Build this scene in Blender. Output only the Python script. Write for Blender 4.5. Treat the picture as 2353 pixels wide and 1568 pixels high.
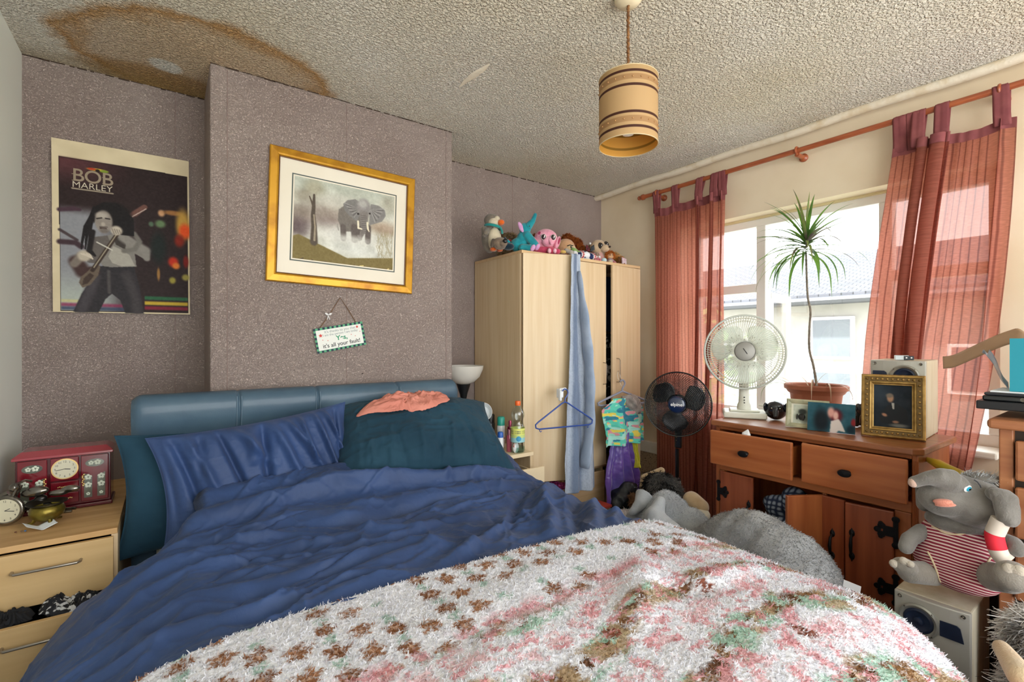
import bpy, math, random
import numpy as np
from mathutils import Matrix, Vector, Euler

for _o in list(bpy.data.objects):
    bpy.data.objects.remove(_o)
SC = bpy.context.scene
COL = SC.collection
PI = math.pi

# ------------------------------------------------------------------ camera
CAM = (0.0, 0.0, 1.3)
YAW = math.radians(35.8)
cam_data = bpy.data.cameras.new('camera')
cam_data.sensor_width = 36.0
cam_data.lens = 36.0 * 1100.0 / 2353.0
cam_data.clip_start = 0.02
cam_data.clip_end = 200
cam = bpy.data.objects.new('camera', cam_data)
cam.location = CAM
cam.rotation_euler = (PI / 2, 0, -YAW)
COL.objects.link(cam)
SC.camera = cam

# ------------------------------------------------------------------ daylight
world = bpy.data.worlds.new('daylight')
SC.world = world
world.use_nodes = True
wn = world.node_tree
_bg = wn.nodes['Background']
_bg.inputs[1].default_value = 2.4
_tc = wn.nodes.new('ShaderNodeTexCoord')
_sx = wn.nodes.new('ShaderNodeSeparateXYZ')
wn.links.new(_tc.outputs['Generated'], _sx.inputs[0])
_rp = wn.nodes.new('ShaderNodeValToRGB')
_mr = wn.nodes.new('ShaderNodeMapRange')
_mr.inputs[1].default_value = -0.4
_mr.inputs[2].default_value = 0.5
wn.links.new(_sx.outputs['Z'], _mr.inputs[0])
wn.links.new(_mr.outputs[0], _rp.inputs['Fac'])
_rp.color_ramp.elements[0].color = (1.0, 0.985, 0.96, 1)      # sunlit street and haze low down
_rp.color_ramp.elements[1].color = (0.86, 0.93, 1.0, 1)       # bright overcast above
_rp.color_ramp.elements[0].position = 0.35
wn.links.new(_rp.outputs[0], _bg.inputs[0])
sun = bpy.data.lights.new('sun', 'SUN')
sun.energy = 7.0
sun.angle = math.radians(3)
sun.color = (1.0, 0.97, 0.92)
sun_o = bpy.data.objects.new('sun', sun)
sun_o.rotation_euler = Vector((-0.50, 0.25, 0.83)).to_track_quat('Z', 'Y').to_euler()
COL.objects.link(sun_o)

def portal(name, loc, rot, sx, sy):
    l = bpy.data.lights.new(name, 'AREA')
    l.shape = 'RECTANGLE'
    l.size = sx
    l.size_y = sy
    l.cycles.is_portal = True
    o = bpy.data.objects.new(name, l)
    o.location = loc
    o.rotation_euler = rot
    COL.objects.link(o)
portal('window_portal', (3.02, 1.20, 1.44), (0, math.radians(90), 0), 1.3, 1.7)
portal('room_end_portal', (1.15, -1.62, 1.225), (math.radians(90), 0, 0), 3.6, 2.45)

SC.view_settings.view_transform = 'Standard'
SC.view_settings.look = 'None'
SC.view_settings.exposure = 1.45
SC.view_settings.gamma = 1.0
SC.view_settings.use_curve_mapping = False
SC.cycles.use_denoising = True
SC.cycles.max_bounces = 10
SC.cycles.diffuse_bounces = 6
SC.cycles.transparent_max_bounces = 24
SC.cycles.sample_clamp_indirect = 8

# ------------------------------------------------------------------ colours and materials
def lin(c):
    if isinstance(c, str):
        c = [int(c[i:i + 2], 16) for i in (0, 2, 4)]
    r = []
    for v in c[:3]:
        v = v / 255.0
        r.append(v / 12.92 if v <= 0.04045 else ((v + 0.055) / 1.055) ** 2.4)
    return tuple(r)

def lin4(c):
    return lin(c) + (1.0,)

MATS = {}
def mat(name, color='808080', rough=0.6, metal=0.0, color2=None, nscale=8.0, nstretch=(1, 1, 1), ndetail=4,
        ramp=(0.35, 0.65), bump=0.0, bscale=60.0, bdetail=3, bstretch=(1, 1, 1), bdist=0.004, attr=None,
        sheen=0.0, coat=0.0, transm=0.0, trans_lucent=0.0, alpha=1.0, emit=None, vor=False, spec=0.5, attr_noise=0.0):
    if name in MATS:
        return MATS[name]
    m = bpy.data.materials.new(name)
    m.use_nodes = True
    nt = m.node_tree
    N = nt.nodes
    L = nt.links
    b = N['Principled BSDF']
    b.inputs['Roughness'].default_value = rough
    b.inputs['Metallic'].default_value = metal
    b.inputs['Specular IOR Level'].default_value = spec
    if sheen:
        b.inputs['Sheen Weight'].default_value = sheen
        b.inputs['Sheen Roughness'].default_value = 0.5
    if coat:
        b.inputs['Coat Weight'].default_value = coat
        b.inputs['Coat Roughness'].default_value = 0.08
    if transm:
        b.inputs['Transmission Weight'].default_value = transm
    if alpha < 1:
        b.inputs['Alpha'].default_value = alpha
    tc = N.new('ShaderNodeTexCoord')
    def mapped(st):
        mp = N.new('ShaderNodeMapping')
        mp.inputs['Scale'].default_value = st
        L.new(tc.outputs['Object'], mp.inputs['Vector'])
        return mp.outputs['Vector']
    col_out = None
    if attr:
        a = N.new('ShaderNodeVertexColor')
        a.layer_name = attr
        col_out = a.outputs['Color']
        if attr_noise:
            nz = N.new('ShaderNodeTexNoise')
            nz.inputs['Scale'].default_value = nscale
            nz.inputs['Detail'].default_value = ndetail
            L.new(mapped(nstretch), nz.inputs['Vector'])
            mr = N.new('ShaderNodeMapRange')
            mr.inputs[1].default_value = 0.3
            mr.inputs[2].default_value = 0.7
            mr.inputs[3].default_value = 1 - attr_noise
            mr.inputs[4].default_value = 1 + attr_noise
            L.new(nz.outputs['Fac'], mr.inputs[0])
            mx = N.new('ShaderNodeVectorMath')
            mx.operation = 'SCALE'
            L.new(col_out, mx.inputs[0])
            L.new(mr.outputs[0], mx.inputs['Scale'])
            col_out = mx.outputs[0]
    elif color2 is not None:
        nz = N.new('ShaderNodeTexNoise')
        nz.inputs['Scale'].default_value = nscale
        nz.inputs['Detail'].default_value = ndetail
        L.new(mapped(nstretch), nz.inputs['Vector'])
        rp = N.new('ShaderNodeValToRGB')
        rp.color_ramp.elements[0].position = ramp[0]
        rp.color_ramp.elements[1].position = ramp[1]
        rp.color_ramp.elements[0].color = lin4(color)
        rp.color_ramp.elements[1].color = lin4(color2)
        L.new(nz.outputs['Fac'], rp.inputs['Fac'])
        col_out = rp.outputs['Color']
    if col_out is not None:
        L.new(col_out, b.inputs['Base Color'])
    else:
        b.inputs['Base Color'].default_value = lin4(color)
    if bump:
        if vor:
            nb = N.new('ShaderNodeTexVoronoi')
            nb.inputs['Scale'].default_value = bscale
            L.new(mapped(bstretch), nb.inputs['Vector'])
            out = nb.outputs['Distance']
        else:
            nb = N.new('ShaderNodeTexNoise')
            nb.inputs['Scale'].default_value = bscale
            nb.inputs['Detail'].default_value = bdetail
            L.new(mapped(bstretch), nb.inputs['Vector'])
            out = nb.outputs['Fac']
        bp = N.new('ShaderNodeBump')
        bp.inputs['Strength'].default_value = bump
        bp.inputs['Distance'].default_value = bdist
        L.new(out, bp.inputs['Height'])
        L.new(bp.outputs['Normal'], b.inputs['Normal'])
    if emit:
        b.inputs['Emission Color'].default_value = lin4(emit[0])
        b.inputs['Emission Strength'].default_value = emit[1]
    if trans_lucent:
        tr = N.new('ShaderNodeBsdfTranslucent')
        if col_out is not None:
            L.new(col_out, tr.inputs['Color'])
        else:
            tr.inputs['Color'].default_value = lin4(color)
        ms = N.new('ShaderNodeMixShader')
        ms.inputs[0].default_value = trans_lucent
        L.new(b.outputs[0], ms.inputs[1])
        L.new(tr.outputs[0], ms.inputs[2])
        L.new(ms.outputs[0], N['Material Output'].inputs['Surface'])
    MATS[name] = m
    return m

def glass_mat(name, tint='ffffff', gloss=0.06, rough=0.02):
    if name in MATS:
        return MATS[name]
    m = bpy.data.materials.new(name)
    m.use_nodes = True
    nt = m.node_tree
    N = nt.nodes
    L = nt.links
    N.remove(N['Principled BSDF'])
    t = N.new('ShaderNodeBsdfTransparent')
    t.inputs[0].default_value = lin4(tint)
    g = N.new('ShaderNodeBsdfGlossy')
    g.inputs['Roughness'].default_value = rough
    fr = N.new('ShaderNodeLayerWeight')
    fr.inputs['Blend'].default_value = 0.25
    mr = N.new('ShaderNodeMapRange')
    mr.inputs[3].default_value = gloss
    mr.inputs[4].default_value = min(1.0, gloss + 0.45)
    L.new(fr.outputs['Facing'], mr.inputs[0])
    mx = N.new('ShaderNodeMixShader')
    L.new(mr.outputs[0], mx.inputs[0])
    L.new(t.outputs[0], mx.inputs[1])
    L.new(g.outputs[0], mx.inputs[2])
    L.new(mx.outputs[0], N['Material Output'].inputs['Surface'])
    MATS[name] = m
    return m

# ------------------------------------------------------------------ noise in numpy
_rng = np.random.RandomState(7)
_PERM = _rng.rand(256, 256)
def vnoise(x, y, seed=0):
    x = np.asarray(x, float) + seed * 17.31
    y = np.asarray(y, float) + seed * 9.77
    xi = np.floor(x).astype(int)
    yi = np.floor(y).astype(int)
    fx = x - xi
    fy = y - yi
    fx = fx * fx * fx * (fx * (fx * 6 - 15) + 10)
    fy = fy * fy * fy * (fy * (fy * 6 - 15) + 10)
    a = _PERM[xi % 256, yi % 256]
    b = _PERM[(xi + 1) % 256, yi % 256]
    c = _PERM[xi % 256, (yi + 1) % 256]
    d = _PERM[(xi + 1) % 256, (yi + 1) % 256]
    return (a * (1 - fx) + b * fx) * (1 - fy) + (c * (1 - fx) + d * fx) * fy
def fbm(x, y, oct=4, seed=0):
    s = 0
    a = 0.5
    for i in range(oct):
        s = s + a * vnoise(x * 2 ** i, y * 2 ** i, seed + i)
        a *= 0.5
    return s / (1 - 0.5 ** oct)
def ridged(x, y, oct=3, seed=0, p=2.0):
    s = 0
    a = 0.5
    for i in range(oct):
        s = s + a * (1 - np.abs(2 * vnoise(x * 2 ** i, y * 2 ** i, seed + i) - 1)) ** p
        a *= 0.5
    return s / (1 - 0.5 ** oct)
def sstep(a, b, x):
    t = np.clip((np.asarray(x, float) - a) / (b - a), 0, 1)
    return t * t * (3 - 2 * t)

# ------------------------------------------------------------------ mesh building
def at(u, v, x=None, y=None, z=None, d=None):
    a = (u - 1176.5) / 1100.0
    dx = math.sin(YAW) + a * math.cos(YAW)
    dy = math.cos(YAW) - a * math.sin(YAW)
    dz = (784 - v) / 1100.0
    if x is not None:
        d = x / dx
    elif y is not None:
        d = y / dy
    elif z is not None:
        d = (z - CAM[2]) / dz
    return Vector((dx * d, dy * d, CAM[2] + dz * d))

def origin_of(o):
    v = Vector((0, 0, 0))
    while o is not None:
        v += o.location
        o = o.parent
    return v

def rot(rx=0, ry=0, rz=0):
    return Euler((math.radians(rx), math.radians(ry), math.radians(rz)), 'XYZ').to_matrix().to_4x4()
def T(x, y, z):
    return Matrix.Translation((x, y, z))

class MB:
    def __init__(self):
        self.v = []
        self.f = []
        self.mi = []
        self.cur = 0
        self.M = Matrix.Identity(4)
        self.mats = []
    def use(self, m):
        if m not in self.mats:
            self.mats.append(m)
        self.cur = self.mats.index(m)
        return self
    def add(self, vs, fs, M=None):
        MM = self.M @ M if M is not None else self.M
        n = len(self.v)
        for p in vs:
            self.v.append(tuple(MM @ Vector(p)))
        for f in fs:
            self.f.append(tuple(i + n for i in f))
            self.mi.append(self.cur)
        return self
    def box(self, c, s, M=None):
        hx, hy, hz = s[0] / 2, s[1] / 2, s[2] / 2
        vs = [(c[0] + a * hx, c[1] + b * hy, c[2] + d * hz) for a in (-1, 1) for b in (-1, 1) for d in (-1, 1)]
        fs = [(0, 1, 3, 2), (4, 6, 7, 5), (0, 4, 5, 1), (2, 3, 7, 6), (0, 2, 6, 4), (1, 5, 7, 3)]
        return self.add(vs, fs, M)
    def box2(self, a, b, M=None):
        return self.box([(a[i] + b[i]) / 2 for i in range(3)], [abs(b[i] - a[i]) for i in range(3)], M)
    def tube(self, pts, r, n=10, closed=False, M=None, flat=1.0, up=None):
        pts = [Vector(p) for p in pts]
        k = len(pts)
        rs = r if isinstance(r, (list, tuple)) else [r] * k
        vs = []
        prev = None
        for i, p in enumerate(pts):
            if closed:
                t = pts[(i + 1) % k] - pts[i - 1]
            else:
                t = pts[min(i + 1, k - 1)] - pts[max(i - 1, 0)]
            if t.length < 1e-9:
                t = Vector((0, 0, 1))
            t.normalize()
            if prev is None:
                ref = Vector(up) if up else (Vector((0, 0, 1)) if abs(t.z) < 0.9 else Vector((1, 0, 0)))
                a = t.cross(ref).normalized()
            else:
                a = prev - t * prev.dot(t)
                if a.length < 1e-6:
                    a = t.cross(Vector((0, 0, 1)))
                a.normalize()
            prev = a
            b = t.cross(a)
            for j in range(n):
                an = 2 * PI * j / n
                vs.append(p + a * (math.cos(an) * rs[i]) + b * (math.sin(an) * rs[i] * flat))
        fs = []
        for i in range(k if closed else k - 1):
            for j in range(n):
                i2 = (i + 1) % k
                fs.append((i * n + j, i * n + (j + 1) % n, i2 * n + (j + 1) % n, i2 * n + j))
        if not closed:
            fs.append(tuple(reversed(range(n))))
            fs.append(tuple((k - 1) * n + j for j in range(n)))
        return self.add(vs, fs, M)
    def lathe(self, prof, c=(0, 0, 0), n=32, M=None, cap=True, sx=1.0, sy=1.0):
        vs = []
        fs = []
        for (r, z) in prof:
            for j in range(n):
                an = 2 * PI * j / n
                vs.append((c[0] + r * sx * math.cos(an), c[1] + r * sy * math.sin(an), c[2] + z))
        for i in range(len(prof) - 1):
            for j in range(n):
                fs.append((i * n + j, i * n + (j + 1) % n, (i + 1) * n + (j + 1) % n, (i + 1) * n + j))
        if cap:
            if prof[0][0] > 1e-5:
                fs.append(tuple(reversed(range(n))))
            if prof[-1][0] > 1e-5:
                fs.append(tuple((len(prof) - 1) * n + j for j in range(n)))
        return self.add(vs, fs, M)
    def ell(self, c, r, R=None, n=20, M=None):
        if not isinstance(r, (list, tuple)):
            r = (r, r, r)
        vs = [(0, 0, -1)]
        m = max(6, n // 2)
        for i in range(1, m):
            ph = -PI / 2 + PI * i / m
            for j in range(n):
                th = 2 * PI * j / n
                vs.append((math.cos(ph) * math.cos(th), math.cos(ph) * math.sin(th), math.sin(ph)))
        vs.append((0, 0, 1))
        RR = R if R is not None else Matrix.Identity(4)
        vs = [Vector(c) + (RR @ Vector((v[0] * r[0], v[1] * r[1], v[2] * r[2]))) for v in vs]
        fs = [(0, 1 + (j + 1) % n, 1 + j) for j in range(n)]
        for i in range(m - 2):
            for j in range(n):
                a = 1 + i * n
                fs.append((a + j, a + (j + 1) % n, a + n + (j + 1) % n, a + n + j))
        a = 1 + (m - 2) * n
        fs += [(a + j, a + (j + 1) % n, len(vs) - 1) for j in range(n)]
        return self.add(vs, fs, M)
    def cap(self, p, q, r0, r1=None, n=14):
        r1 = r0 if r1 is None else r1
        p = Vector(p)
        q = Vector(q)
        pts = []
        rs = []
        K = 7
        d = (q - p).normalized() if (q - p).length > 1e-9 else Vector((0, 0, 1))
        for i in range(K):
            a = PI / 2 * i / (K - 1)
            pts.append(p - d * (r0 * math.cos(a)))
            rs.append(max(r0 * math.sin(a), 1e-4))
        for i in range(K):
            a = PI / 2 * (1 - i / (K - 1))
            pts.append(q + d * (r1 * math.cos(a)))
            rs.append(max(r1 * math.sin(a), 1e-4))
        return self.tube(pts, rs, n)
    def prism(self, poly, z0, z1, M=None):
        n = len(poly)
        vs = [(p[0], p[1], z0) for p in poly] + [(p[0], p[1], z1) for p in poly]
        fs = [tuple(reversed(range(n))), tuple(range(n, 2 * n))]
        fs += [(i, (i + 1) % n, n + (i + 1) % n, n + i) for i in range(n)]
        return self.add(vs, fs, M)
    def grid(self, P, closed_u=False):
        nu, nv = P.shape[0], P.shape[1]
        n = len(self.v)
        if self.M == Matrix.Identity(4):
            self.v.extend(map(tuple, P.reshape(-1, 3).tolist()))
        else:
            self.v.extend([tuple(self.M @ Vector(p)) for p in P.reshape(-1, 3).tolist()])
        for i in range(nu if closed_u else nu - 1):
            i2 = (i + 1) % nu
            for j in range(nv - 1):
                self.f.append((n + i * nv + j, n + i2 * nv + j, n + i2 * nv + j + 1, n + i * nv + j + 1))
                self.mi.append(self.cur)
        return self
    def build(self, name, m=None, parent=None, smooth=True, angle=40, bevel=0.0, segs=2, solid=0.0, sub=0, colors=None, uv=None, kind=None):
        me = bpy.data.meshes.new(name)
        off = origin_of(parent)
        vs = self.v
        if off.length > 0:
            vs = [(p[0] - off.x, p[1] - off.y, p[2] - off.z) for p in vs]
        me.from_pydata(vs, [], self.f)
        me.validate()
        ml = self.mats if self.mats else [m]
        for mm in ml:
            me.materials.append(mm)
        if len(ml) > 1:
            me.polygons.foreach_set('material_index', self.mi[:len(me.polygons)])
        if colors is not None:
            ca = me.color_attributes.new('Col', 'FLOAT_COLOR', 'POINT')
            ca.data.foreach_set('color', np.asarray(colors, dtype=np.float32).reshape(-1))
        if uv is not None:
            ul = me.uv_layers.new(name='UVMap')
            li = np.zeros(len(me.loops), dtype=np.int32)
            me.loops.foreach_get('vertex_index', li)
            ul.data.foreach_set('uv', np.asarray(uv, dtype=np.float32)[li].reshape(-1))
        me.polygons.foreach_set('use_smooth', [smooth] * len(me.polygons))
        if smooth and angle:
            me.set_sharp_from_angle(angle=math.radians(angle))
        me.update()
        o = bpy.data.objects.new(name, me)
        COL.objects.link(o)
        if parent is not None:
            o.parent = parent
        if solid:
            md = o.modifiers.new('solid', 'SOLIDIFY')
            md.thickness = solid
            md.offset = 0
        if bevel:
            md = o.modifiers.new('bevel', 'BEVEL')
            md.width = bevel
            md.segments = segs
            md.limit_method = 'ANGLE'
            md.angle_limit = math.radians(35)
        if sub:
            md = o.modifiers.new('sub', 'SUBSURF')
            md.levels = sub
            md.render_levels = sub
        if kind:
            o['kind'] = kind
        return o
    def blob(self, name, m, parent=None, voxel=0.004, smooth=6, lump=0.0, lscale=60):
        """fuse every solid in this builder into one continuous skin"""
        me = bpy.data.meshes.new(name)
        me.from_pydata(self.v, [], self.f)
        o = bpy.data.objects.new(name, me)
        COL.objects.link(o)
        r = o.modifiers.new('r', 'REMESH')
        r.mode = 'VOXEL'
        r.voxel_size = voxel
        if smooth:
            s = o.modifiers.new('s', 'SMOOTH')
            s.factor = 0.5
            s.iterations = smooth
        dg = bpy.context.evaluated_depsgraph_get()
        me2 = bpy.data.meshes.new_from_object(o.evaluated_get(dg))
        bpy.data.objects.remove(o)
        bpy.data.meshes.remove(me)
        me2.name = name
        off = origin_of(parent)
        co = np.zeros(len(me2.vertices) * 3, dtype=np.float32)
        me2.vertices.foreach_get('co', co)
        co = co.reshape(-1, 3)
        if lump:
            no = np.zeros(len(me2.vertices) * 3, dtype=np.float32)
            me2.vertices.foreach_get('normal', no)
            no = no.reshape(-1, 3)
            n1 = vnoise(co[:, 0] * lscale + co[:, 2] * lscale * 0.7, co[:, 1] * lscale - co[:, 2] * lscale * 0.6, 3) - 0.5
            n2 = vnoise(co[:, 0] * lscale * 2.3 - co[:, 2] * lscale * 1.7, co[:, 1] * lscale * 2.3 + co[:, 2] * lscale, 5) - 0.5
            co = co + no * ((n1 + 0.5 * n2) * lump)[:, None]
        co = co - np.array(off, dtype=np.float32)
        me2.vertices.foreach_set('co', co.reshape(-1).astype(np.float32))
        me2.polygons.foreach_set('use_smooth', [True] * len(me2.polygons))
        me2.materials.clear()
        me2.materials.append(m)
        me2.update()
        o = bpy.data.objects.new(name, me2)
        COL.objects.link(o)
        if parent is not None:
            o.parent = parent
        return o

def tag(o, label, cat, group=None, kind=None):
    o['label'] = label
    o['category'] = cat
    if group:
        o['group'] = group
    if kind:
        o['kind'] = kind
    return o
def thing(name, label, cat, loc=(0, 0, 0), group=None):
    o = bpy.data.objects.new(name, None)
    COL.objects.link(o)
    o.location = loc
    o.empty_display_size = 0.05
    return tag(o, label, cat, group)
def place(o, loc, rz=0, rx=0, ry=0, s=None):
    o.location = loc
    o.rotation_euler = (math.radians(rx), math.radians(ry), math.radians(rz))
    if s:
        o.scale = (s, s, s) if not isinstance(s, tuple) else s
    return o
def struct(o, label=None):
    o['kind'] = 'structure'
    if label:
        o['label'] = label
    return o
def dup(root, label, loc, rz=0, group=None):
    r = root.copy()
    COL.objects.link(r)
    r['label'] = label
    r.location = loc
    r.rotation_euler = (0, 0, math.radians(rz))
    if group:
        r['group'] = group
    for ch in list(root.children):
        c = ch.copy()
        COL.objects.link(c)
        c.parent = r
        for g in ch.children:
            d = g.copy()
            COL.objects.link(d)
            d.parent = c
    return r

def text_mesh(txt, size, m, name, parent, M, extrude=0.0004, align='CENTER', shear=0.0, bold=0.0, sx=1.0, spacing=1.0):
    cu = bpy.data.curves.new(name, 'FONT')
    cu.body = txt
    cu.size = size
    cu.extrude = extrude
    cu.offset = bold
    cu.align_x = align
    cu.align_y = 'CENTER'
    cu.shear = shear
    cu.space_character = spacing
    o = bpy.data.objects.new(name, cu)
    COL.objects.link(o)
    dg = bpy.context.evaluated_depsgraph_get()
    me = bpy.data.meshes.new_from_object(o.evaluated_get(dg))
    bpy.data.objects.remove(o)
    bpy.data.curves.remove(cu)
    off = origin_of(parent)
    MM = T(-off.x, -off.y, -off.z) @ M @ Matrix.Diagonal((sx, 1, 1, 1))
    me.transform(MM)
    me.materials.clear()
    me.materials.append(m)
    o = bpy.data.objects.new(name, me)
    COL.objects.link(o)
    o.parent = parent
    return o

# ------------------------------------------------------------------ a small painter for printed pictures
class Paint:
    """flat print colours: a grid of dye values, later carried by the print's own mesh"""
    def __init__(s, w, h, bg):
        s.w, s.h = w, h
        s.a = np.ones((h, w, 3)) * (np.array(bg) / 255.0)
        s.Y, s.X = np.mgrid[0:h, 0:w]
        s.X = (s.X + 0.5) / w
        s.Y = (s.Y + 0.5) / h
        s.asp = h / w
    def mix(s, m, c, op=1.0):
        m = (m * op)[..., None]
        s.a = s.a * (1 - m) + (np.array(c) / 255.0) * m
    def ell(s, cx, cy, rx, ry, c, soft=0.03, rot_=0, op=1.0):
        t = math.radians(rot_)
        dx = s.X - cx
        dy = (s.Y - cy) * s.asp
        ry = ry * s.asp
        u = (dx * math.cos(t) + dy * math.sin(t)) / rx
        v = (-dx * math.sin(t) + dy * math.cos(t)) / ry
        r = np.sqrt(u * u + v * v)
        s.mix(1 - sstep(1 - soft, 1 + soft, r), c, op)
    def poly(s, pts, c, soft=0.0, op=1.0):
        ins = np.zeros(s.X.shape, bool)
        n = len(pts)
        for i in range(n):
            x0, y0 = pts[i]
            x1, y1 = pts[(i + 1) % n]
            if y0 == y1:
                continue
            cnd = ((y0 > s.Y) != (y1 > s.Y)) & (s.X < (x1 - x0) * (s.Y - y0) / (y1 - y0) + x0)
            ins ^= cnd
        m = ins.astype(float)
        k = int(soft)
        for _ in range(k):
            p = np.pad(m, 1, mode='edge')
            m = (p[1:-1, 1:-1] * 2 + p[:-2, 1:-1] + p[2:, 1:-1] + p[1:-1, :-2] + p[1:-1, 2:]) / 6
        s.mix(m, c, op)
    def line(s, pts, wd, c, soft=0.3, op=1.0):
        best = np.full(s.X.shape, 9.0)
        ws = wd if isinstance(wd, (list, tuple)) else [wd] * len(pts)
        for i in range(len(pts) - 1):
            x0, y0 = pts[i]
            x1, y1 = pts[i + 1]
            y0 *= s.asp
            y1 *= s.asp
            dx, dy = x1 - x0, y1 - y0
            t = np.clip(((s.X - x0) * dx + (s.Y * s.asp - y0) * dy) / (dx * dx + dy * dy + 1e-12), 0, 1)
            d = np.hypot(s.X - x0 - t * dx, s.Y * s.asp - y0 - t * dy) / (ws[i] * (1 - t) + ws[i + 1] * t)
            best = np.minimum(best, d)
        s.mix(1 - sstep(1 - soft, 1 + soft, best), c, op)
    def rect(s, x0, y0, x1, y1, c, soft=0.004, op=1.0):
        m = sstep(x0 - soft, x0 + soft, s.X) * (1 - sstep(x1 - soft, x1 + soft, s.X)) * sstep(y0 - soft, y0 + soft, s.Y) * (1 - sstep(y1 - soft, y1 + soft, s.Y))
        s.mix(m, c, op)
    def noise(s, amp, sc=30, seed=0, mask=None, stretch=1.0):
        n = fbm(s.X * sc, s.Y * sc * s.asp * stretch, 4, seed) - 0.5
        if mask is not None:
            n = n * mask
        s.a = np.clip(s.a + (n * amp)[..., None], 0, 1)
    def colors(s):
        c = np.clip(s.a, 0, 1)
        c = np.where(c <= 0.04045, c / 12.92, ((c + 0.055) / 1.055) ** 2.4)
        return np.concatenate([c, np.ones(c.shape[:2] + (1,))], axis=2)

def print_sheet(name, paint, origin, U, V, m, parent=None, thick=0.003):
    """print on a board; origin = top-left corner, U right edge vector, V downward edge vector"""
    origin = Vector(origin)
    U = Vector(U)
    V = Vector(V)
    Nn = U.cross(V).normalized()
    h, w = paint.h, paint.w
    jj, ii = np.meshgrid(np.linspace(0, 1, w), np.linspace(0, 1, h))
    P = np.array(origin)[None, None, :] + jj[..., None] * np.array(U) + ii[..., None] * np.array(V)
    mb = MB()
    mb.grid(P)
    cols = paint.colors().reshape(-1, 4)
    o0 = origin + Nn * 0.0003
    q = [o0, o0 + U, o0 + U + V, o0 + V]
    q2 = [p + Nn * thick for p in q]
    mb.add(q + q2, [(0, 1, 2, 3), (7, 6, 5, 4), (0, 4, 5, 1), (1, 5, 6, 2), (2, 6, 7, 3), (3, 7, 4, 0)])
    back = np.ones((8, 4)) * np.array([0.5, 0.48, 0.42, 1])
    return mb.build(name, m, parent, smooth=False, colors=np.vstack([cols, back]))
# ================================================================== THE ROOM
ZC = 2.45
XW = 2.83      # window wall
YB = 2.70      # back wall
XL = -0.47     # left wall
YC = 2.33      # chimney breast face

def paper_mat(name, c1, c2, speck=None):
    m = mat(name, c1, 0.85, color2=c2, nscale=3.0, ndetail=6, spec=0.2)
    nt = m.node_tree
    N, L = nt.nodes, nt.links
    tc = N.new('ShaderNodeTexCoord')
    nz = N.new('ShaderNodeTexNoise')
    nz.inputs['Scale'].default_value = 125
    nz.inputs['Detail'].default_value = 1.5
    nz.inputs['Distortion'].default_value = 1.6
    L.new(tc.outputs['Object'], nz.inputs['Vector'])
    mr = N.new('ShaderNodeMath')
    mr.operation = 'PINGPONG'
    mr.inputs[1].default_value = 0.07
    L.new(nz.outputs['Fac'], mr.inputs[0])
    mm = N.new('ShaderNodeMath')
    mm.operation = 'MULTIPLY'
    mm.inputs[1].default_value = 14
    L.new(mr.outputs[0], mm.inputs[0])
    bp = N.new('ShaderNodeBump')
    bp.inputs['Strength'].default_value = 1.0
    bp.inputs['Distance'].default_value = 0.0026
    L.new(mm.outputs[0], bp.inputs['Height'])
    L.new(bp.outputs['Normal'], N['Principled BSDF'].inputs['Normal'])
    return m
M_PAPER = paper_mat('mauve_wallpaper', 'bcaaa3', 'c8b7b0')
M_CREAM = mat('cream_wall_paint', 'dccbae', 0.8, color2='e6d8bf', nscale=2.2, bump=0.15, bscale=40, spec=0.25)
M_WHITEWALL = mat('pale_green_white_paint', 'eef4ee', 0.6, color2='f2f5ee', nscale=1.5, bump=0.1, bscale=25)
M_UPVC = mat('white_plastic_window', 'f1f1ee', 0.3, spec=0.5)
M_GLOSSWHITE = mat('white_gloss_paint', 'efece2', 0.35, color2='e2dccb', nscale=9)

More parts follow.
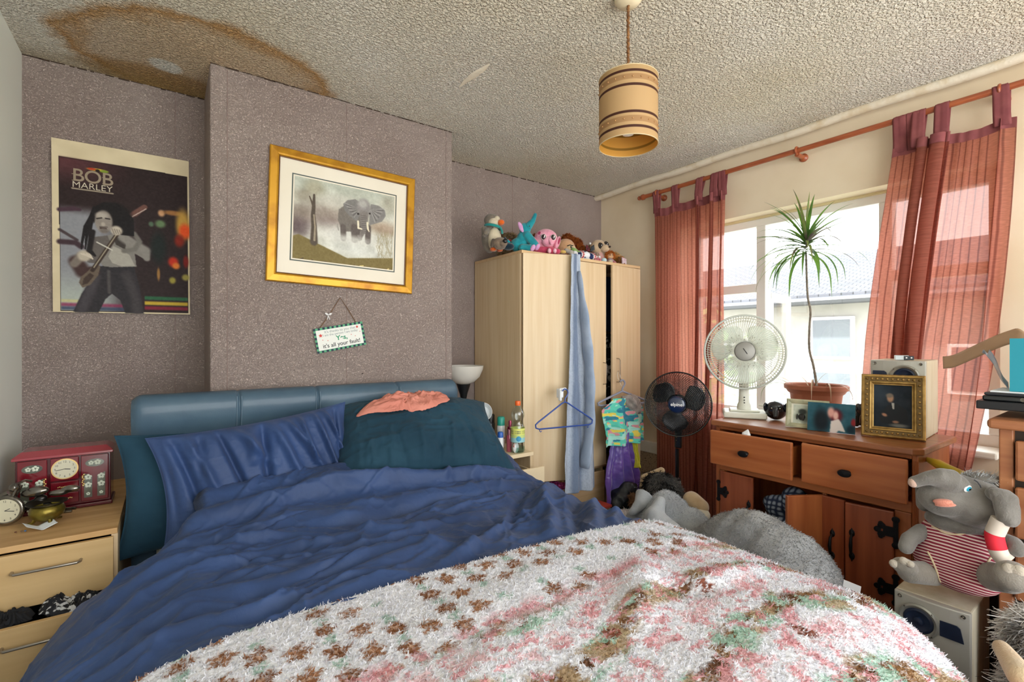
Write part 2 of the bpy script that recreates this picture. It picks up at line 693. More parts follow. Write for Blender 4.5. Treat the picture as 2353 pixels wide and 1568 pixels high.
# ceiling, with stipple texture and the old water stain
def ceiling_mat():
    m = bpy.data.materials.new('stippled_ceiling')
    m.use_nodes = True
    nt = m.node_tree
    N, L = nt.nodes, nt.links
    b = N['Principled BSDF']
    b.inputs['Roughness'].default_value = 0.75
    b.inputs['Specular IOR Level'].default_value = 0.3
    tc = N.new('ShaderNodeTexCoord')
    n1 = N.new('ShaderNodeTexNoise')
    n1.inputs['Scale'].default_value = 1.3
    n1.inputs['Detail'].default_value = 3
    L.new(tc.outputs['Object'], n1.inputs['Vector'])
    r1 = N.new('ShaderNodeValToRGB')
    r1.color_ramp.elements[0].color = lin4('e6dcc6')
    r1.color_ramp.elements[1].color = lin4('f0ebdf')
    r1.color_ramp.elements[0].position = 0.35
    r1.color_ramp.elements[1].position = 0.65
    L.new(n1.outputs['Fac'], r1.inputs['Fac'])
    def stain(cx, cy, rx, ry, ang, prev, cols, nsc, namp):
        mp = N.new('ShaderNodeMapping')
        mp.vector_type = 'TEXTURE'
        mp.inputs['Location'].default_value = (cx, cy, ZC)
        mp.inputs['Rotation'].default_value = (0, 0, math.radians(ang))
        mp.inputs['Scale'].default_value = (rx, ry, 1)
        L.new(tc.outputs['Object'], mp.inputs['Vector'])
        ln = N.new('ShaderNodeVectorMath')
        ln.operation = 'LENGTH'
        L.new(mp.outputs[0], ln.inputs[0])
        nz = N.new('ShaderNodeTexNoise')
        nz.inputs['Scale'].default_value = nsc
        nz.inputs['Detail'].default_value = 6
        nz.inputs['Roughness'].default_value = 0.65
        L.new(tc.outputs['Object'], nz.inputs['Vector'])
        ma = N.new('ShaderNodeMath')
        ma.operation = 'MULTIPLY_ADD'
        ma.inputs[1].default_value = namp
        L.new(nz.outputs['Fac'], ma.inputs[0])
        L.new(ln.outputs['Value'], ma.inputs[2])
        hf = N.new('ShaderNodeMath')
        hf.operation = 'MULTIPLY'
        hf.inputs[1].default_value = 0.5
        L.new(ma.outputs[0], hf.inputs[0])
        rp = N.new('ShaderNodeValToRGB')
        e = rp.color_ramp.elements
        e[0].position = cols[0][0] / 2
        e[0].color = cols[0][1]
        e[1].position = cols[-1][0] / 2
        e[1].color = cols[-1][1]
        for c in cols[1:-1]:
            q = e.new(c[0] / 2)
            q.color = c[1]
        L.new(hf.outputs[0], rp.inputs['Fac'])
        mx = N.new('ShaderNodeMix')
        mx.data_type = 'RGBA'
        sp = N.new('ShaderNodeSeparateColor')
        L.new(rp.outputs['Color'], sp.inputs[0])
        L.new(sp.outputs[0], mx.inputs[0])
        L.new(prev, mx.inputs[6])
        mx.inputs[7].default_value = cols[0][2]
        return mx.outputs[2]
    g = lambda v: (v, v, v, 1)
    c = r1.outputs['Color']
    c = stain(0.14, 2.40, 0.52, 0.42, -8, c, [(0.55, g(0.55), lin4('c09258')), (0.95, g(0.5)), (1.12, g(0.95)), (1.24, g(0.0))], 5.0, 0.55)
    c = stain(-0.02, 2.62, 0.30, 0.13, 0, c, [(0.5, g(0.9), lin4('a87f45')), (1.1, g(0.7)), (1.45, g(0.0))], 14.0, 0.7)
    c = stain(0.0, 2.47, 0.06, 0.045, 30, c, [(0.5, g(1.0), lin4('e8e4da')), (1.3, g(0.9)), (1.6, g(0.0))], 12.0, 0.8)
    c = stain(-0.1, 2.72, 0.75, 0.13, 0, c, [(0.6, g(0.6), lin4('a98d58')), (1.5, g(0.0))], 7.0, 0.6)
    L.new(c, b.inputs['Base Color'])
    v = N.new('ShaderNodeTexNoise')
    v.inputs['Scale'].default_value = 100
    v.inputs['Detail'].default_value = 2.2
    v.inputs['Distortion'].default_value = 0.5
    L.new(tc.outputs['Object'], v.inputs['Vector'])
    rr = N.new('ShaderNodeMapRange')
    rr.inputs[1].default_value = 0.38
    rr.inputs[2].default_value = 0.62
    rr.clamp = True
    L.new(v.outputs['Fac'], rr.inputs[0])
    bp = N.new('ShaderNodeBump')
    bp.inputs['Strength'].default_value = 1.0
    bp.inputs['Distance'].default_value = 0.011
    L.new(rr.outputs[0], bp.inputs['Height'])
    L.new(bp.outputs['Normal'], b.inputs['Normal'])
    return m

struct(MB().box2((XL - 0.1, -1.7, ZC), (XW + 0.35, YB + 0.1, ZC + 0.1)).build('ceiling', ceiling_mat(), smooth=False))
M_CARPET = mat('worn_carpet', '5a5148', 0.95, color2='6d6258', nscale=30, bump=0.5, bscale=300, bdist=0.006, spec=0.1)
struct(MB().box2((XL - 0.1, -1.7, -0.1), (XW + 0.1, YB + 0.1, 0)).build('floor', M_CARPET, smooth=False))
w = MB()
w.box2((XL - 0.1, YB, 0), (XW + 0.3, YB + 0.1, ZC))
struct(w.build('wall_back', M_PAPER, smooth=False))
w = MB()
w.box2((0.145, YC, 0), (1.275, YB, ZC))
cb = struct(w.build('wall_chimney_breast', M_PAPER, smooth=False, bevel=0.006))
struct(MB().box2((XL - 0.1, -1.7, 0), (XL, YB, ZC)).build('wall_left', M_WHITEWALL, smooth=False))
# wallpaper seams, a thin pasted lap of paper
sm = MB()
for (x, y) in ((0.03, YB), (0.205, YC), (0.70, YC), (1.235, YC), (1.95, YB)):
    sm.box2((x, y - 0.0008, 0.3), (x + 0.0022, y, ZC - 0.01))
struct(sm.build('trim_1', mat('seam_dark', '7d6963', 0.9), smooth=False), 'wallpaper seams')
# ragged dark line where the paper meets the ceiling
ed = MB()
rnd = random.Random(3)
def ragged(x0, x1, y):
    x = x0
    while x < x1:
        l = rnd.uniform(0.01, 0.05)
        ed.box2((x, y - 0.002, ZC - rnd.uniform(0.001, 0.006)), (min(x + l, x1), y, ZC))
        x += l * rnd.uniform(0.8, 1.6)
ragged(XL, 0.145, YB)
ragged(0.145, 1.275, YC)
ragged(1.275, XW, YB)
struct(ed.build('trim_2', mat('dark_edge', '3c2d22', 0.95), smooth=False), 'dark joint under the ceiling')

# old raised filler ridge in the ceiling
pr_ = [at(u_, v_, z=ZC) for (u_, v_) in ((1056, 200), (1072, 186), (1090, 172), (1108, 160), (1125, 147))]
struct(MB().tube(pr_, [0.003, 0.012, 0.018, 0.014, 0.003], 8, flat=0.22).build('trim_5', mat('filler_plaster', 'e9e0cc', 0.8, bump=0.5, bscale=60)), 'filler ridge')

# window wall with opening
WY0, WY1, WZ0, WZ1 = 0.43, 1.97, 0.83, 2.06
TH = 0.26
w = MB()
w.box2((XW, -1.7, 0), (XW + TH, WY0, ZC))
w.box2((XW, WY1, 0), (XW + TH, YB, ZC))
w.box2((XW, WY0, 0), (XW + TH, WY1, WZ0))
w.box2((XW, WY0, WZ1), (XW + TH, WY1, ZC))
struct(w.build('wall_window', M_CREAM, smooth=False))
# lower speckled dado paper and its white rail
struct(MB().box2((XW - 0.004, 1.97, 0.1), (XW, YB, 0.50)).build('wall_window_dado', mat('speckled_paper', 'b39a7c', 0.9, color2='4a3a30', nscale=120, ndetail=2, ramp=(0.58, 0.66)), smooth=False))
struct(MB().box2((XW - 0.03, 2.0, 0.50), (XW, YB, 0.58)).build('trim_3', M_GLOSSWHITE, smooth=False, bevel=0.006), 'white rail under the window wall')
struct(MB().box2((XW - 0.02, -1.0, 0.0), (XW, 2.7, 0.12)).build('baseboard_window', M_GLOSSWHITE, smooth=False, bevel=0.003))
struct(MB().box2((XL, YB - 0.02, 0.0), (XW, YB, 0.12)).build('baseboard_back', M_GLOSSWHITE, smooth=False, bevel=0.003))
# coving roll along the window wall
pts = [(XW - 0.055, y, ZC - 0.012 + 0.004 * math.sin(y * 9)) for y in np.linspace(-1.6, YB, 60)]
struct(MB().tube(pts, 0.026, 12, flat=0.8).build('trim_4', mat('coving_plaster', 'e0d6c2', 0.8, color2='c9b48e', nscale=14, ramp=(0.5, 0.8), bump=0.5, bscale=80)), 'plaster coving')

# window frame (white plastic)
XF0, XF1 = XW + 0.12, XW + 0.185
fr = MB()
fw = 0.055
E_ = 0.0008
fr.box2((XF0, WY0 + E_, WZ1 - fw), (XF1, WY1 - E_, WZ1 - E_))
fr.box2((XF0, WY0 + E_, WZ0 + E_), (XF1, WY1 - E_, WZ0 + fw))
fr.box2((XF0, WY0 + E_, WZ0 + fw), (XF1, WY0 + fw, WZ1 - fw))
fr.box2((XF0, WY1 - fw, WZ0 + fw), (XF1, WY1 - E_, WZ1 - fw))
for yy in (1.485, 0.86):
    fr.box2((XF0 - 0.002, yy - 0.028, WZ0 + fw), (XF1, yy + 0.028, WZ1 - fw))
for (ya, yb) in ((1.513, WY1 - fw), (WY0 + fw, 0.832)):
    fr.box2((XF0 - 0.001, ya, 1.60), (XF1, yb, 1.655))
wroot = fr.build('window_1', M_UPVC, smooth=False, bevel=0.004)
struct(wroot)
gl = glass_mat('window_glass')
pane = MB()
pane.box2((XF0 + 0.028, 0.888, WZ0 + fw), (XF0 + 0.034, 1.457, WZ1 - fw))
pane.box2((XF0 + 0.028, 1.513, 1.655), (XF0 + 0.034, WY1 - fw, WZ1 - fw))
pane.box2((XF0 + 0.028, WY0 + fw, 1.655), (XF0 + 0.034, 0.832, WZ1 - fw))
pane.box2((XF0 + 0.028, WY0 + fw, WZ0 + fw), (XF0 + 0.034, 0.832, 1.60))
struct(pane.build('window_pane', gl, wroot, smooth=False))
# opened casement below the transom, hinged on the mullion
sash = MB()
MS = T(XF1 + 0.003, 1.50, 0) @ rot(0, 0, -80)
for (a, b) in (((0, 0), (0.045, 0.035)), ((0, 0.38), (0.045, 0.42))):
    sash.box2((a[0], a[1], WZ0 + 0.06), (b[0], b[1], 1.60), MS)
sash.box2((0, 0, 1.555), (0.045, 0.42, 1.60), MS)
sash.box2((0, 0, WZ0 + 0.06), (0.045, 0.42, WZ0 + 0.105), MS)
so = sash.build('window_sash', M_UPVC, wroot, smooth=False, bevel=0.003)
struct(so)
struct(MB().box2((0.02, 0.035, WZ0 + 0.105), (0.026, 0.38, 1.555), MS).build('sash_pane', gl, so, smooth=False))
# beading and inner sill
struct(MB().box2((XW - 0.045, WY0 + 0.001, WZ0 - 0.026), (XF0 - 0.002, WY1 - 0.001, WZ0 + 0.004)).build('window_sill', M_GLOSSWHITE, wroot, smooth=False, bevel=0.008))
rv = MB()
rv.box2((XW + 0.10, WY0, WZ1 - 0.012), (XF0, WY1, WZ1 + 0.0))
struct(rv.build('window_bead', mat('aged_sealant', 'd9cc9f', 0.7), wroot, smooth=False))

# ================================================================== OUTSIDE
M_RENDER = mat('white_render', '9a9892', 0.9, color2='8e8c86', nscale=3)
h = MB()
h.box2((9.2, -4.0, -3), (15.0, 9.0, 2.05))
house = thing('house', 'white rendered house with grey tiled roof seen through the window', 'house', (9.2, 2.5, -3))
h.build('wall', M_RENDER, house, smooth=False)
rf = MB()
rf.prism([(8.85, 1.98), (8.85, 2.08), (11.9, 3.2), (15.2, 2.05), (15.2, 1.98)], -9.2, 4.2, Matrix(((1, 0, 0, 0), (0, 0, -1, 0), (0, 1, 0, 0), (0, 0, 0, 1))))
M_TILE = mat('grey_roof_tiles', '77787f', 0.8, color2='8a8a90', nscale=6)
nt = M_TILE.node_tree
bk = nt.nodes.new('ShaderNodeTexBrick')
bk.inputs['Scale'].default_value = 3.0
bk.inputs['Color1'].default_value = lin4('44464c')
bk.inputs['Color2'].default_value = lin4('54565c')
bk.inputs['Mortar'].default_value = lin4('2a2c30')
bk.inputs['Mortar Size'].default_value = 0.03
tcx = nt.nodes.new('ShaderNodeTexCoord')
mpx = nt.nodes.new('ShaderNodeMapping')
mpx.inputs['Rotation'].default_value = (0, 0, math.radians(90))
nt.links.new(tcx.outputs['Object'], mpx.inputs[0])
nt.links.new(mpx.outputs[0], bk.inputs['Vector'])
nt.links.new(bk.outputs['Color'], nt.nodes['Principled BSDF'].inputs['Base Color'])
rfo = rf.build('roof', M_TILE, house, smooth=False)
gt = MB().tube([(8.83, -4.0, 1.97), (8.83, 9.0, 1.97)], 0.07, 8)
gt.build('gutter', mat('grey_gutter', '3d3f44', 0.5), house)
M_PANEF = mat('dim_window', '5a6066', 0.2)
for (yc_, zc_) in ((3.42, 1.35), (3.42, 0.45), (5.4, 0.9), (1.6, 0.9)):
    f = MB()
    f.box2((9.14, yc_ - 0.33, zc_ - 0.36), (9.2, yc_ + 0.33, zc_ + 0.36)).build('window_frame', M_UPVC, house, smooth=False)
    q = MB()
    q.box2((9.12, yc_ - 0.28, zc_ - 0.31), (9.15, yc_ + 0.28, zc_ + 0.31)).build('window_blind', M_PANEF, house, smooth=False)
struct(MB().box2((3.2, -30, -3.2), (60, 40, -3.0)).build('ground_outside', mat('pale_paving', 'b9b8ae', 0.9, color2='a9ab98', nscale=0.6), smooth=False))
tr = MB()
rnd = random.Random(5)
tv, tf = [], []
for i in range(2600):
    c = Vector((rnd.gauss(0, 0.55), rnd.gauss(0, 0.6), rnd.gauss(0, 0.85)))
    a = Vector((rnd.gauss(0, 1), rnd.gauss(0, 1), rnd.gauss(0, 1))).normalized()
    b_ = a.cross(Vector((rnd.gauss(0, 1), rnd.gauss(0, 1), rnd.gauss(0, 1)))).normalized()
    s_ = rnd.uniform(0.05, 0.1)
    k = len(tv)
    c += Vector((6.2, 4.05, -0.65))
    tv += [c - a * s_, c + b_ * s_ * 0.45, c + a * s_, c - b_ * s_ * 0.45]
    tf.append((k, k + 1, k + 2, k + 3))
tr.add(tv, tf)
bush = thing('tree', 'leafy pale green tree outside behind the white fan', 'tree', (6.2, 4.05, -3))
tr.build('foliage', mat('pale_leaf', 'a8c48c', 0.6, trans_lucent=0.4), bush, smooth=False)
MB().tube([(6.2, 4.05, -3), (6.22, 4.0, -1.8), (6.2, 4.05, -0.6)], [0.08, 0.06, 0.03], 8).build('trunk', mat('bark', '6a5a48', 0.9), bush)
# ================================================================== THE BED
def catmull(P, n):
    P = np.array(P, float)
    P = np.vstack([2 * P[0] - P[1], P, 2 * P[-1] - P[-2]])
    seg = len(P) - 3
    t = np.linspace(0, seg - 1e-9, n)
    i = t.astype(int)
    f = (t - i)[:, None]
    p0, p1, p2, p3 = P[i], P[i + 1], P[i + 2], P[i + 3]
    return 0.5 * ((2 * p1) + (-p0 + p2) * f + (2 * p0 - 5 * p1 + 4 * p2 - p3) * f ** 2 + (-p0 + 3 * p1 - 3 * p2 + p3) * f ** 3)

def even(P, n):
    d = np.r_[0, np.cumsum(np.linalg.norm(np.diff(P, axis=0), axis=1))]
    s = np.linspace(0, d[-1], n)
    return np.stack([np.interp(s, d, P[:, k]) for k in range(P.shape[1])], 1)

bed = thing('bed', 'double bed with dark blue leather headboard against the chimney breast', 'bed', (0.6, 1.1, 0))
M_LEATHER = mat('blue_faux_leather', '4b6475', 0.5, color2='3f586b', nscale=7, bump=0.25, bscale=220, bdist=0.001, coat=0.15)
# headboard: padded slab with rolled upper edge and seams
HX0, HX1 = -0.105, 1.235
def headboard():
    mb = MB()
    prof = [(2.285, 0.25), (2.285, 0.9), (2.285, 1.05), (2.275, 1.085), (2.25, 1.10), (2.215, 1.098), (2.19, 1.085), (2.178, 1.05), (2.185, 1.0), (2.20, 0.94), (2.205, 0.8), (2.205, 0.25)]
    prof = even(catmull(prof, 80), 60)
    seams = [HX0 + (HX1 - HX0) * k for k in (0.25, 0.5, 0.75)]
    seams = [0.235, 0.535, 0.905]
    xs = sorted(set(list(np.linspace(HX0, HX1, 120)) + [s + d for s in seams for d in (-0.012, -0.006, -0.003, 0, 0.003, 0.006, 0.012)]))
    P = np.zeros((len(xs), len(prof), 3))
    cen = np.array([2.245, 0.7])
    for i, x in enumerate(xs):
        g = 0
        for s in seams:
            g += 0.007 * math.exp(-((x - s) / 0.006) ** 2)
        edge = min(x - HX0, HX1 - x)
        e = 0.02 * max(0, 1 - edge / 0.03) ** 2
        q = prof.copy()
        q[:, 0] += np.where(q[:, 0] < 2.245, g + e, -e * 0.6)
        q[:, 1] -= np.where(q[:, 1] > 1.0, e + g * 0.6, 0)
        rr = 0.0015 * (vnoise(np.full(len(q), x * 9), q[:, 1] * 9, 4) - 0.5)
        q[:, 0] += rr
        P[i, :, 0] = x
        P[i, :, 1] = q[:, 0]
        P[i, :, 2] = q[:, 1]
    mb.grid(P)
    n = len(prof)
    k = len(xs)
    mb.f.append(tuple(reversed(range(n))))
    mb.mi.append(0)
    mb.f.append(tuple((k - 1) * n + j for j in range(n)))
    mb.mi.append(0)
    hb = mb.build('headboard', M_LEATHER, bed, angle=60)
    for s in seams:
        for dx in (-0.008, 0.008):
            st = MB()
            st.tube([(s + dx, y - 0.0005, z) for (y, z) in [(2.183, 1.08), (2.177, 1.05), (2.184, 1.0), (2.199, 0.94), (2.204, 0.8), (2.204, 0.7)]], 0.0009, 5)
            st.build('stitching', mat('pale_thread', '7e93a3', 0.8), hb)
headboard()
MB().box2((-0.04, 0.36, 0.1), (1.34, 2.2, 0.36)).build('bed_base', mat('dark_blue_divan', '263447', 0.8), bed, smooth=False, bevel=0.02)
MB().box2((-0.03, 0.37, 0.36), (1.33, 2.19, 0.585)).build('mattress', mat('mattress_cloth', 'd8d6d0', 0.9), bed, smooth=False, bevel=0.04, segs=4)

SECT = [(-0.33, 0.22), (-0.29, 0.42), (-0.215, 0.565), (-0.10, 0.645), (0.12, 0.685), (0.42, 0.695), (0.80, 0.70), (1.12, 0.69), (1.29, 0.668), (1.39, 0.625), (1.438, 0.54), (1.455, 0.40), (1.46, 0.20)]
def section(y, n):
    """cross-section of the covers at a given y: points (x, z) evenly spaced"""
    k = float(sstep(1.62, 1.95, y))
    P = []
    for (x, z) in SECT:
        if x < 0.05:
            x = x + k * (0.30 if x < -0.05 else 0.12) * (1 if z > 0.3 else 0.9)
        lift = 0.095 * k * float(sstep(-0.16, 0.2, x)) * (1 - float(sstep(1.30, 1.45, x)))
        kf = float(sstep(0.46, 0.10, y))
        rs_ = float(sstep(0.7, 1.35, x))
        z = z + lift - 0.02 * float(sstep(0.3, 0.0, y)) - 0.15 * kf * (0.25 + 0.75 * rs_) * (1 if z > 0.3 else 0.3)
        x = x - 0.07 * kf * rs_
        P.append((x, z))
    return even(catmull(P, 260), n)

FOLDS = []
def fold_field(X, Y, folds):
    s = np.zeros_like(X)
    for (x0, y0, x1, y1, wd, am) in folds:
        dx, dy = x1 - x0, y1 - y0
        L2 = dx * dx + dy * dy
        t = np.clip(((X - x0) * dx + (Y - y0) * dy) / L2, 0, 1)
        d = np.hypot(X - x0 - t * dx, Y - y0 - t * dy)
        env = np.sin(PI * np.clip(t * 0.92 + 0.04, 0, 1)) ** 0.6
        s += am * env * np.exp(-(d / wd) ** 2)
    return s

def cover_surface(y0, y1, nu, nv, disp, s0=0.0, s1=1.0, lift=0.0, edge_curve=None):
    ys = np.linspace(y0, y1, nv)
    P = np.zeros((nu, nv, 3))
    for j, y in enumerate(ys):
        q = section(y, nu * 2)
        d = np.linspace(s0, s1, nu) * (len(q) - 1)
        qx = np.interp(d, np.arange(len(q)), q[:, 0])
        qz = np.interp(d, np.arange(len(q)), q[:, 1])
        P[:, j, 0] = qx
        P[:, j, 1] = y
        P[:, j, 2] = qz
    if edge_curve is not None:
        # shift rows in y towards the far edge so the edge is not a ruler line
        k = (np.linspace(1, 0, nv) ** 3)[None, :] if y0 > y1 else (np.linspace(0, 1, nv) ** 3)[None, :]
        P[:, :, 1] += edge_curve(P[:, :, 0]) * k
    du = np.gradient(P, axis=0)
    dv = np.gradient(P, axis=1)
    N_ = np.cross(du, dv)
    N_ /= np.linalg.norm(N_, axis=2, keepdims=True) + 1e-9
    if N_[nu // 2, nv // 2, 2] < 0:
        N_ = -N_
    S = np.cumsum(np.r_[np.zeros((1, nv)), np.linalg.norm(np.diff(P, axis=0), axis=2)], axis=0)
    D = disp(P[:, :, 0], P[:, :, 1], P[:, :, 2], S) + lift
    return P + N_ * D[..., None], P, S

rf_ = random.Random(21)
# big and small folds read off the photograph
FOLDS = [
    (-0.10, 1.80, 0.75, 1.80, 0.030, 0.020), (0.45, 1.83, 1.30, 1.72, 0.035, 0.022), (0.0, 1.70, 1.30, 1.60, 0.05, 0.018),
    (0.1, 1.63, 1.25, 1.53, 0.018, -0.016), (-0.15, 1.55, 0.5, 1.62, 0.03, 0.014), (-0.2, 1.45, 0.55, 1.50, 0.02, 0.010),
    (0.95, 1.10, 1.40, 1.66, 0.025, 0.020), (1.02, 1.05, 1.42, 1.50, 0.02, -0.015), (1.10, 1.05, 1.42, 1.42, 0.022, 0.018),
    (1.18, 1.06, 1.43, 1.30, 0.02, 0.016), (0.85, 1.18, 1.30, 1.62, 0.018, -0.012), (1.26, 1.06, 1.42, 1.18, 0.018, 0.013),
    (-0.2, 1.32, 0.7, 1.26, 0.025, 0.012), (-0.2, 1.22, 0.4, 1.20, 0.018, 0.010), (0.2, 1.38, 1.0, 1.36, 0.02, 0.010),
    (0.30, 1.16, 0.62, 1.22, 0.03, 0.014), (0.55, 1.10, 0.9, 1.24, 0.02, 0.012), (0.05, 1.12, 0.5, 1.10, 0.03, 0.012),
]
for _ in range(70):
    x = rf_.uniform(-0.15, 1.35)
    y = rf_.uniform(1.05, 1.85)
    a = rf_.gauss(0.05, 0.5)
    if x > 0.85:
        a = rf_.gauss(0.8, 0.35)
    l = rf_.uniform(0.08, 0.35)
    FOLDS.append((x, y, x + l * math.cos(a), y + l * math.sin(a), rf_.uniform(0.006, 0.014), rf_.uniform(0.003, 0.008) * rf_.choice((1, 1, -1))))
def duvet_disp(X, Y, Z, S):
    wx = X + 0.06 * (fbm(X * 4, Y * 4, 3, 11) - 0.5)
    wy = Y + 0.10 * (fbm(X * 3, Y * 3, 3, 15) - 0.5)
    d = 1.9 * fold_field(wx, wy, FOLDS)
    d += 0.013 * (ridged(X * 2.0 + 0.5 * Y, wy * 4.2 + X, 2, 2) - 0.5)
    d += 0.016 * (fbm(wx * 7 + 3, wy * 8, 2, 51) - 0.5)
    d += 0.014 * (fbm(X * 5, Y * 5, 3, 8) - 0.5)
    d += 0.006 * (ridged(wx * 10 + wy * 5, wy * 11 - wx * 4, 2, 31, 5) - 0.25)
    d += 0.019 * (ridged(wx * 3.5 - wy * 2, wy * 4 + wx * 2, 2, 77, 6) - 0.2)
    d += 0.0026 * (ridged(wx * 24 + 9 * wy, wy * 28 - 6 * wx, 2, 41, 6) - 0.2) * (0.4 + 1.2 * (fbm(X * 5, Y * 5, 2, 63) > 0.5))
    d += 0.007 * (ridged(wx * 6 + 2 * wy, wy * 8, 2, 91, 7) - 0.2)
    under = sstep(1.0, 0.9, Y)
    d = d * (1 - 0.65 * under) - 0.006 * under
    d = d * (1 - 0.6 * sstep(1.24, 1.40, X))
    side = sstep(0.62, 0.45, Z)
    d += side * 0.022 * (fbm(Y * 9 + 2 * Z, Y * 0 + 3, 2, 5) - 0.4)
    # soft rolled lip at the top edge
    d += 0.02 * sstep(1.83, 1.90, Y) * (1 - sstep(1.92, 1.955, Y))
    return d
M_NAVY = mat('navy_cotton', '2d4674', 0.6, color2='233961', nscale=5, bump=0.3, bscale=90, bdetail=5, bdist=0.003, sheen=0.06, spec=0.42)
M_NAVY2 = mat('dark_teal_navy_cotton', '244354', 0.8, color2='1c3747', nscale=4, bump=0.2, bscale=60, bdist=0.003, sheen=0.05, spec=0.15)
P_, B_, S_ = cover_surface(1.955, 0.22, 520, 560, duvet_disp, lift=0.012)
# tuck the last rows of the top edge down behind the lip
nrow = 14
for j in range(nrow):
    k = (1 - j / nrow)
    P_[:, j, 2] -= 0.05 * k ** 2
    P_[:, j, 1] -= 0.015 * k
mb = MB()
mb.grid(P_)
dv = mb.build('duvet', M_NAVY, None, angle=0)
tag(dv, 'crumpled navy blue duvet spread over the double bed', 'duvet')

# pillow: two quilted faces closed on a seam
def pillow(name, label, m, w, h, t, M, seed, gathers=(), wr=0.006, parent=None, cat='pillow', flange=0.0, nx=150, ny=110, exp=3.2):
    U, V = np.meshgrid(np.linspace(-1, 1, nx), np.linspace(-1, 1, ny), indexing='ij')
    prof = np.clip(1 - np.abs(U) ** exp, 0, 1) ** 0.55 * np.clip(1 - np.abs(V) ** exp, 0, 1) ** 0.55
    inset = 1 - 0.10 * (1 - np.abs(V) ** 2) * np.abs(U) ** 3
    inset2 = 1 - 0.09 * (1 - np.abs(U) ** 2) * np.abs(V) ** 3
    X = U * w / 2 * inset
    Y = V * h / 2 * inset2
    mb = MB()
    for side in (1, -1):
        d = wr * (ridged(U * 2.5 + seed, V * 2.2, 3, seed) - 0.5) + 0.35 * wr * (ridged(U * 9, V * 8, 2, seed + 3, 3) - 0.5)
        for (x0, y0, x1, y1, wd, am) in gathers:
            d += fold_field(U, V, [(x0, y0, x1, y1, wd, am)])
        edge = np.clip(1 - np.maximum(np.abs(U), np.abs(V)) ** 8, 0, 1)
        Z = side * (prof * t / 2 + d * edge * (1 if side > 0 else 0.4)) + 0.002 * side
        P = np.stack([X, Y, Z], 2)
        if side < 0:
            P = P[::-1]
        mb.grid(P)
    mb.v = [tuple(M @ Vector(p)) for p in mb.v]
    # stitch rim
    n0 = 0
    n1 = nx * ny
    def idx(s, i, j):
        return i * ny + j if s == 0 else n1 + (nx - 1 - i) * ny + j
    for i in range(nx - 1):
        for j in (0, ny - 1):
            q = (idx(0, i, j), idx(0, i + 1, j), idx(1, i + 1, j), idx(1, i, j))
            mb.f.append(q if j == 0 else q[::-1])
            mb.mi.append(0)
    for j in range(ny - 1):
        for i in (0, nx - 1):
            q = (idx(0, i, j), idx(1, i, j), idx(1, i, j + 1), idx(0, i, j + 1))
            mb.f.append(q if i == 0 else q[::-1])
            mb.mi.append(0)
    o = mb.build(name, m, parent, angle=0)
    if label:
        tag(o, label, cat)
    return o
# frames: local x = width, y = up the pillow, z = outward (towards the foot)
def leaning(c, tilt, roll=0, yaw=0):
    # tilt from vertical back towards headboard
    return T(*c) @ rot(0, 0, yaw) @ rot(90 - tilt, 0, 0) @ rot(0, 0, roll)
g1 = []
rg = random.Random(9)
for k in range(15):
    x = -0.95 + k * 0.135 + rg.uniform(-0.03, 0.03)
    g1.append((x, 0.92, x + rg.uniform(-0.1, 0.35), rg.uniform(-0.7, 0.3), rg.uniform(0.025, 0.05), rg.uniform(0.022, 0.042) * rg.choice((1, 1, -1))))
pillow('pillow', 'dark blue pillow at the left end of the headboard, mostly behind another', M_NAVY2, 0.66, 0.42, 0.13, leaning((0.185, 2.10, 0.77), 4, 0, 2), 3, wr=0.004, nx=90, ny=70)
pillow('pillow', 'rumpled navy pillow with gathered creases leaning in front of the left headboard', M_NAVY, 0.68, 0.40, 0.15, leaning((0.30, 1.995, 0.815), 14, 6, 2), 5, g1, wr=0.008)
g2 = []
for k in range(12):
    x = -0.9 + k * 0.16
    g2.append((x, -0.95, x + rg.uniform(-0.1, 0.2), rg.uniform(-0.6, -0.1), 0.03, rg.uniform(0.006, 0.013) * rg.choice((1, -1))))
pillow('pillow', 'plump dark teal pillow under the peach top', M_NAVY2, 0.80, 0.50, 0.32, leaning((0.925, 1.995, 0.845), 56, -2, -8), 7, g2, wr=0.018, exp=2.5)

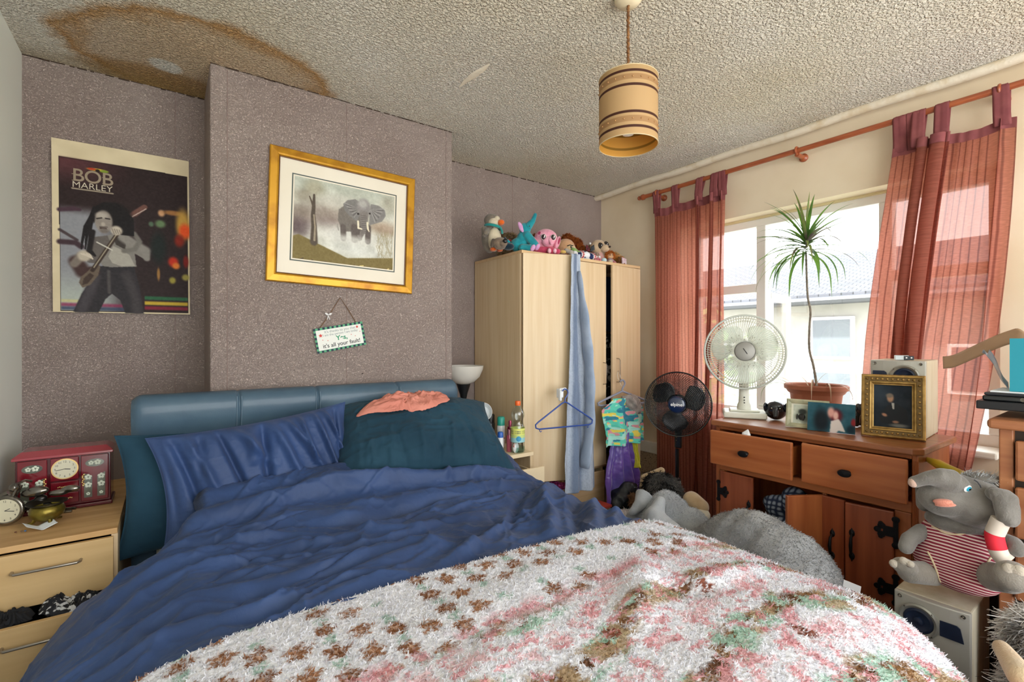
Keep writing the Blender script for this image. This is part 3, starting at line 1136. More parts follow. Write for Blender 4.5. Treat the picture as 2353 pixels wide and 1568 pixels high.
# blanket
def blanket_cols(X, Y, S):
    """white chenille pile with brown rosettes, pink sprays and green leaves"""
    n = X.shape
    jx = X + 0.007 * (vnoise(X * 230, Y * 230, 1) - 0.5) * 2 + 0.014 * (fbm(X * 30, Y * 30, 2, 2) - 0.5)
    jy = Y + 0.007 * (vnoise(X * 230, Y * 230, 4) - 0.5) * 2 + 0.014 * (fbm(X * 30, Y * 30, 2, 5) - 0.5)
    base = np.array(lin('e4e4ea'))
    C = np.ones(n + (3,)) * base
    def lay(m, c):
        m = np.clip(m, 0, 1)[..., None]
        C[:] = C * (1 - m) + np.array(lin(c)) * m
    pile = vnoise(X * 260, Y * 260, 9)
    # the far strip of rosettes: staggered lattice
    yy = 1.06 - jy
    row = 0.075
    col = 0.115
    strip = sstep(0.30, 0.26, yy)
    for off, tone, rad in ((0.0, '9a6a48', 0.0225), (0.5, '8c5c3c', 0.0225)):
        u_ = jx / col + off
        v_ = (yy - 0.045) / (row) + off
        du_ = (u_ - np.round(u_)) * col
        dv_ = (v_ - np.round(v_)) * row
        r = np.hypot(du_, dv_)
        pet = 1 + 0.28 * np.cos(5 * np.arctan2(dv_, du_))
        keep = vnoise(np.round(u_) * 3.3, np.round(v_) * 5.1, 6) > 0.34
        lay(sstep(rad * 1.12, rad * 0.86, r / pet * 1.1) * strip * keep * (0.45 + 0.55 * (pile > 0.33)), tone)
        lay(sstep(0.006, 0.003, r) * strip * keep, 'c9a58c')
    u_ = jx / col + 0.5
    v_ = (yy - 0.045) / row
    du_ = (u_ - np.round(u_)) * col
    dv_ = (v_ - np.round(v_)) * row
    lay(sstep(0.016, 0.011, np.hypot(du_, dv_)) * strip * (pile > 0.35) * 0.7, '7fa892')
    # the patterned body
    body = 1 - strip
    band = fbm(jx * 6.0 + 3, jy * 6.0, 2, 20)
    z1 = np.sin((jx * 7.5 + 1.5 * fbm(jx * 3, jy * 3, 2, 22) * 2.0)) * 0.04
    ph = (yy + z1) / 0.17
    fr_ = ph - np.floor(ph)
    scal = np.abs(fr_ - 0.5) * 2
    pinkm = sstep(0.62, 0.8, scal) * body * (fbm(jx * 44, jy * 44, 2, 25) > 0.54)
    edge_p = np.exp(-((yy - 0.27 + 0.35 * np.abs(z1)) / 0.022) ** 2) * (fbm(jx * 30, jy * 30, 2, 27) > 0.46)
    lay((pinkm * 0.8) * (pile > 0.25), 'e2bcc0')
    lay(edge_p * 0.8 * (pile > 0.2), 'dc9aa2')
    br = sstep(0.42, 0.20, scal) * body * (fbm(jx * 32, jy * 44, 3, 28) > 0.53)
    lay(br * (0.5 + 0.5 * (pile > 0.3)), '8f6a45')
    br2 = sstep(0.30, 0.08, scal) * body * (fbm(jx * 34, jy * 46, 3, 33) > 0.56)
    lay(br2, '6f4a30')
    gr = sstep(0.55, 0.35, scal) * body * (fbm(jx * 20 + 5, jy * 28, 2, 38) > 0.61)
    lay(gr * 0.85 * (pile > 0.2), 'a3c4b2')
    ol = sstep(0.5, 0.3, scal) * body * (fbm(jx * 26 + 9, jy * 30, 2, 44) > 0.62)
    lay(ol * 0.85, 'b39a78')
    pk2 = body * (fbm(jx * 36 + 2, jy * 48, 2, 47) > 0.66)
    lay(pk2 * 0.8 * (pile > 0.2), 'd8969c')
    rs = body * sstep(0.02, 0.015, np.hypot((jx / 0.31 - np.round(jx / 0.31)) * 0.31, (yy / 0.21 - np.round(yy / 0.21)) * 0.21))
    lay(rs * (pile > 0.3), '8b5240')
    # tone varies slightly with the pile noise
    C[:] = C * (0.93 + 0.12 * (pile - 0.3))[..., None]
    return np.concatenate([C, np.ones(n + (1,))], 2)
def blanket_disp(X, Y, Z, S):
    d = 0.010 * (fbm(X * 5, Y * 5, 3, 8) - 0.5) + fold_field(X, Y, [
        (0.75, 0.62, 1.0, 0.80, 0.045, 0.022), (0.98, 0.66, 1.25, 0.62, 0.03, 0.018), (0.9, 0.72, 1.02, 0.60, 0.03, -0.02),
        (0.4, 0.85, 0.9, 0.92, 0.05, 0.008), (1.0, 0.9, 1.35, 0.8, 0.04, 0.008), (0.2, 0.6, 0.6, 0.75, 0.05, 0.010)])
    pile = ridged(X * 150, Y * 150, 2, 61, 1.0)
    d += 0.0035 * pile + 0.003 * vnoise(X * 260, Y * 260, 9)
    side = sstep(0.60, 0.45, Z)
    d += side * 0.02 * (fbm(Y * 8, Y * 0, 2, 5) - 0.4)
    return d
ec = lambda X: 0.035 * np.cos((X - 0.1) * 2.6) - 0.012 + 0.006 * (fbm(X * 12, X * 0, 2, 3) - 0.5)
P_, B_, S_ = cover_surface(1.075, -0.30, 640, 560, blanket_disp, s0=0.03, s1=0.985, lift=0.032, edge_curve=ec)
cols = blanket_cols(B_[:, :, 0] + np.where(B_[:, :, 2] < 0.6, 0, 0), B_[:, :, 1], S_)
# use the distance along the cloth on the hanging side so that the pattern does not smear
Xc = S_ - 0.62
cols = blanket_cols(Xc, B_[:, :, 1], S_)
for j in range(7):
    P_[:, j, 2] -= 0.028 * (1 - j / 7.0) ** 2
mb = MB()
mb.grid(P_)
M_CHEN = mat('chenille_pile', attr='Col', rough=0.95, sheen=0.3, spec=0.1, bump=0.35, bscale=420, bdist=0.004, nscale=350, attr_noise=0.12)
bl = mb.build('blanket', M_CHEN, None, angle=0, colors=cols.reshape(-1, 4))
# the looped pile itself: short tufts standing on the cloth
def tufts(name, P, C, N, n, length, width, m, parent, seed=1, lean=0.9, comb=(0, 0, 0), sub=None):
    rs = np.random.RandomState(seed)
    nu, nv = P.shape[:2]
    i = rs.rand(n) * (nu - 1.001)
    j = rs.rand(n) * (nv - 1.001)
    if sub is not None:
        k_ = sub(P[i.astype(int), j.astype(int)])
        i, j = i[k_], j[k_]
        n = len(i)
    i0, j0 = i.astype(int), j.astype(int)
    fi, fj = (i - i0)[:, None], (j - j0)[:, None]
    B = (P[i0, j0] * (1 - fi) + P[i0 + 1, j0] * fi) * (1 - fj) + (P[i0, j0 + 1] * (1 - fi) + P[i0 + 1, j0 + 1] * fi) * fj
    return strands(name, B, N[i0, j0], C[i0, j0], length, width, m, parent, rs, lean, comb)
def strands(name, B, Nn, C, length, width, m, parent, rs, lean, comb=(0, 0, 0)):
    n = len(B)
    R = rs.randn(n, 3)
    D = Nn + lean * R * 0.5 + np.array(comb)
    D /= np.linalg.norm(D, axis=1, keepdims=True)
    W = np.cross(D, rs.randn(n, 3))
    W /= np.linalg.norm(W, axis=1, keepdims=True) + 1e-9
    L_ = length * rs.uniform(0.6, 1.25, (n, 1))
    bend = rs.randn(n, 3) * 0.35 * L_ + np.array(comb) * L_ * 0.6
    w_ = width * rs.uniform(0.7, 1.3, (n, 1))
    p0 = B - D * 0.001
    p1 = B + D * L_ * 0.55
    p2 = B + D * L_ + bend
    V = np.stack([p0 - W * w_, p0 + W * w_, p1 + W * w_, p1 - W * w_, p2 + W * w_ * 0.5, p2 - W * w_ * 0.5], 1).reshape(-1, 3)
    me = bpy.data.meshes.new(name)
    off = origin_of(parent)
    V = V - np.array(off)
    me.vertices.add(n * 6)
    me.vertices.foreach_set('co', V.reshape(-1).astype(np.float32))
    base = (np.arange(n) * 6)[:, None]
    F = np.concatenate([base + np.array([0, 1, 2, 3]), base + np.array([3, 2, 4, 5])], 1).reshape(-1)
    me.loops.add(n * 8)
    me.loops.foreach_set('vertex_index', F.astype(np.int32))
    me.polygons.add(n * 2)
    me.polygons.foreach_set('loop_start', (np.arange(n * 2) * 4).astype(np.int32))
    me.update(calc_edges=True)
    sh = rs.uniform(0.85, 1.12, (n, 1))
    cc = np.clip(C[:, :3] * sh, 0, 1)
    cc = np.concatenate([cc, np.ones((n, 1))], 1)
    ca = me.color_attributes.new('Col', 'FLOAT_COLOR', 'POINT')
    ca.data.foreach_set('color', np.repeat(cc, 6, axis=0).astype(np.float32).reshape(-1))
    me.materials.append(m)
    o = bpy.data.objects.new(name, me)
    COL.objects.link(o)
    o.parent = parent
    o['kind'] = 'stuff'
    return o
_du = np.gradient(B_, axis=0)
_dv = np.gradient(B_, axis=1)
_N = np.cross(_du, _dv)
_N /= np.linalg.norm(_N, axis=2, keepdims=True) + 1e-9
if _N[320, 280, 2] < 0:
    _N = -_N
M_TUFT = mat('chenille_tuft', attr='Col', rough=0.9, spec=0.1, trans_lucent=0.25)
tufts('pile', P_, cols, _N, 230000, 0.0055, 0.0009, M_TUFT, bl, 3, 1.1, (0.15, -0.1, -0.25), sub=lambda q_: (q_[:, 2] > 0.35) & (q_[:, 1] > 0.1))
tag(bl, 'white chenille blanket with brown, pink and green flowers on the bed foot', 'blanket')

# peach top thrown on the right pillow
def crumple(name, m, c, w, h, zf, seed, label=None, cat=None, parent=None, yaw=0, amp=0.018, freq=5, outline=None, nx=110, ny=90, thick=0.003):
    U, V = np.meshgrid(np.linspace(-1, 1, nx), np.linspace(-1, 1, ny), indexing='ij')
    ang = np.arctan2(V, U)
    sq = np.maximum(np.abs(U), np.abs(V))
    R = np.hypot(U, V) + 1e-9
    uu = U / R * sq
    vv = V / R * sq
    k = 1 + 0.22 * (fbm(np.cos(ang) * 2 + 5, np.sin(ang) * 2 + 5, 3, seed) - 0.5) * 2
    if outline is not None:
        k = k * outline(ang)
    X = uu * w / 2 * k
    Y = vv * h / 2 * k
    cy, sy = math.cos(math.radians(yaw)), math.sin(math.radians(yaw))
    XX = c[0] + X * cy - Y * sy
    YY = c[1] + X * sy + Y * cy
    D = amp * ridged(U * freq * 0.5 + seed, V * freq * 0.3, 3, seed, 1.5) + amp * 0.4 * ridged(U * freq * 2, V * freq, 2, seed + 7)
    D = D * (0.25 + 0.75 * (1 - sq ** 4))
    Z = zf(XX, YY) + 0.004 + D
    mb = MB()
    mb.grid(np.stack([XX, YY, Z], 2))
    o = mb.build(name, m, parent, angle=0, solid=thick)
    if label:
        tag(o, label, cat)
    return o
# ================================================================== ON THE WALLS
def quad_map(TL, TR, BL, BR):
    """turn a point traced on a slanted photograph of a flat picture into 0..1 picture coordinates"""
    A = []
    for (X, Y), (u, v) in zip((TL, TR, BL, BR), ((0, 0), (1, 0), (0, 1), (1, 1))):
        A.append([X, Y, 1, 0, 0, 0, -u * X, -u * Y, u])
        A.append([0, 0, 0, X, Y, 1, -v * X, -v * Y, v])
    A = np.array(A, float)
    h = np.linalg.solve(A[:, :8], A[:, 8])
    def f(X, Y):
        w_ = h[6] * X + h[7] * Y + 1
        return ((h[0] * X + h[1] * Y + h[2]) / w_, (h[3] * X + h[4] * Y + h[5]) / w_)
    return f
M_PRINT = mat('printed_paper', attr='Col', rough=0.5, spec=0.12)
M_PRINT_MATT = mat('printed_matt', attr='Col', rough=0.6, spec=0.3)

# ---- guitarist poster
q = quad_map((405, 112), (1430, 300), (372, 1418), (1408, 1465))
P = Paint(260, 400, (206, 192, 160))
P.noise(0.10, 6, 3)
def pp(pts):
    return [q(*p) for p in pts]
P.poly(pp([(455, 250), (1412, 415), (1395, 1452), (430, 1412)]), (44, 33, 33))
P.mix(sstep(0.30, 0.11, P.Y) * sstep(0.6, 0.1, P.X) * sstep(0.09, 0.115, P.Y) * sstep(0.045, 0.055, P.X), (96, 56, 60), 0.8)
in_pic = sstep(0.052, 0.056, P.X) * sstep(0.985, 0.980, P.X) * sstep(0.105, 0.112, P.Y) * sstep(0.99, 0.985, P.Y)
P.mix(in_pic * sstep(0.36, 0.44, P.Y) * sstep(0.62, 0.28, P.X) * sstep(1.2, 0.9, P.Y), (138, 140, 146), 0.95)
P.mix(in_pic * sstep(0.70, 0.95, P.Y) * sstep(0.5, 0.25, P.X), (176, 186, 172), 0.7)
for (x, y, rx, ry, c) in ((1210, 690, 26, 26, (196, 150, 110)), (1300, 690, 80, 20, (150, 104, 60)), (1370, 780, 55, 120, (190, 150, 70)), (1385, 830, 50, 60, (226, 84, 34)),
                          (1340, 900, 40, 50, (130, 40, 26)), (1290, 1060, 40, 40, (190, 50, 30)), (1310, 1090, 30, 26, (214, 120, 50)), (1280, 1200, 26, 26, (150, 140, 60)), (1200, 770, 40, 30, (96, 120, 84)),
                          (1130, 770, 20, 20, (80, 100, 80)), (1175, 1150, 12, 50, (150, 110, 60)), (1380, 1180, 30, 26, (150, 140, 70)), (1385, 1060, 22, 50, (120, 30, 24)), (1180, 950, 60, 120, (30, 36, 34))):
    cx, cy = q(x, y)
    P.ell(cx, cy, rx / 1030, ry / 1300, c, 0.5)
for (yy, c, x0) in ((0.90, (44, 92, 62), 0.64), (0.932, (188, 160, 54), 0.64), (0.962, (120, 36, 52), 0.64)):
    P.rect(x0, yy - 0.011, 0.98, yy + 0.011, c, 0.006)
P.rect(0.055, 0.925, 0.20, 0.94, (196, 186, 120), 0.008, 0.7)
P.rect(0.055, 0.945, 0.50, 0.965, (130, 46, 78), 0.008, 0.8)
P.rect(0.055, 0.965, 0.5, 0.985, (52, 62, 88), 0.008, 0.8)
# blurred microphone stands on the left
P.line(pp([(450, 650), (560, 645), (600, 655)]), [0.018, 0.020, 0.012], (70, 50, 60), 0.5)
P.line(pp([(445, 800), (570, 880)]), 0.012, (70, 60, 62), 0.5)
P.line(pp([(445, 890), (560, 900), (600, 930)]), 0.022, (60, 44, 50), 0.5)
# figure
P.poly(pp([(600, 1100), (700, 1080), (990, 1080), (1030, 1250), (1055, 1445), (915, 1440), (880, 1340), (820, 1290), (770, 1330), (715, 1430), (525, 1420), (590, 1290), (650, 1200)]), (46, 43, 46), 1)
P.line(pp([(700, 1160), (640, 1300), (590, 1400)]), 0.035, (66, 62, 66), 0.7)
P.line(pp([(930, 1150), (990, 1300), (1010, 1430)]), 0.035, (62, 58, 60), 0.7)
P.line(pp([(800, 1120), (800, 1280)]), 0.012, (74, 70, 70), 0.7)
P.poly(pp([(720, 880), (860, 830), (960, 860), (1060, 940), (1100, 1000), (1080, 1040), (1000, 990), (1010, 1090), (820, 1090), (760, 1080), (700, 1000)]), (126, 122, 116), 1)
P.poly(pp([(840, 930), (900, 960), (960, 1000), (1000, 1085), (900, 1085), (830, 1060), (800, 1010)]), (160, 156, 146), 1)
P.poly(pp([(840, 860), (940, 880), (930, 960), (860, 920)]), (60, 54, 50), 1)
P.poly(pp([(700, 860), (800, 850), (830, 930), (760, 1000), (700, 1060), (640, 1050), (650, 960)]), (96, 90, 86), 1)
P.line(pp([(920, 870), (1010, 930), (1080, 970), (1090, 1030)]), [0.04, 0.045, 0.04, 0.025], (132, 128, 122), 0.4)
P.line(pp([(1000, 840), (1040, 900), (1000, 960), (920, 970)]), 0.02, (110, 106, 100), 0.5)
P.line(pp([(560, 1040), (610, 1120), (690, 1120)]), [0.05, 0.055, 0.04], (64, 46, 44), 0.4)
P.line(pp([(545, 1060), (600, 1000), (650, 980)]), [0.03, 0.035, 0.03], (118, 108, 100), 0.4)
P.ell(*q(620, 1000), 0.045, 0.032, (176, 166, 150), 0.3)
for k in range(4):
    P.line(pp([(600 + 20 * k, 985), (640 + 14 * k, 1000 + 8 * k)]), 0.006, (196, 186, 170), 0.4)
# guitar
P.poly(pp([(590, 1160), (640, 1120), (700, 1060), (740, 1080), (720, 1150), (660, 1220), (600, 1240), (575, 1200)]), (98, 86, 74), 1)
P.poly(pp([(610, 1170), (660, 1130), (690, 1150), (640, 1210), (600, 1220)]), (64, 52, 46), 1)
P.line(pp([(680, 1110), (960, 720)]), 0.016, (60, 48, 42), 0.3)
P.line(pp([(690, 1090), (950, 730)]), 0.004, (150, 140, 120), 0.3)
P.line(pp([(950, 720), (1010, 690), (1085, 640)]), [0.012, 0.026, 0.022], (104, 72, 64), 0.3)
P.line(pp([(990, 712), (1095, 655)]), 0.004, (180, 160, 150), 0.3)
P.line(pp([(720, 900), (830, 960)]), 0.006, (190, 186, 176), 0.4)
# head and locks
P.ell(*q(850, 700), 0.13, 0.075, (30, 26, 26), 0.2)
P.poly(pp([(700, 640), (780, 600), (880, 610), (1000, 730), (1000, 860), (900, 850), (860, 800), (840, 700), (760, 660), (700, 760), (690, 700)]), (28, 25, 26), 1)
for k in range(9):
    x0 = 700 - k * 3
    P.line(pp([(x0 + 8, 640 + 8 * k), (680 - 6 * k, 780), (660 - 10 * k + 12 * (k % 3), 900 + 16 * (k % 4))]), [0.012, 0.009, 0.005], (30, 27, 28), 0.4)
P.line(pp([(690, 820), (660, 960), (700, 1000)]), [0.02, 0.02, 0.01], (34, 30, 30), 0.4)
P.ell(*q(775, 745), 0.062, 0.066, (138, 130, 122), 0.15)
P.ell(*q(760, 700), 0.040, 0.018, (168, 160, 150), 0.5)
P.line(pp([(725, 722), (760, 718)]), 0.006, (50, 44, 42), 0.5)
P.line(pp([(790, 722), (820, 728)]), 0.006, (50, 44, 42), 0.5)
P.ell(*q(770, 765), 0.014, 0.012, (168, 158, 146), 0.5)
P.line(pp([(750, 795), (790, 800)]), 0.007, (60, 46, 44), 0.5)
P.line(pp([(745, 785), (800, 788)]), 0.004, (80, 70, 66), 0.5)
P.ell(*q(775, 815), 0.03, 0.014, (110, 102, 96), 0.5)
P.ell(*q(868, 815), 0.042, 0.028, (186, 176, 160), 0.3)
for k in range(4):
    P.line(pp([(835 + 18 * k, 800 + 4 * k), (850 + 16 * k, 838)]), 0.005, (140, 130, 118), 0.5)
P.ell(*q(740, 360), 0.07, 0.008, (206, 176, 60), 0.3)
P.ell(*q(700, 352), 0.03, 0.006, (176, 60, 40), 0.3)
P.ell(*q(790, 372), 0.03, 0.008, (120, 140, 50), 0.3)
P.ell(*q(742, 366), 0.016, 0.009, (40, 30, 26), 0.3)
P.line(pp([(548, 492), (850, 538)]), 0.006, (150, 138, 120), 0.3)
P.noise(0.05, 60, 9, in_pic)
poster = thing('poster', 'framed music poster of a guitarist on the mauve wall left of the chimney breast', 'poster', (-0.147, 2.69, 1.42))
MP = T(-0.147, 2.682, 1.777) @ rot(0, -0.4, 0)
o_ = MP @ Vector((-0.2325, 0, 0.356))
U_ = (MP @ Vector((0.2325, 0, 0.356))) - o_
V_ = (MP @ Vector((-0.2325, 0, -0.356))) - o_
print_sheet('print', P, o_, U_, V_, M_PRINT, poster, 0.005)
M_TXT = mat('poster_lettering', '8c7c66', 0.35)
M_TXT2 = mat('poster_lettering_pale', 'c3b9a4', 0.35)
def on_poster(px, py, lift=0.0006):
    u_, v_ = q(px, py)
    pt = o_ + U_ * u_ + V_ * v_
    return T(pt.x, pt.y - lift, pt.z) @ rot(90, 0, 0)
text_mesh('BOB', 0.074, M_TXT, 'lettering', poster, on_poster(705, 418), 0.0002, bold=0.0006, sx=0.95, spacing=0.95)
text_mesh('MARLEY', 0.036, M_TXT2, 'lettering', poster, on_poster(700, 486), 0.0002, bold=-0.0002, sx=1.0)
# little serifs turn the plain capitals into roman ones
def serif(px, py, w_):
    u_, v_ = q(px, py)
    pt = o_ + U_ * u_ + V_ * v_
    MB().box((pt.x, pt.y - 0.0008, pt.z), (w_, 0.0004, 0.0022)).build('serif', M_TXT, poster, smooth=False)
for px in (575, 800):
    serif(px, 388 if px < 700 else 420, 0.024)
    serif(px, 436 if px < 700 else 466, 0.024)
MB().box((0, 0.0025, 0), (0.462, 0.003, 0.709), MP @ T(0, 0.008, 0)).build('backing_board', mat('board_edge', '5b4a38', 0.8), poster, smooth=False)

# ---- elephant print in a gilt frame
q = quad_map((270, 295), (938, 425), (262, 850), (925, 932))
P = Paint(360, 270, (196, 196, 184))
def pp(pts):
    return [q(*p) for p in pts]
P.mix(sstep(0.35, 0.0, P.Y), (170, 178, 166), 0.7)
for (x, y, rx, ry, c, op) in ((400, 380, 60, 60, (150, 144, 120), .7), (330, 430, 60, 40, (146, 138, 122), .7), (310, 560, 90, 70, (120, 108, 98), .9), (480, 560, 130, 80, (150, 138, 128), .9), (300, 640, 80, 60, (86, 70, 72), .9),
                              (500, 620, 90, 50, (136, 122, 118), .7), (900, 480, 60, 60, (168, 164, 148), .7), (860, 650, 110, 50, (150, 128, 108), .8), (640, 700, 230, 60, (206, 206, 200), .9), (680, 790, 200, 50, (204, 206, 200), .9), (560, 470, 130, 50, (188, 186, 176), .7)):
    cx, cy = q(x, y)
    P.ell(cx, cy, rx / 668, ry / 555, c, 0.7, 0, op)
P.noise(0.16, 12, 3)
# grasses
P.poly(pp([(262, 700), (300, 690), (400, 740), (520, 800), (620, 850), (780, 850), (925, 850), (925, 932), (262, 850)]), (118, 104, 60), 4)
g_ = np.random.RandomState(4)
for k in range(420):
    t = g_.rand()
    X0 = 262 + t * 660
    ylo = 690 + 0.42 * max(0, 520 - X0 + 120) * 0 + np.interp(X0, [262, 400, 620, 780, 925], [700, 745, 855, 850, 840])
    Y0 = ylo + g_.rand() * (np.interp(X0, [262, 925], [850, 930]) - ylo)
    c = [(196, 172, 96), (70, 58, 36), (150, 126, 66), (96, 80, 46), (214, 196, 130)][g_.randint(5)]
    a = g_.uniform(-0.9, 0.5)
    P.line(pp([(X0, Y0), (X0 + 22 * math.cos(a), Y0 + 14 * math.sin(a) - 6)]), 0.0055, c, 0.5)
for k in range(120):
    X0 = 820 + g_.rand() * 100
    Y0 = 700 + g_.rand() * 160
    P.line(pp([(X0, Y0), (X0 + g_.uniform(-14, 14), Y0 - g_.uniform(20, 50))]), 0.0022, (150, 140, 110), 0.5, 0.6)
# dead tree
P.line(pp([(400, 740), (400, 640), (392, 560), (396, 500), (398, 425)]), [0.036, 0.026, 0.020, 0.016, 0.010], (78, 68, 58), 0.3)
P.line(pp([(396, 510), (382, 470), (368, 435)]), [0.012, 0.008, 0.006], (84, 74, 62), 0.3)
P.line(pp([(404, 730), (406, 640), (398, 560)]), [0.010, 0.008, 0.006], (150, 138, 118), 0.4)
# elephant
P.poly(pp([(560, 520), (600, 490), (680, 470), (720, 500), (720, 640), (660, 670), (600, 670), (575, 640), (555, 590)]), (112, 106, 100), 3)
for (a_, b_, w_) in (((590, 640), (594, 715), .028), ((665, 640), (668, 722), .034), ((700, 650), (700, 715), .026), ((758, 640), (756, 735), .030)):
    P.line(pp([a_, b_]), w_, (92, 84, 80), 0.3)
P.poly(pp([(590, 480), (620, 455), (670, 448), (705, 470), (700, 560), (680, 600), (640, 570), (600, 530)]), (120, 118, 116), 2)
P.poly(pp([(775, 478), (830, 490), (870, 520), (877, 560), (850, 600), (800, 615), (765, 625), (765, 560)]), (126, 124, 122), 2)
for k in range(9):
    P.line(pp([(700, 520), (600 + 8 * k, 475 + 12 * k)]), 0.005, (84, 80, 80) if k % 2 else (160, 158, 154), 0.7, 0.6)
    P.line(pp([(775, 520), (868 - 8 * k, 510 + 12 * k)]), 0.005, (88, 84, 84) if k % 2 else (164, 162, 158), 0.7, 0.6)
P.ell(*q(728, 510), 0.072, 0.125, (136, 132, 130), 0.25)
P.ell(*q(720, 480), 0.045, 0.05, (168, 166, 162), 0.6)
P.line(pp([(730, 560), (730, 620), (722, 670), (708, 705), (694, 700)]), [0.046, 0.034, 0.026, 0.018, 0.013], (122, 116, 112), 0.3)
for k in range(10):
    P.line(pp([(712, 560 + k * 13), (748 - k, 563 + k * 13)]), 0.0028, (84, 78, 76), 0.5, 0.7)
P.ell(*q(690, 548), 0.012, 0.012, (40, 34, 32), 0.4)
P.ell(*q(768, 545), 0.010, 0.012, (40, 34, 32), 0.4)
P.line(pp([(690, 600), (692, 645), (716, 652)]), [0.010, 0.010, 0.005], (222, 214, 190), 0.3)
P.line(pp([(752, 610), (756, 650), (764, 668)]), [0.010, 0.010, 0.005], (222, 214, 190), 0.3)
P.line(pp([(552, 620), (560, 660)]), 0.006, (150, 146, 140), 0.4)
P.ell(*q(640, 725), 0.20, 0.05, (206, 206, 200), 0.8, 0, 0.8)
P.noise(0.08, 70, 6)
pic = thing('framed_picture', 'gilt framed print of an elephant hanging on the chimney breast', 'picture', (0.697, YC, 1.55))
MP = T(0.697, YC, 1.852) @ rot(0, 1.7, 0)
FW, FH = 0.68, 0.597
M_GILT = mat('worn_gilt', 'c79226', 0.38, metal=0.45, color2='9a6416', nscale=14, nstretch=(1, 1, 1), ramp=(0.45, 0.75), bump=0.1, bscale=60)
M_GILT2 = mat('dark_red_gilt_line', '6a3c1c', 0.5)
def frame_ring(mb, W, H, prof, M):
    """mitred moulding: prof = list of (inset from outer edge, height off the wall)"""
    rings = []
    for (d, hh) in prof:
        rings.append([(-W / 2 + d, -hh, -H / 2 + d), (W / 2 - d, -hh, -H / 2 + d), (W / 2 - d, -hh, H / 2 - d), (-W / 2 + d, -hh, H / 2 - d)])
    vs = [p for r in rings for p in r]
    fs = []
    for i in range(len(rings) - 1):
        for k in range(4):
            a = i * 4 + k
            b = i * 4 + (k + 1) % 4
            fs.append((a, b, b + 4, a + 4))
    mb.add(vs, fs, M)
f = MB()
frame_ring(f, FW, FH, [(0, 0.001), (0, 0.020), (0.004, 0.024), (0.030, 0.027), (0.036, 0.024), (0.040, 0.016)], MP)
f.build('frame', M_GILT, pic, smooth=False)
f = MB()
frame_ring(f, FW, FH, [(0.0402, 0.020), (0.0425, 0.019), (0.0425, 0.012)], MP)
f.build('inner_beading', M_GILT2, pic, smooth=False)
M_MOUNT = mat('cream_mount_board', 'e6dfd0', 0.8, color2='ded6c4', nscale=3)
MB().box((0, -0.008, 0), (FW - 0.082, 0.006, FH - 0.082), MP).build('mount', M_MOUNT, pic, smooth=False)
IW, IH = 0.470, 0.372
f = MB()
frame_ring(f, IW + 0.022, IH + 0.022, [(0, 0.0112), (0, 0.0117), (0.005, 0.0117), (0.005, 0.0112)], MP)
f.build('mount_line', mat('slate_line', '4a5552', 0.7), pic, smooth=False)
o_ = MP @ Vector((-IW / 2, -0.0125, IH / 2))
U_ = (MP @ Vector((IW / 2, -0.0125, IH / 2))) - o_
V_ = (MP @ Vector((-IW / 2, -0.0125, -IH / 2))) - o_
print_sheet('print', P, o_, U_, V_, M_PRINT_MATT, pic, 0.0009)

# ---- small hanging sign
c0 = at(783, 775, y=2.316)
sign = thing('hanging_sign', 'small white joke sign with green chequered border hanging on twine', 'sign', (c0.x, YC, c0.z))
MP = T(c0.x, 2.3235, c0.z) @ rot(0, -10.5, 0)
SW, SH = 0.232, 0.115
P = Paint(232, 116, (226, 228, 222))
cell = 0.0105
gx = np.floor(P.X * SW / cell)
gy = np.floor(P.Y * SH / cell)
bmask = ((P.X * SW < cell) | (P.X * SW > SW - cell) | (P.Y * SH < cell) | (P.Y * SH > SH - cell)).astype(float)
P.mix(bmask, (86, 158, 118))
P.mix(bmask * (((gx + gy) % 2) == 0), (22, 50, 66))
o_ = MP @ Vector((-SW / 2, -0.0035, SH / 2))
U_ = (MP @ Vector((SW / 2, -0.0035, SH / 2))) - o_
V_ = (MP @ Vector((-SW / 2, -0.0035, -SH / 2))) - o_
print_sheet('plaque', P, o_, U_, V_, M_PRINT_MATT, sign, 0.0055)
MT = lambda x, z: MP @ T(x, -0.0040, z) @ rot(90, 0, 0)
M_GREY = mat('grey_ink', '7e8c90', 0.7)
M_BLACK = mat('black_ink', '26282e', 0.7)
text_mesh("It's thanks to you that", 0.0165, M_GREY, 'lettering', sign, MT(0.004, 0.035), 0.0001)
text_mesh("I am the person I am today", 0.0150, M_GREY, 'lettering', sign, MT(0.004, 0.020), 0.0001)
text_mesh("Yes,", 0.031, mat('green_ink', '2f8f6c', 0.7), 'lettering', sign, MT(0.006, -0.002), 0.0001, bold=0.0008)
text_mesh("it's all your fault!", 0.0265, M_BLACK, 'lettering', sign, MT(0.002, -0.030), 0.0001, bold=0.0002)
st = MB()
def star(mb, x, z, r, M, n=5):
    poly = []
    for k in range(2 * n):
        a = PI / 2 + k * PI / n
        rr = r if k % 2 == 0 else r * 0.45
        poly.append((x + rr * math.cos(a), -0.0006, z + rr * math.sin(a)))
    mb.add([(x, -0.0006, z)] + poly, [(0, 1 + k, 1 + (k + 1) % (2 * n)) for k in range(2 * n)], M)
for (x, z, r) in ((-0.088, 0.022, 0.010), (0.086, 0.036, 0.008), (0.052, 0.004, 0.003), (-0.082, 0.0, 0.003), (-0.06, -0.006, 0.003), (0.096, 0.012, 0.003), (0.07, -0.006, 0.003)):
    star(st, x, z, r, MP @ T(0, -0.0036, 0))
st.build('printed_stars', mat('red_ink', 'c8403a', 0.7), sign, smooth=False)
nail = at(782, 684, y=2.322)
tw = MB()
pa = MP @ Vector((-SW / 2 + 0.03, -0.001, SH / 2 - 0.002))
pb = MP @ Vector((SW / 2 - 0.03, -0.001, SH / 2 - 0.002))
nn = Vector((nail.x, 2.3255, nail.z))
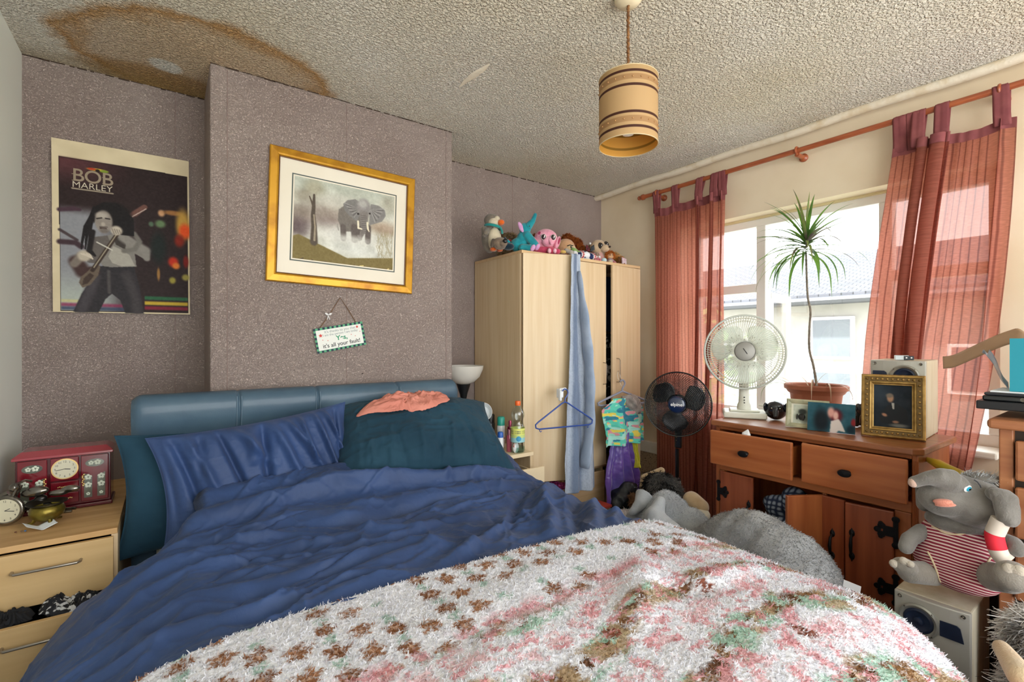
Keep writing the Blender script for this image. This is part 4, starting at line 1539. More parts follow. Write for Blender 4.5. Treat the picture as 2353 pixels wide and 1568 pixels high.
tw.tube([pa, (pa + nn) / 2 + Vector((0.003, 0, 0)), nn, (pb + nn) / 2 + Vector((0.002, 0, 0)), pb], 0.0018, 6)
tw.build('twine', mat('brown_twine', '6f5238', 0.9), sign)
bw = MB()
bp_ = pa.lerp(nn, 0.42)
for s_ in (-1, 1):
    bw.ell((bp_.x + s_ * 0.008, bp_.y - 0.003, bp_.z + 0.006), (0.009, 0.003, 0.005), rot(0, -s_ * 30, 0), 10)
    bw.tube([bp_, bp_ + Vector((s_ * 0.006, -0.003, -0.02))], 0.0018, 5)
bw.build('ribbon_bow', mat('white_ribbon', 'dcdcdc', 0.5), sign)
MB().tube([(nail.x, YC, nail.z + 0.002), (nail.x, YC - 0.012, nail.z + 0.003)], 0.0018, 6).build('nail', mat('steel', '9a9a9a', 0.3, metal=1), sign)
c_ = at(832, 859, y=2.328)
tag(MB().tube([(c_.x, YC, c_.z), (c_.x, YC - 0.008, c_.z), (c_.x, YC - 0.012, c_.z + 0.003)], 0.0022, 6).build('nail', mat('rusty_nail', '3a2c26', 0.6)), 'bare nail in the chimney breast below the hanging sign', 'nail')

# ================================================================== PENDANT LAMP
lamp = thing('pendant_lamp', 'beige drum lampshade with dark brown bands hanging from the ceiling on a cord', 'lamp', (1.25, 1.07, 1.95))
LX, LY = 1.25, 1.07
MB().lathe([(0.0, ZC - 0.001), (0.045, ZC - 0.001), (0.045, ZC - 0.012), (0.036, ZC - 0.024), (0.012, ZC - 0.03), (0, ZC - 0.03)], (LX, LY, 0), 28, cap=False).build('ceiling_rose', mat('cream_plastic', 'e2d4b4', 0.4), lamp)
cp = [(LX + 0.0015 * math.sin(k * 2.1), LY + 0.0015 * math.cos(k * 1.7), ZC - 0.025 - k * (ZC - 0.025 - 2.135) / 60) for k in range(61)]
MB().tube(cp, [0.0042 + 0.0012 * (k % 2) for k in range(61)], 8).build('cord', mat('brown_braided_cord', '8a6038', 0.95, color2='5d3c20', nscale=90), lamp)
# shade: colour by height with studs
SR, S0, S1 = 0.096, 1.952, 2.172
nz_, na_ = 130, 96
zz, aa = np.meshgrid(np.linspace(S1, S0, nz_), np.linspace(0, 2 * PI, na_), indexing='ij')
hh = (S1 - zz) / (S1 - S0)
cols = np.ones((nz_, na_, 4))
cols[..., :3] = lin('c9a878')
def band(a, b, c):
    m = ((hh >= a) & (hh < b))
    cols[m, :3] = lin(c)
band(0.0, 0.06, 'bfa070')
for (a, b) in ((0.065, 0.102), (0.270, 0.305), (0.655, 0.690), (0.865, 0.900)):
    band(a, b, '4a2415')
for (a, b) in ((0.135, 0.215), (0.735, 0.815)):
    band(a, b, 'b08a5e')
P3 = np.stack([LX + SR * np.cos(aa), LY + SR * np.sin(aa), zz], 2)
mb = MB()
mb.grid(P3)
M_SHADE = mat('lampshade_fabric', attr='Col', rough=0.7, trans_lucent=0.35)
sh = mb.build('lamp_shade', M_SHADE, lamp, colors=cols.reshape(-1, 4), angle=0)
ins = MB()
ins.grid(np.stack([LX + (SR - 0.0015) * np.cos(aa), LY + (SR - 0.0015) * np.sin(aa), zz], 2)[::-1])
cc = np.ones((nz_, na_, 4))
cc[..., :3] = lin('dca54a')  # amber glow of daylight through the unlit shade, painted into the lining colour
for (a, b) in ((0.065, 0.102), (0.270, 0.305), (0.655, 0.690), (0.865, 0.900)):
    m = ((hh >= a) & (hh < b))
    cc[m, :3] = lin('9a7228')  # glow painted darker behind the outer brown bands
ins.build('shade_lining', mat('painted_glow_lining', attr='Col', rough=0.5, trans_lucent=0.3), lamp, colors=cc[::-1].reshape(-1, 4), angle=0)
for z in (S0, S1):
    rims = MB()
    rims.tube([(LX + SR * math.cos(a), LY + SR * math.sin(a), z) for a in np.linspace(0, 2 * PI, 64, endpoint=False)], 0.0016, 6, closed=True)
    rims.build('shade_rim', mat('beige_trim', 'c8b48e', 0.7), lamp)
stu = MB()
for z in (S1 - 0.175 * (S1 - S0), S1 - 0.775 * (S1 - S0)):
    for k in range(22):
        a = 2 * PI * k / 22
        stu.ell((LX + (SR + 0.001) * math.cos(a), LY + (SR + 0.001) * math.sin(a), z), 0.0026, None, 8)
stu.build('beads', mat('amber_bead', 'a87c4c', 0.2), lamp)['kind'] = 'stuff'
hd = MB()
hd.tube([(LX, LY, 2.14), (LX, LY, 2.06)], 0.014, 12)
for k in range(3):
    a = 2 * PI * k / 3
    hd.tube([(LX, LY, 2.12), (LX + SR * math.cos(a), LY + SR * math.sin(a), 2.172)], 0.0015, 6)
hd.build('bulb_holder', M_UPVC, lamp)
MB().lathe([(0.0, 1.985), (0.018, 1.99), (0.028, 2.01), (0.026, 2.03), (0.014, 2.06)], (LX, LY, 0), 20).build('bulb', mat('bulb_glass', 'f2efe6', 0.15), lamp)

# ================================================================== CURTAINS
ROD_X, ROD_Z, ROD_R = 2.745, 2.322, 0.0135
M_ROD = mat('orange_stained_wood', 'a85a34', 0.4, color2='8e4526', nscale=10, nstretch=(8, 1, 8), coat=0.3)
rod = thing('curtain_pole', 'reddish wooden curtain pole with ball ends above the window', 'curtain pole', (ROD_X, 1.0, ROD_Z))
MB().tube([(ROD_X, 2.18, ROD_Z), (ROD_X, -0.35, ROD_Z)], ROD_R, 16).build('pole', M_ROD, rod)
MB().lathe([(0, -0.05), (0.012, -0.045), (0.016, -0.035), (0.011, -0.026), (0.020, -0.012), (0.020, 0.004), (0.014, 0.012), (0.014, 0.03)], (0, 0, 0), 20, M=T(ROD_X, 2.21, ROD_Z) @ rot(90, 0, 0)).build('finial', M_ROD, rod)
for yb in (2.095, 1.19, 0.418):
    b_ = MB()
    b_.lathe([(0.0, 0), (0.022, 0.001), (0.022, 0.010), (0.012, 0.018), (0.012, XW - ROD_X)], (0, 0, 0), 18, M=T(XW, yb, ROD_Z - 0.02) @ rot(0, -90, 0))
    b_.tube([(ROD_X + 0.018 * math.cos(a), yb, ROD_Z + 0.018 * math.sin(a)) for a in np.linspace(0, 2 * PI, 20, endpoint=False)], 0.006, 8, closed=True)
    b_.build('bracket', M_ROD, rod)
def curtain_mat(name, c1, c2, tl):
    m = bpy.data.materials.new(name)
    m.use_nodes = True
    nt = m.node_tree
    N, L = nt.nodes, nt.links
    b = N['Principled BSDF']
    b.inputs['Roughness'].default_value = 0.85
    b.inputs['Specular IOR Level'].default_value = 0.15
    uv = N.new('ShaderNodeUVMap')
    wv = N.new('ShaderNodeTexWave')
    wv.wave_type = 'BANDS'
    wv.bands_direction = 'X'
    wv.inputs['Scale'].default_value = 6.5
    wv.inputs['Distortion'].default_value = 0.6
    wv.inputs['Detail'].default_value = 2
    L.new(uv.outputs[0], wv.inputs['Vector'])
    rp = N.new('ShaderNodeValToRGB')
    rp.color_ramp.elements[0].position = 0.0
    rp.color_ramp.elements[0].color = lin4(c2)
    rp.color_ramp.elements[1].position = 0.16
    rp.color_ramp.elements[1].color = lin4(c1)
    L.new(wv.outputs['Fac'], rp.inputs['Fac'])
    # woven crosswise threads
    nz = N.new('ShaderNodeTexNoise')
    nz.inputs['Scale'].default_value = 30
    nz.inputs['Detail'].default_value = 5
    mp = N.new('ShaderNodeMapping')
    mp.inputs['Scale'].default_value = (1.0, 9, 1)
    L.new(uv.outputs[0], mp.inputs[0])
    L.new(mp.outputs[0], nz.inputs['Vector'])
    mr = N.new('ShaderNodeMapRange')
    mr.inputs[1].default_value = 0.3
    mr.inputs[2].default_value = 0.7
    mr.inputs[3].default_value = 0.8
    mr.inputs[4].default_value = 1.2
    L.new(nz.outputs['Fac'], mr.inputs[0])
    vm = N.new('ShaderNodeVectorMath')
    vm.operation = 'SCALE'
    L.new(rp.outputs['Color'], vm.inputs[0])
    L.new(mr.outputs[0], vm.inputs['Scale'])
    L.new(vm.outputs[0], b.inputs['Base Color'])
    tr = N.new('ShaderNodeBsdfTranslucent')
    L.new(vm.outputs[0], tr.inputs['Color'])
    tp = N.new('ShaderNodeBsdfTransparent')
    tp.inputs[0].default_value = (1, 0.82, 0.78, 1)
    m1 = N.new('ShaderNodeMixShader')
    m1.inputs[0].default_value = tl
    L.new(b.outputs[0], m1.inputs[1])
    L.new(tr.outputs[0], m1.inputs[2])
    m2 = N.new('ShaderNodeMixShader')
    m2.inputs[0].default_value = 0.10
    L.new(m1.outputs[0], m2.inputs[1])
    L.new(tp.outputs[0], m2.inputs[2])
    L.new(m2.outputs[0], N['Material Output'].inputs['Surface'])
    return m
M_CURT = curtain_mat('rust_red_curtain', 'b4705f', '7e443a', 0.62)
M_TAB = mat('curtain_tab_cloth', '8a5050', 0.85, color2='7c4447', nscale=20, spec=0.15)
def curtain(name, label, top, bot, ztop, zbot, folds, seed, tabs, sag=0.012, mid=None, xoff=0.0):
    """top=(y_left,y_right), bot likewise; folds=list of (s_center, width, depth)"""
    ns, nt_ = 260, 150
    s, t = np.meshgrid(np.linspace(0, 1, ns), np.linspace(0, 1, nt_), indexing='ij')
    tt = t ** 1.15
    def lerp(a, b, k):
        return a * (1 - k) + b * k
    yl = lerp(top[0], bot[0], tt)
    yr = lerp(top[1], bot[1], tt)
    if mid:
        yl = yl + mid[0] * np.sin(PI * tt)
        yr = yr + mid[1] * np.sin(PI * tt)
    sw = s + 0.02 * np.sin(s * 9 + t * 2 + seed)
    Y = yl * (1 - sw) + yr * sw
    X = ROD_X + xoff + 0.007 * np.sin(s * 2 * PI * 3.3 + seed) * (0.35 + 0.65 * t) + 0.002 * np.sin(s * 2 * PI * 9 + 2 * t + seed)
    for (c, w_, d) in folds:
        cc_ = c + 0.03 * np.sin(t * 3 + seed)
        X = X - d * np.exp(-((s - cc_) / w_) ** 2) * (0.55 + 0.45 * np.sin(PI * t * 0.8 + 0.4))
        Y = Y + 1.0 * d * (s - cc_) / w_ * np.exp(-((s - cc_) / w_) ** 2)
    X = X + 0.01 * (fbm(s * 6, t * 5, 3, seed) - 0.5)
    tabs_s = [tb for tb in tabs]
    dip = np.min([np.abs(s - q_) for q_ in tabs_s], axis=0)
    gap = 1.0 / max(1, len(tabs_s) - 1) / 2
    Z = ztop + (zbot - ztop) * t - sag * 0.0 - (1 - t) ** 6 * sag * np.clip(dip / gap, 0, 1.3) ** 1.0
    Z = Z + 0.01 * np.sin(s * 14 + seed) * t
    th = thing(name, label, 'curtain', (ROD_X, (top[0] + top[1]) / 2, ROD_Z))
    mb = MB()
    mb.grid(np.stack([X, Y, Z], 2))
    uvs = np.stack([s * abs(top[0] - top[1]) * 2.1, (1 - t) * (ztop - zbot)], 2).reshape(-1, 2)
    mb.build('curtain_panel', M_CURT, th, angle=0, uv=uvs)
    for q_ in tabs_s:
        i = int(round(q_ * (ns - 1)))
        y0 = Y[i, 0]
        x0 = X[i, 0]
        z0 = Z[i, 0]
        wd = 0.052
        yt = y0 + random.Random(int(q_ * 100)).uniform(-0.012, 0.012)
        path = [(x0 - 0.004, z0 - 0.03), (x0 - 0.006, z0 + 0.02), (ROD_X - ROD_R - 0.003, ROD_Z)]
        path += [(ROD_X + (ROD_R + 0.003) * math.cos(a), ROD_Z + (ROD_R + 0.003) * math.sin(a)) for a in np.linspace(PI * 0.85, 0, 7)]
        path += [(x0 + 0.006, z0 + 0.02), (x0 + 0.004, z0 - 0.03)]
        n_ = len(path)
        W_ = np.linspace(-0.5, 0.5, 7)
        G = np.zeros((n_, 7, 3))
        for a, (px, pz) in enumerate(path):
            k = 1 - abs(a - (n_ - 1) / 2) / ((n_ - 1) / 2)
            for b2, w2 in enumerate(W_):
                G[a, b2] = (px + 0.002 * math.sin(b2 * 2.2), y0 * (1 - k) + yt * k + w2 * wd * (1 - 0.12 * k), pz)
        t2 = MB()
        t2.grid(G)
        t2.build('tab_loop', M_TAB, th, angle=0, solid=0.0015)
    # hem band at the top where the cloth is double
    hb = MB()
    hn = 5
    Q = np.stack([X[:, :hn] - 0.0022, Y[:, :hn], Z[:, :hn]], 2)
    hb.grid(Q)
    hb.build('heading', M_TAB, th, angle=0)
    return th
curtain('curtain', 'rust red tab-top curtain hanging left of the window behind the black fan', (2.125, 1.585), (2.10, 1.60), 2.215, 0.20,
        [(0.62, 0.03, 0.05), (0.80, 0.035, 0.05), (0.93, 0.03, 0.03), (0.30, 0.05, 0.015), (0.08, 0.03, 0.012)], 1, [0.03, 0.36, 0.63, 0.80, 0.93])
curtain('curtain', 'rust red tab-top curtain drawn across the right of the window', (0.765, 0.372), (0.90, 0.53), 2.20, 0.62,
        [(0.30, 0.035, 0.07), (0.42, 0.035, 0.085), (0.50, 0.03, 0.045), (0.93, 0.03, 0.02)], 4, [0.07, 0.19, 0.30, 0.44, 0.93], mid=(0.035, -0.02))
# ================================================================== WARDROBE
M_MAPLE = mat('pale_maple_board', 'dbc5a2', 0.5, color2='cfb48c', nscale=3, nstretch=(14, 14, 0.6), ndetail=5, ramp=(0.3, 0.7))
M_MAPLE_H = mat('pale_maple_board_across', 'd9bc93', 0.5, color2='cdab7e', nscale=3, nstretch=(0.7, 12, 12), ndetail=5, ramp=(0.3, 0.7))
M_MAPLE_EDGE = mat('maple_edging', 'e6d2ae', 0.5)
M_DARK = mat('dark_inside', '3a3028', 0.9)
M_WIRE = mat('brushed_steel_wire', 'a59d92', 0.35, metal=0.9)
WX0, WX1, WY_, WB, WH = 1.638, 2.668, 2.19, 2.69, 1.82
wr = thing('wardrobe', 'pale maple triple wardrobe with its left door ajar and soft toys on top', 'wardrobe', (2.15, 2.4, 0))
def wbox(a, b, name, m=M_MAPLE, bev=0.0015, par=None):
    return MB().box2(a, b).build(name, m, par or wr, smooth=False, bevel=bev)
wbox((WX0, WY_ + 0.002, 0), (WX0 + 0.018, WB, WH - 0.018), 'side_panel')
wbox((WX1 - 0.018, WY_ + 0.002, 0), (WX1, WB, WH - 0.018), 'side_panel')
wbox((WX0, WY_ - 0.014, WH - 0.018), (WX1, WB, WH), 'top_panel', M_MAPLE_H)
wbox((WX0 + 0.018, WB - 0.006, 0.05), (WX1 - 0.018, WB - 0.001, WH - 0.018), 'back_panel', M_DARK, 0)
wbox((1.975, WY_ + 0.02, 0.05), (1.993, WB - 0.006, WH - 0.018), 'partition')
wbox((2.315, WY_ + 0.02, 0.05), (2.333, WB - 0.006, WH - 0.018), 'partition')
wbox((WX0 + 0.018, WY_ + 0.02, 0.47), (1.975, WB - 0.006, 0.488), 'shelf', M_MAPLE_H)
wbox((1.993, WY_ + 0.02, 0.47), (2.315, WB - 0.006, 0.488), 'shelf', M_MAPLE_H)
wbox((2.333, WY_ + 0.02, 0.47), (WX1 - 0.018, WB - 0.006, 0.488), 'shelf', M_MAPLE_H)
wbox((WX0 + 0.018, WY_ + 0.01, 0.0), (WX1 - 0.018, WY_ + 0.028, 0.07), 'plinth', M_MAPLE_H)
def handle_on(parent, M, z0, z1, st=0.028):
    h = MB()
    h.tube([(0, 0, z0), (0, -st * 0.7, z0 + 0.001), (0, -st, z0 + 0.01), (0, -st, z1 - 0.01), (0, -st * 0.7, z1 - 0.001), (0, 0, z1)], 0.0028, 8, M=M)
    h.build('handle', M_WIRE, parent)
def door_panel(hx, hy, ang, w_, z0, z1, right_hinge=False, hz=(1.02, 1.16), hpos=0.92):
    M = T(hx, hy, 0) @ rot(0, 0, ang)
    mb = MB()
    sgn = -1 if right_hinge else 1
    mb.box2((0.0, -0.016, z0), (sgn * w_, 0, z1), M)
    d = mb.build('door', M_MAPLE, wr, smooth=False, bevel=0.0015)
    handle_on(d, M @ T(sgn * w_ * hpos, -0.016, 0), hz[0], hz[1])
    return M
D1 = door_panel(WX0 + 0.004, WY_ - 0.0145, -22.5, 0.342, 0.495, 1.80)
door_panel(1.988, WY_ - 0.001, 0, 0.336, 0.495, 1.798)
D3 = door_panel(WX1 - 0.004, WY_ - 0.001, 3.5, 0.300, 0.475, 1.798, True, hz=(1.03, 1.185), hpos=0.86)
# lower drawers: left one pulled out
for (x0, x1, yo, zz_) in ((WX0 + 0.022, 1.972, -0.17, (0.08, 0.27)), (1.996, 2.312, 0.0, (0.08, 0.46)), (2.336, 2.646, 0.0, (0.08, 0.46))):
    y0 = WY_ + yo
    d = MB().box2((x0, y0 - 0.016, zz_[0]), (x1, y0, zz_[1])).build('drawer', M_MAPLE_H, wr, smooth=False, bevel=0.0015)
    if yo:
        t_ = MB()
        t_.box2((x0 + 0.01, y0, zz_[0] + 0.02), (x0 + 0.022, y0 + 0.42, zz_[1] - 0.02))
        t_.build('drawer_side', M_MAPLE_H, d, smooth=False)
        MB().box2((x1 - 0.022, y0, zz_[0] + 0.02), (x1 - 0.01, y0 + 0.42, zz_[1] - 0.02)).build('drawer_side', M_MAPLE_H, d, smooth=False)
        MB().box2((x0 + 0.022, y0, zz_[0] + 0.02), (x1 - 0.022, y0 + 0.42, zz_[0] + 0.026)).build('drawer_bottom', M_MAPLE_H, d, smooth=False)
# clothes inside the gap by the right hand door
g = MB()
for k in range(5):
    x = 2.335 + k * 0.004
def hanging(name, label, cat, m, x0, x1, y, z0, z1, seed, depth=0.03, folds=5, bulge=0.0, shape=None, group=None, parent=None, n=(60, 90), cols=None, uvs=False, ybow=0.0, solid=0.004):
    s, t = np.meshgrid(np.linspace(0, 1, n[0]), np.linspace(0, 1, n[1]), indexing='ij')
    lo, hi = (x0, x1)
    if shape:
        L_, R_ = shape(t)
    else:
        L_, R_ = np.zeros_like(t), np.zeros_like(t)
    X = (lo + L_) * (1 - s) + (hi + R_) * s
    Z = z1 + (z0 - z1) * t + 0.02 * (fbm(s * 3, t * 0 + seed, 2, seed) - 0.5) * t
    Y = y - depth * (0.5 + 0.5 * np.sin(s * 2 * PI * folds + seed + 1.5 * fbm(s * 2, t * 3, 2, seed))) * (0.3 + 0.7 * t) - bulge * np.sin(PI * s) + 0.012 * (fbm(s * 8, t * 12, 3, seed + 4) - 0.5) + ybow * t
    mb = MB()
    mb.grid(np.stack([X, Y, Z], 2))
    c = None
    if cols is not None:
        c = cols(s, t).reshape(-1, 4)
    o = mb.build(name, m, parent, angle=0, solid=solid, colors=c)
    if label:
        tag(o, label, cat, group)
    return o
hanging('hanging_clothes', 'dark patterned clothes showing through the gap of the right wardrobe door', 'clothes', mat('black_white_print', '14161c', 0.8, color2='b9b9bc', nscale=28, ndetail=2, ramp=(0.54, 0.62)), 2.34, 2.56, 2.30, 0.53, 1.35, 3, 0.02, 4)
hanging('hanging_clothes', 'navy garment hanging in the wardrobe above the patterned one', 'clothes', mat('navy_cloth', '1a2546', 0.8), 2.34, 2.56, 2.285, 1.37, 1.74, 6, 0.01, 3)

# long pale blue dressing gown hanging over door one's corner
def gown_cols(s, t):
    base = np.array(lin('74839c'))
    a = np.array(lin('bcc6d4'))
    n_ = fbm(s * 6, t * 5, 3, 4)
    k = sstep(0.3, 0.7, 0.5 + 0.5 * np.sin(s * 9 + 1))[..., None] * 0.8
    c = base * (1 - k) + a * k
    spk = (vnoise(s * 130, t * 330, 2) > 0.62)[..., None] * 0.25
    c = c * (1 - spk) + np.array(lin('5c6a84')) * spk
    return np.concatenate([c, np.ones(s.shape + (1,))], 2)
M_GOWN = mat('grey_blue_towelling', attr='Col', rough=0.95, bump=0.4, bscale=260, bdist=0.003, sheen=0.3)
def gshape(t):
    return (-0.01 - 0.085 * sstep(0.25, 1.0, t) - 0.014 * np.sin(t * 5), 0.035 * sstep(0.1, 0.5, t) + 0.075 * sstep(0.35, 0.9, t))
g0 = at(1326, 605, y=2.0)
g1 = at(1345, 1120, y=2.0)
gown = hanging('dressing_gown', 'long grey blue dressing gown hanging from the wardrobe between the doors', 'dressing gown', M_GOWN, g0.x - 0.016, g0.x + 0.044, 2.02, g1.z - 0.02, 1.80, 2, 0.035, 2.3, shape=gshape, cols=gown_cols, n=(90, 220))
sl = MB()
sx_ = g0.x + 0.035
pts = [(sx_ - 0.02, 2.00, 1.70), (sx_ + 0.0, 1.97, 1.40), (sx_ + 0.02, 1.955, 1.10), (sx_ + 0.02, 1.955, 0.80), (sx_ + 0.0, 1.96, 0.66), (sx_ - 0.01, 1.965, 0.58)]
pts_e = even(catmull(pts, 80), 40)
sl.tube([tuple(p) for p in pts_e], [0.012 + 0.024 * min(1, k / 12) + 0.004 * math.sin(k * 0.9) for k in range(40)], 18, flat=0.5)
so_ = sl.build('sleeve', mat('pale_blue_towelling', 'a3b0c4', 0.95, color2='8797ae', nscale=9, bump=0.4, bscale=260, bdist=0.003, sheen=0.3), gown, angle=0)

# blue plastic hanger on a white clip
def hanger(name, label, c, w_, m, yaw=0, h_=0.10, r=0.0042, hookm=None):
    th = thing(name, label, 'hanger', c)
    M = T(*c) @ rot(0, 0, yaw)
    hw = w_ / 2
    sh_ = [(0, 0, 0), (-0.02, 0, -0.008), (-hw * 0.9, 0, -h_ * 0.80), (-hw, 0, -h_ * 0.92), (-hw * 0.985, 0, -h_ * 1.06), (-hw * 0.88, 0, -h_ * 1.12),
           (hw * 0.88, 0, -h_ * 1.12), (hw * 0.985, 0, -h_ * 1.06), (hw, 0, -h_ * 0.92), (hw * 0.9, 0, -h_ * 0.80), (0.02, 0, -0.008)]
    MB().tube([M @ Vector(p) for p in sh_], r, 10, closed=True).build('shoulder_bar', m, th)
    hk = [(0, 0, -0.002), (0.002, 0, 0.018), (0.014, 0, 0.034), (0.020, 0, 0.050), (0.012, 0, 0.066), (-0.004, 0, 0.070), (-0.016, 0, 0.060)]
    MB().tube([M @ Vector(p) for p in even(catmull(hk, 40), 20)], r * 0.85, 8).build('hook', hookm or m, th)
    for s_ in (-1, 1):
        MB().tube([M @ Vector(p) for p in ((s_ * hw * 0.86, 0, -h_ * 1.12), (s_ * hw * 0.86, 0, -h_ * 1.12 - 0.012), (s_ * hw * 0.83, 0, -h_ * 1.12 - 0.016), (s_ * hw * 0.80, 0, -h_ * 1.12 - 0.010))], r * 0.5, 6).build('strap_hook', m, th)
    return th, M
M_BLUEP = mat('blue_plastic', '2c4b96', 0.3)
hc = at(1298, 924, y=1.955)
hanger('clothes_hanger', 'empty blue plastic hanger hooked on the left wardrobe door handle', (hc.x, hc.y, hc.z), 0.365, M_BLUEP, -10, 0.122)
cl = MB()
cpt = Vector((hc.x - 0.005, hc.y + 0.035, hc.z + 0.045))
cl.box(tuple(cpt), (0.028, 0.03, 0.05), None)
cl.box((cpt.x + 0.03, cpt.y + 0.01, cpt.z + 0.02), (0.05, 0.012, 0.014), None)
cl.box((cpt.x - 0.01, cpt.y - 0.012, cpt.z - 0.01), (0.012, 0.02, 0.06), None)
tag(cl.build('plastic_clip', mat('white_plastic', 'e9edf0', 0.4), None, smooth=False, bevel=0.004), 'white plastic clip on the door handle holding the blue hanger', 'clip')

# clothes bundle on the right hand door: grey hanger, teal hooded top, purple and yellow garments
HB = at(1424, 898, y=2.10)
hg, HM = hanger('clothes_hanger', 'grey padded hanger on the right wardrobe door carrying the teal hooded top', (HB.x - 0.01, HB.y - 0.03, HB.z), 0.37, mat('grey_plastic', '8d8fa0', 0.4), -12, 0.075, 0.007)
def teal_cols(s, t):
    a = np.array(lin('5cc9b2'))
    c = np.ones(s.shape + (3,)) * a
    for (sc_, sd, th_, col_) in ((9, 3, .70, 'e8d25a'), (10, 9, .70, 'd8939a'), (8, 14, .69, '2f7f96'), (9, 22, .71, 'a7e0d2')):
        m_ = (fbm(s * sc_, t * sc_ * 1.6, 1, sd) > th_)[..., None]
        c = np.where(m_, np.array(lin(col_)), c)
    return np.concatenate([c, np.ones(s.shape + (1,))], 2)
M_TEALP = mat('teal_animal_print', attr='Col', rough=0.85, bump=0.2, bscale=120)
def tshape(t):
    return (0.09 - 0.09 * sstep(0, 0.25, t) - 0.015 * np.sin(t * 6), -0.06 + 0.07 * sstep(0, 0.3, t))
hanging('hooded_top', 'teal hooded top with a colourful print on the right wardrobe door', 'top', M_TEALP, HB.x - 0.205, HB.x + 0.165, HB.y - 0.035, at(1424, 1020, y=2.07).z, HB.z - 0.04, 8, 0.045, 2.6, bulge=0.03, shape=tshape, cols=teal_cols, n=(110, 110))
hd_ = MB()
hp_ = Vector((HB.x + 0.045, HB.y - 0.065, HB.z - 0.075))
hd_.ell(hp_, (0.075, 0.035, 0.05), rot(0, 25, 0), 24)
hd_.ell(hp_ + Vector((0.03, -0.005, -0.035)), (0.05, 0.03, 0.045), rot(0, 45, 0), 24)
hd_.ell(hp_ + Vector((-0.04, -0.0, 0.02)), (0.05, 0.03, 0.025), rot(0, 25, 0), 24)
tag(hd_.blob('hood', mat('grey_fleece', 'a39b95', 0.95, color2='8a817c', nscale=25, bump=0.6, bscale=120, bdist=0.006, sheen=0.3), None, 0.004, 8, 0.014, 30), 'grey fleece hood lying over the teal top', 'hood')
def pshape(t):
    return (0.05 - 0.07 * sstep(0, 0.7, t), -0.03 + 0.05 * sstep(0.1, 0.8, t) - 0.01 * np.sin(t * 7))
hanging('purple_garment', 'purple satin garment hanging beneath the teal top', 'garment', mat('purple_satin', '5a4a9c', 0.35, color2='6a3f96', nscale=5, sheen=0.4), HB.x - 0.17, HB.x + 0.10, HB.y - 0.03, at(1430, 1148, y=2.06).z, HB.z - 0.26, 12, 0.045, 3.4, bulge=0.03, shape=pshape, n=(100, 110))
hanging('yellow_garment', 'yellow ruffled garment hanging beside the purple one', 'garment', mat('yellow_cloth', 'd8cf3e', 0.7, color2='bcb42c', nscale=9), HB.x + 0.055, HB.x + 0.105, HB.y - 0.045, at(1450, 1075, y=2.06).z, HB.z - 0.24, 17, 0.03, 2.0, bulge=0.01, shape=lambda t: (0.0 + 0.02 * t, 0.012 * np.sin(t * 9)), n=(50, 70))
# wire loop hooking the bundle
wl = MB()
wp = [(HB.x - 0.005, HB.y - 0.02, HB.z + 0.03), (HB.x - 0.02, HB.y, HB.z + 0.09), (HB.x - 0.008, HB.y + 0.005, HB.z + 0.13), (HB.x + 0.006, HB.y, HB.z + 0.09), (HB.x, HB.y - 0.02, HB.z + 0.03)]
wl.tube([tuple(p) for p in even(catmull(wp, 40), 24)], 0.0016, 6)
tag(wl.build('wire_loop', M_WIRE, None), 'thin wire loop above the grey padded hanger', 'wire')
# black bag on the floor below
bp0 = at(1432, 1140, y=2.02)
bb = MB()
bb.ell((bp0.x, 2.02, 0.13), (0.16, 0.10, 0.13), None, 28)
bb.ell((bp0.x, 2.02, 0.27), (0.12, 0.08, 0.12), None, 28)
bb.ell((bp0.x + 0.03, 2.0, 0.37), (0.07, 0.05, 0.06), None, 28)
bag = bb.blob('bag', mat('black_nylon', '15191f', 0.4, bump=0.4, bscale=18, bdist=0.02), None, 0.007, 8, 0.02, 14)
tag(bag, 'black nylon bag on the floor below the hanging clothes', 'bag')
# things on the pulled-out drawer of the wardrobe
sq = crumple('sequin_scarf', mat('purple_sequins', '6a1f58', 0.25, color2='c2479a', nscale=130, ndetail=1, ramp=(0.45, 0.55), metal=0.5), (1.80, 2.12), 0.28, 0.12, lambda x, y: 0.44 + 0 * x, 4, 'purple sequinned scarf stuffed under the left wardrobe door', 'scarf', yaw=-6, amp=0.03)
bg_ = MB()
bg_.ell((1.86, 2.07, 0.335), (0.085, 0.055, 0.065), None, 24)
hb_ = thing('handbag', 'small cream handbag with tan straps in the open wardrobe drawer', 'handbag', (1.86, 2.07, 0.27))
bg_.blob('bag_body', mat('cream_leather', 'ddd0b4', 0.5), hb_, 0.005, 4, 0.01, 30)
for dx in (-0.02, 0.02):
    MB().tube([tuple(p) for p in even(catmull([(1.86 + dx - 0.03, 2.01, 0.31), (1.86 + dx - 0.035, 2.0, 0.37), (1.86 + dx, 1.995, 0.415), (1.86 + dx + 0.035, 2.0, 0.37), (1.86 + dx + 0.03, 2.01, 0.31)], 40), 20)], 0.006, 8, flat=0.5).build('strap', mat('tan_leather', 'b98d54', 0.5), hb_)
for k, (c_, z_) in enumerate((('b8463c', 0.02), ('23262d', 0.045), ('c9554a', 0.07))):
    pass

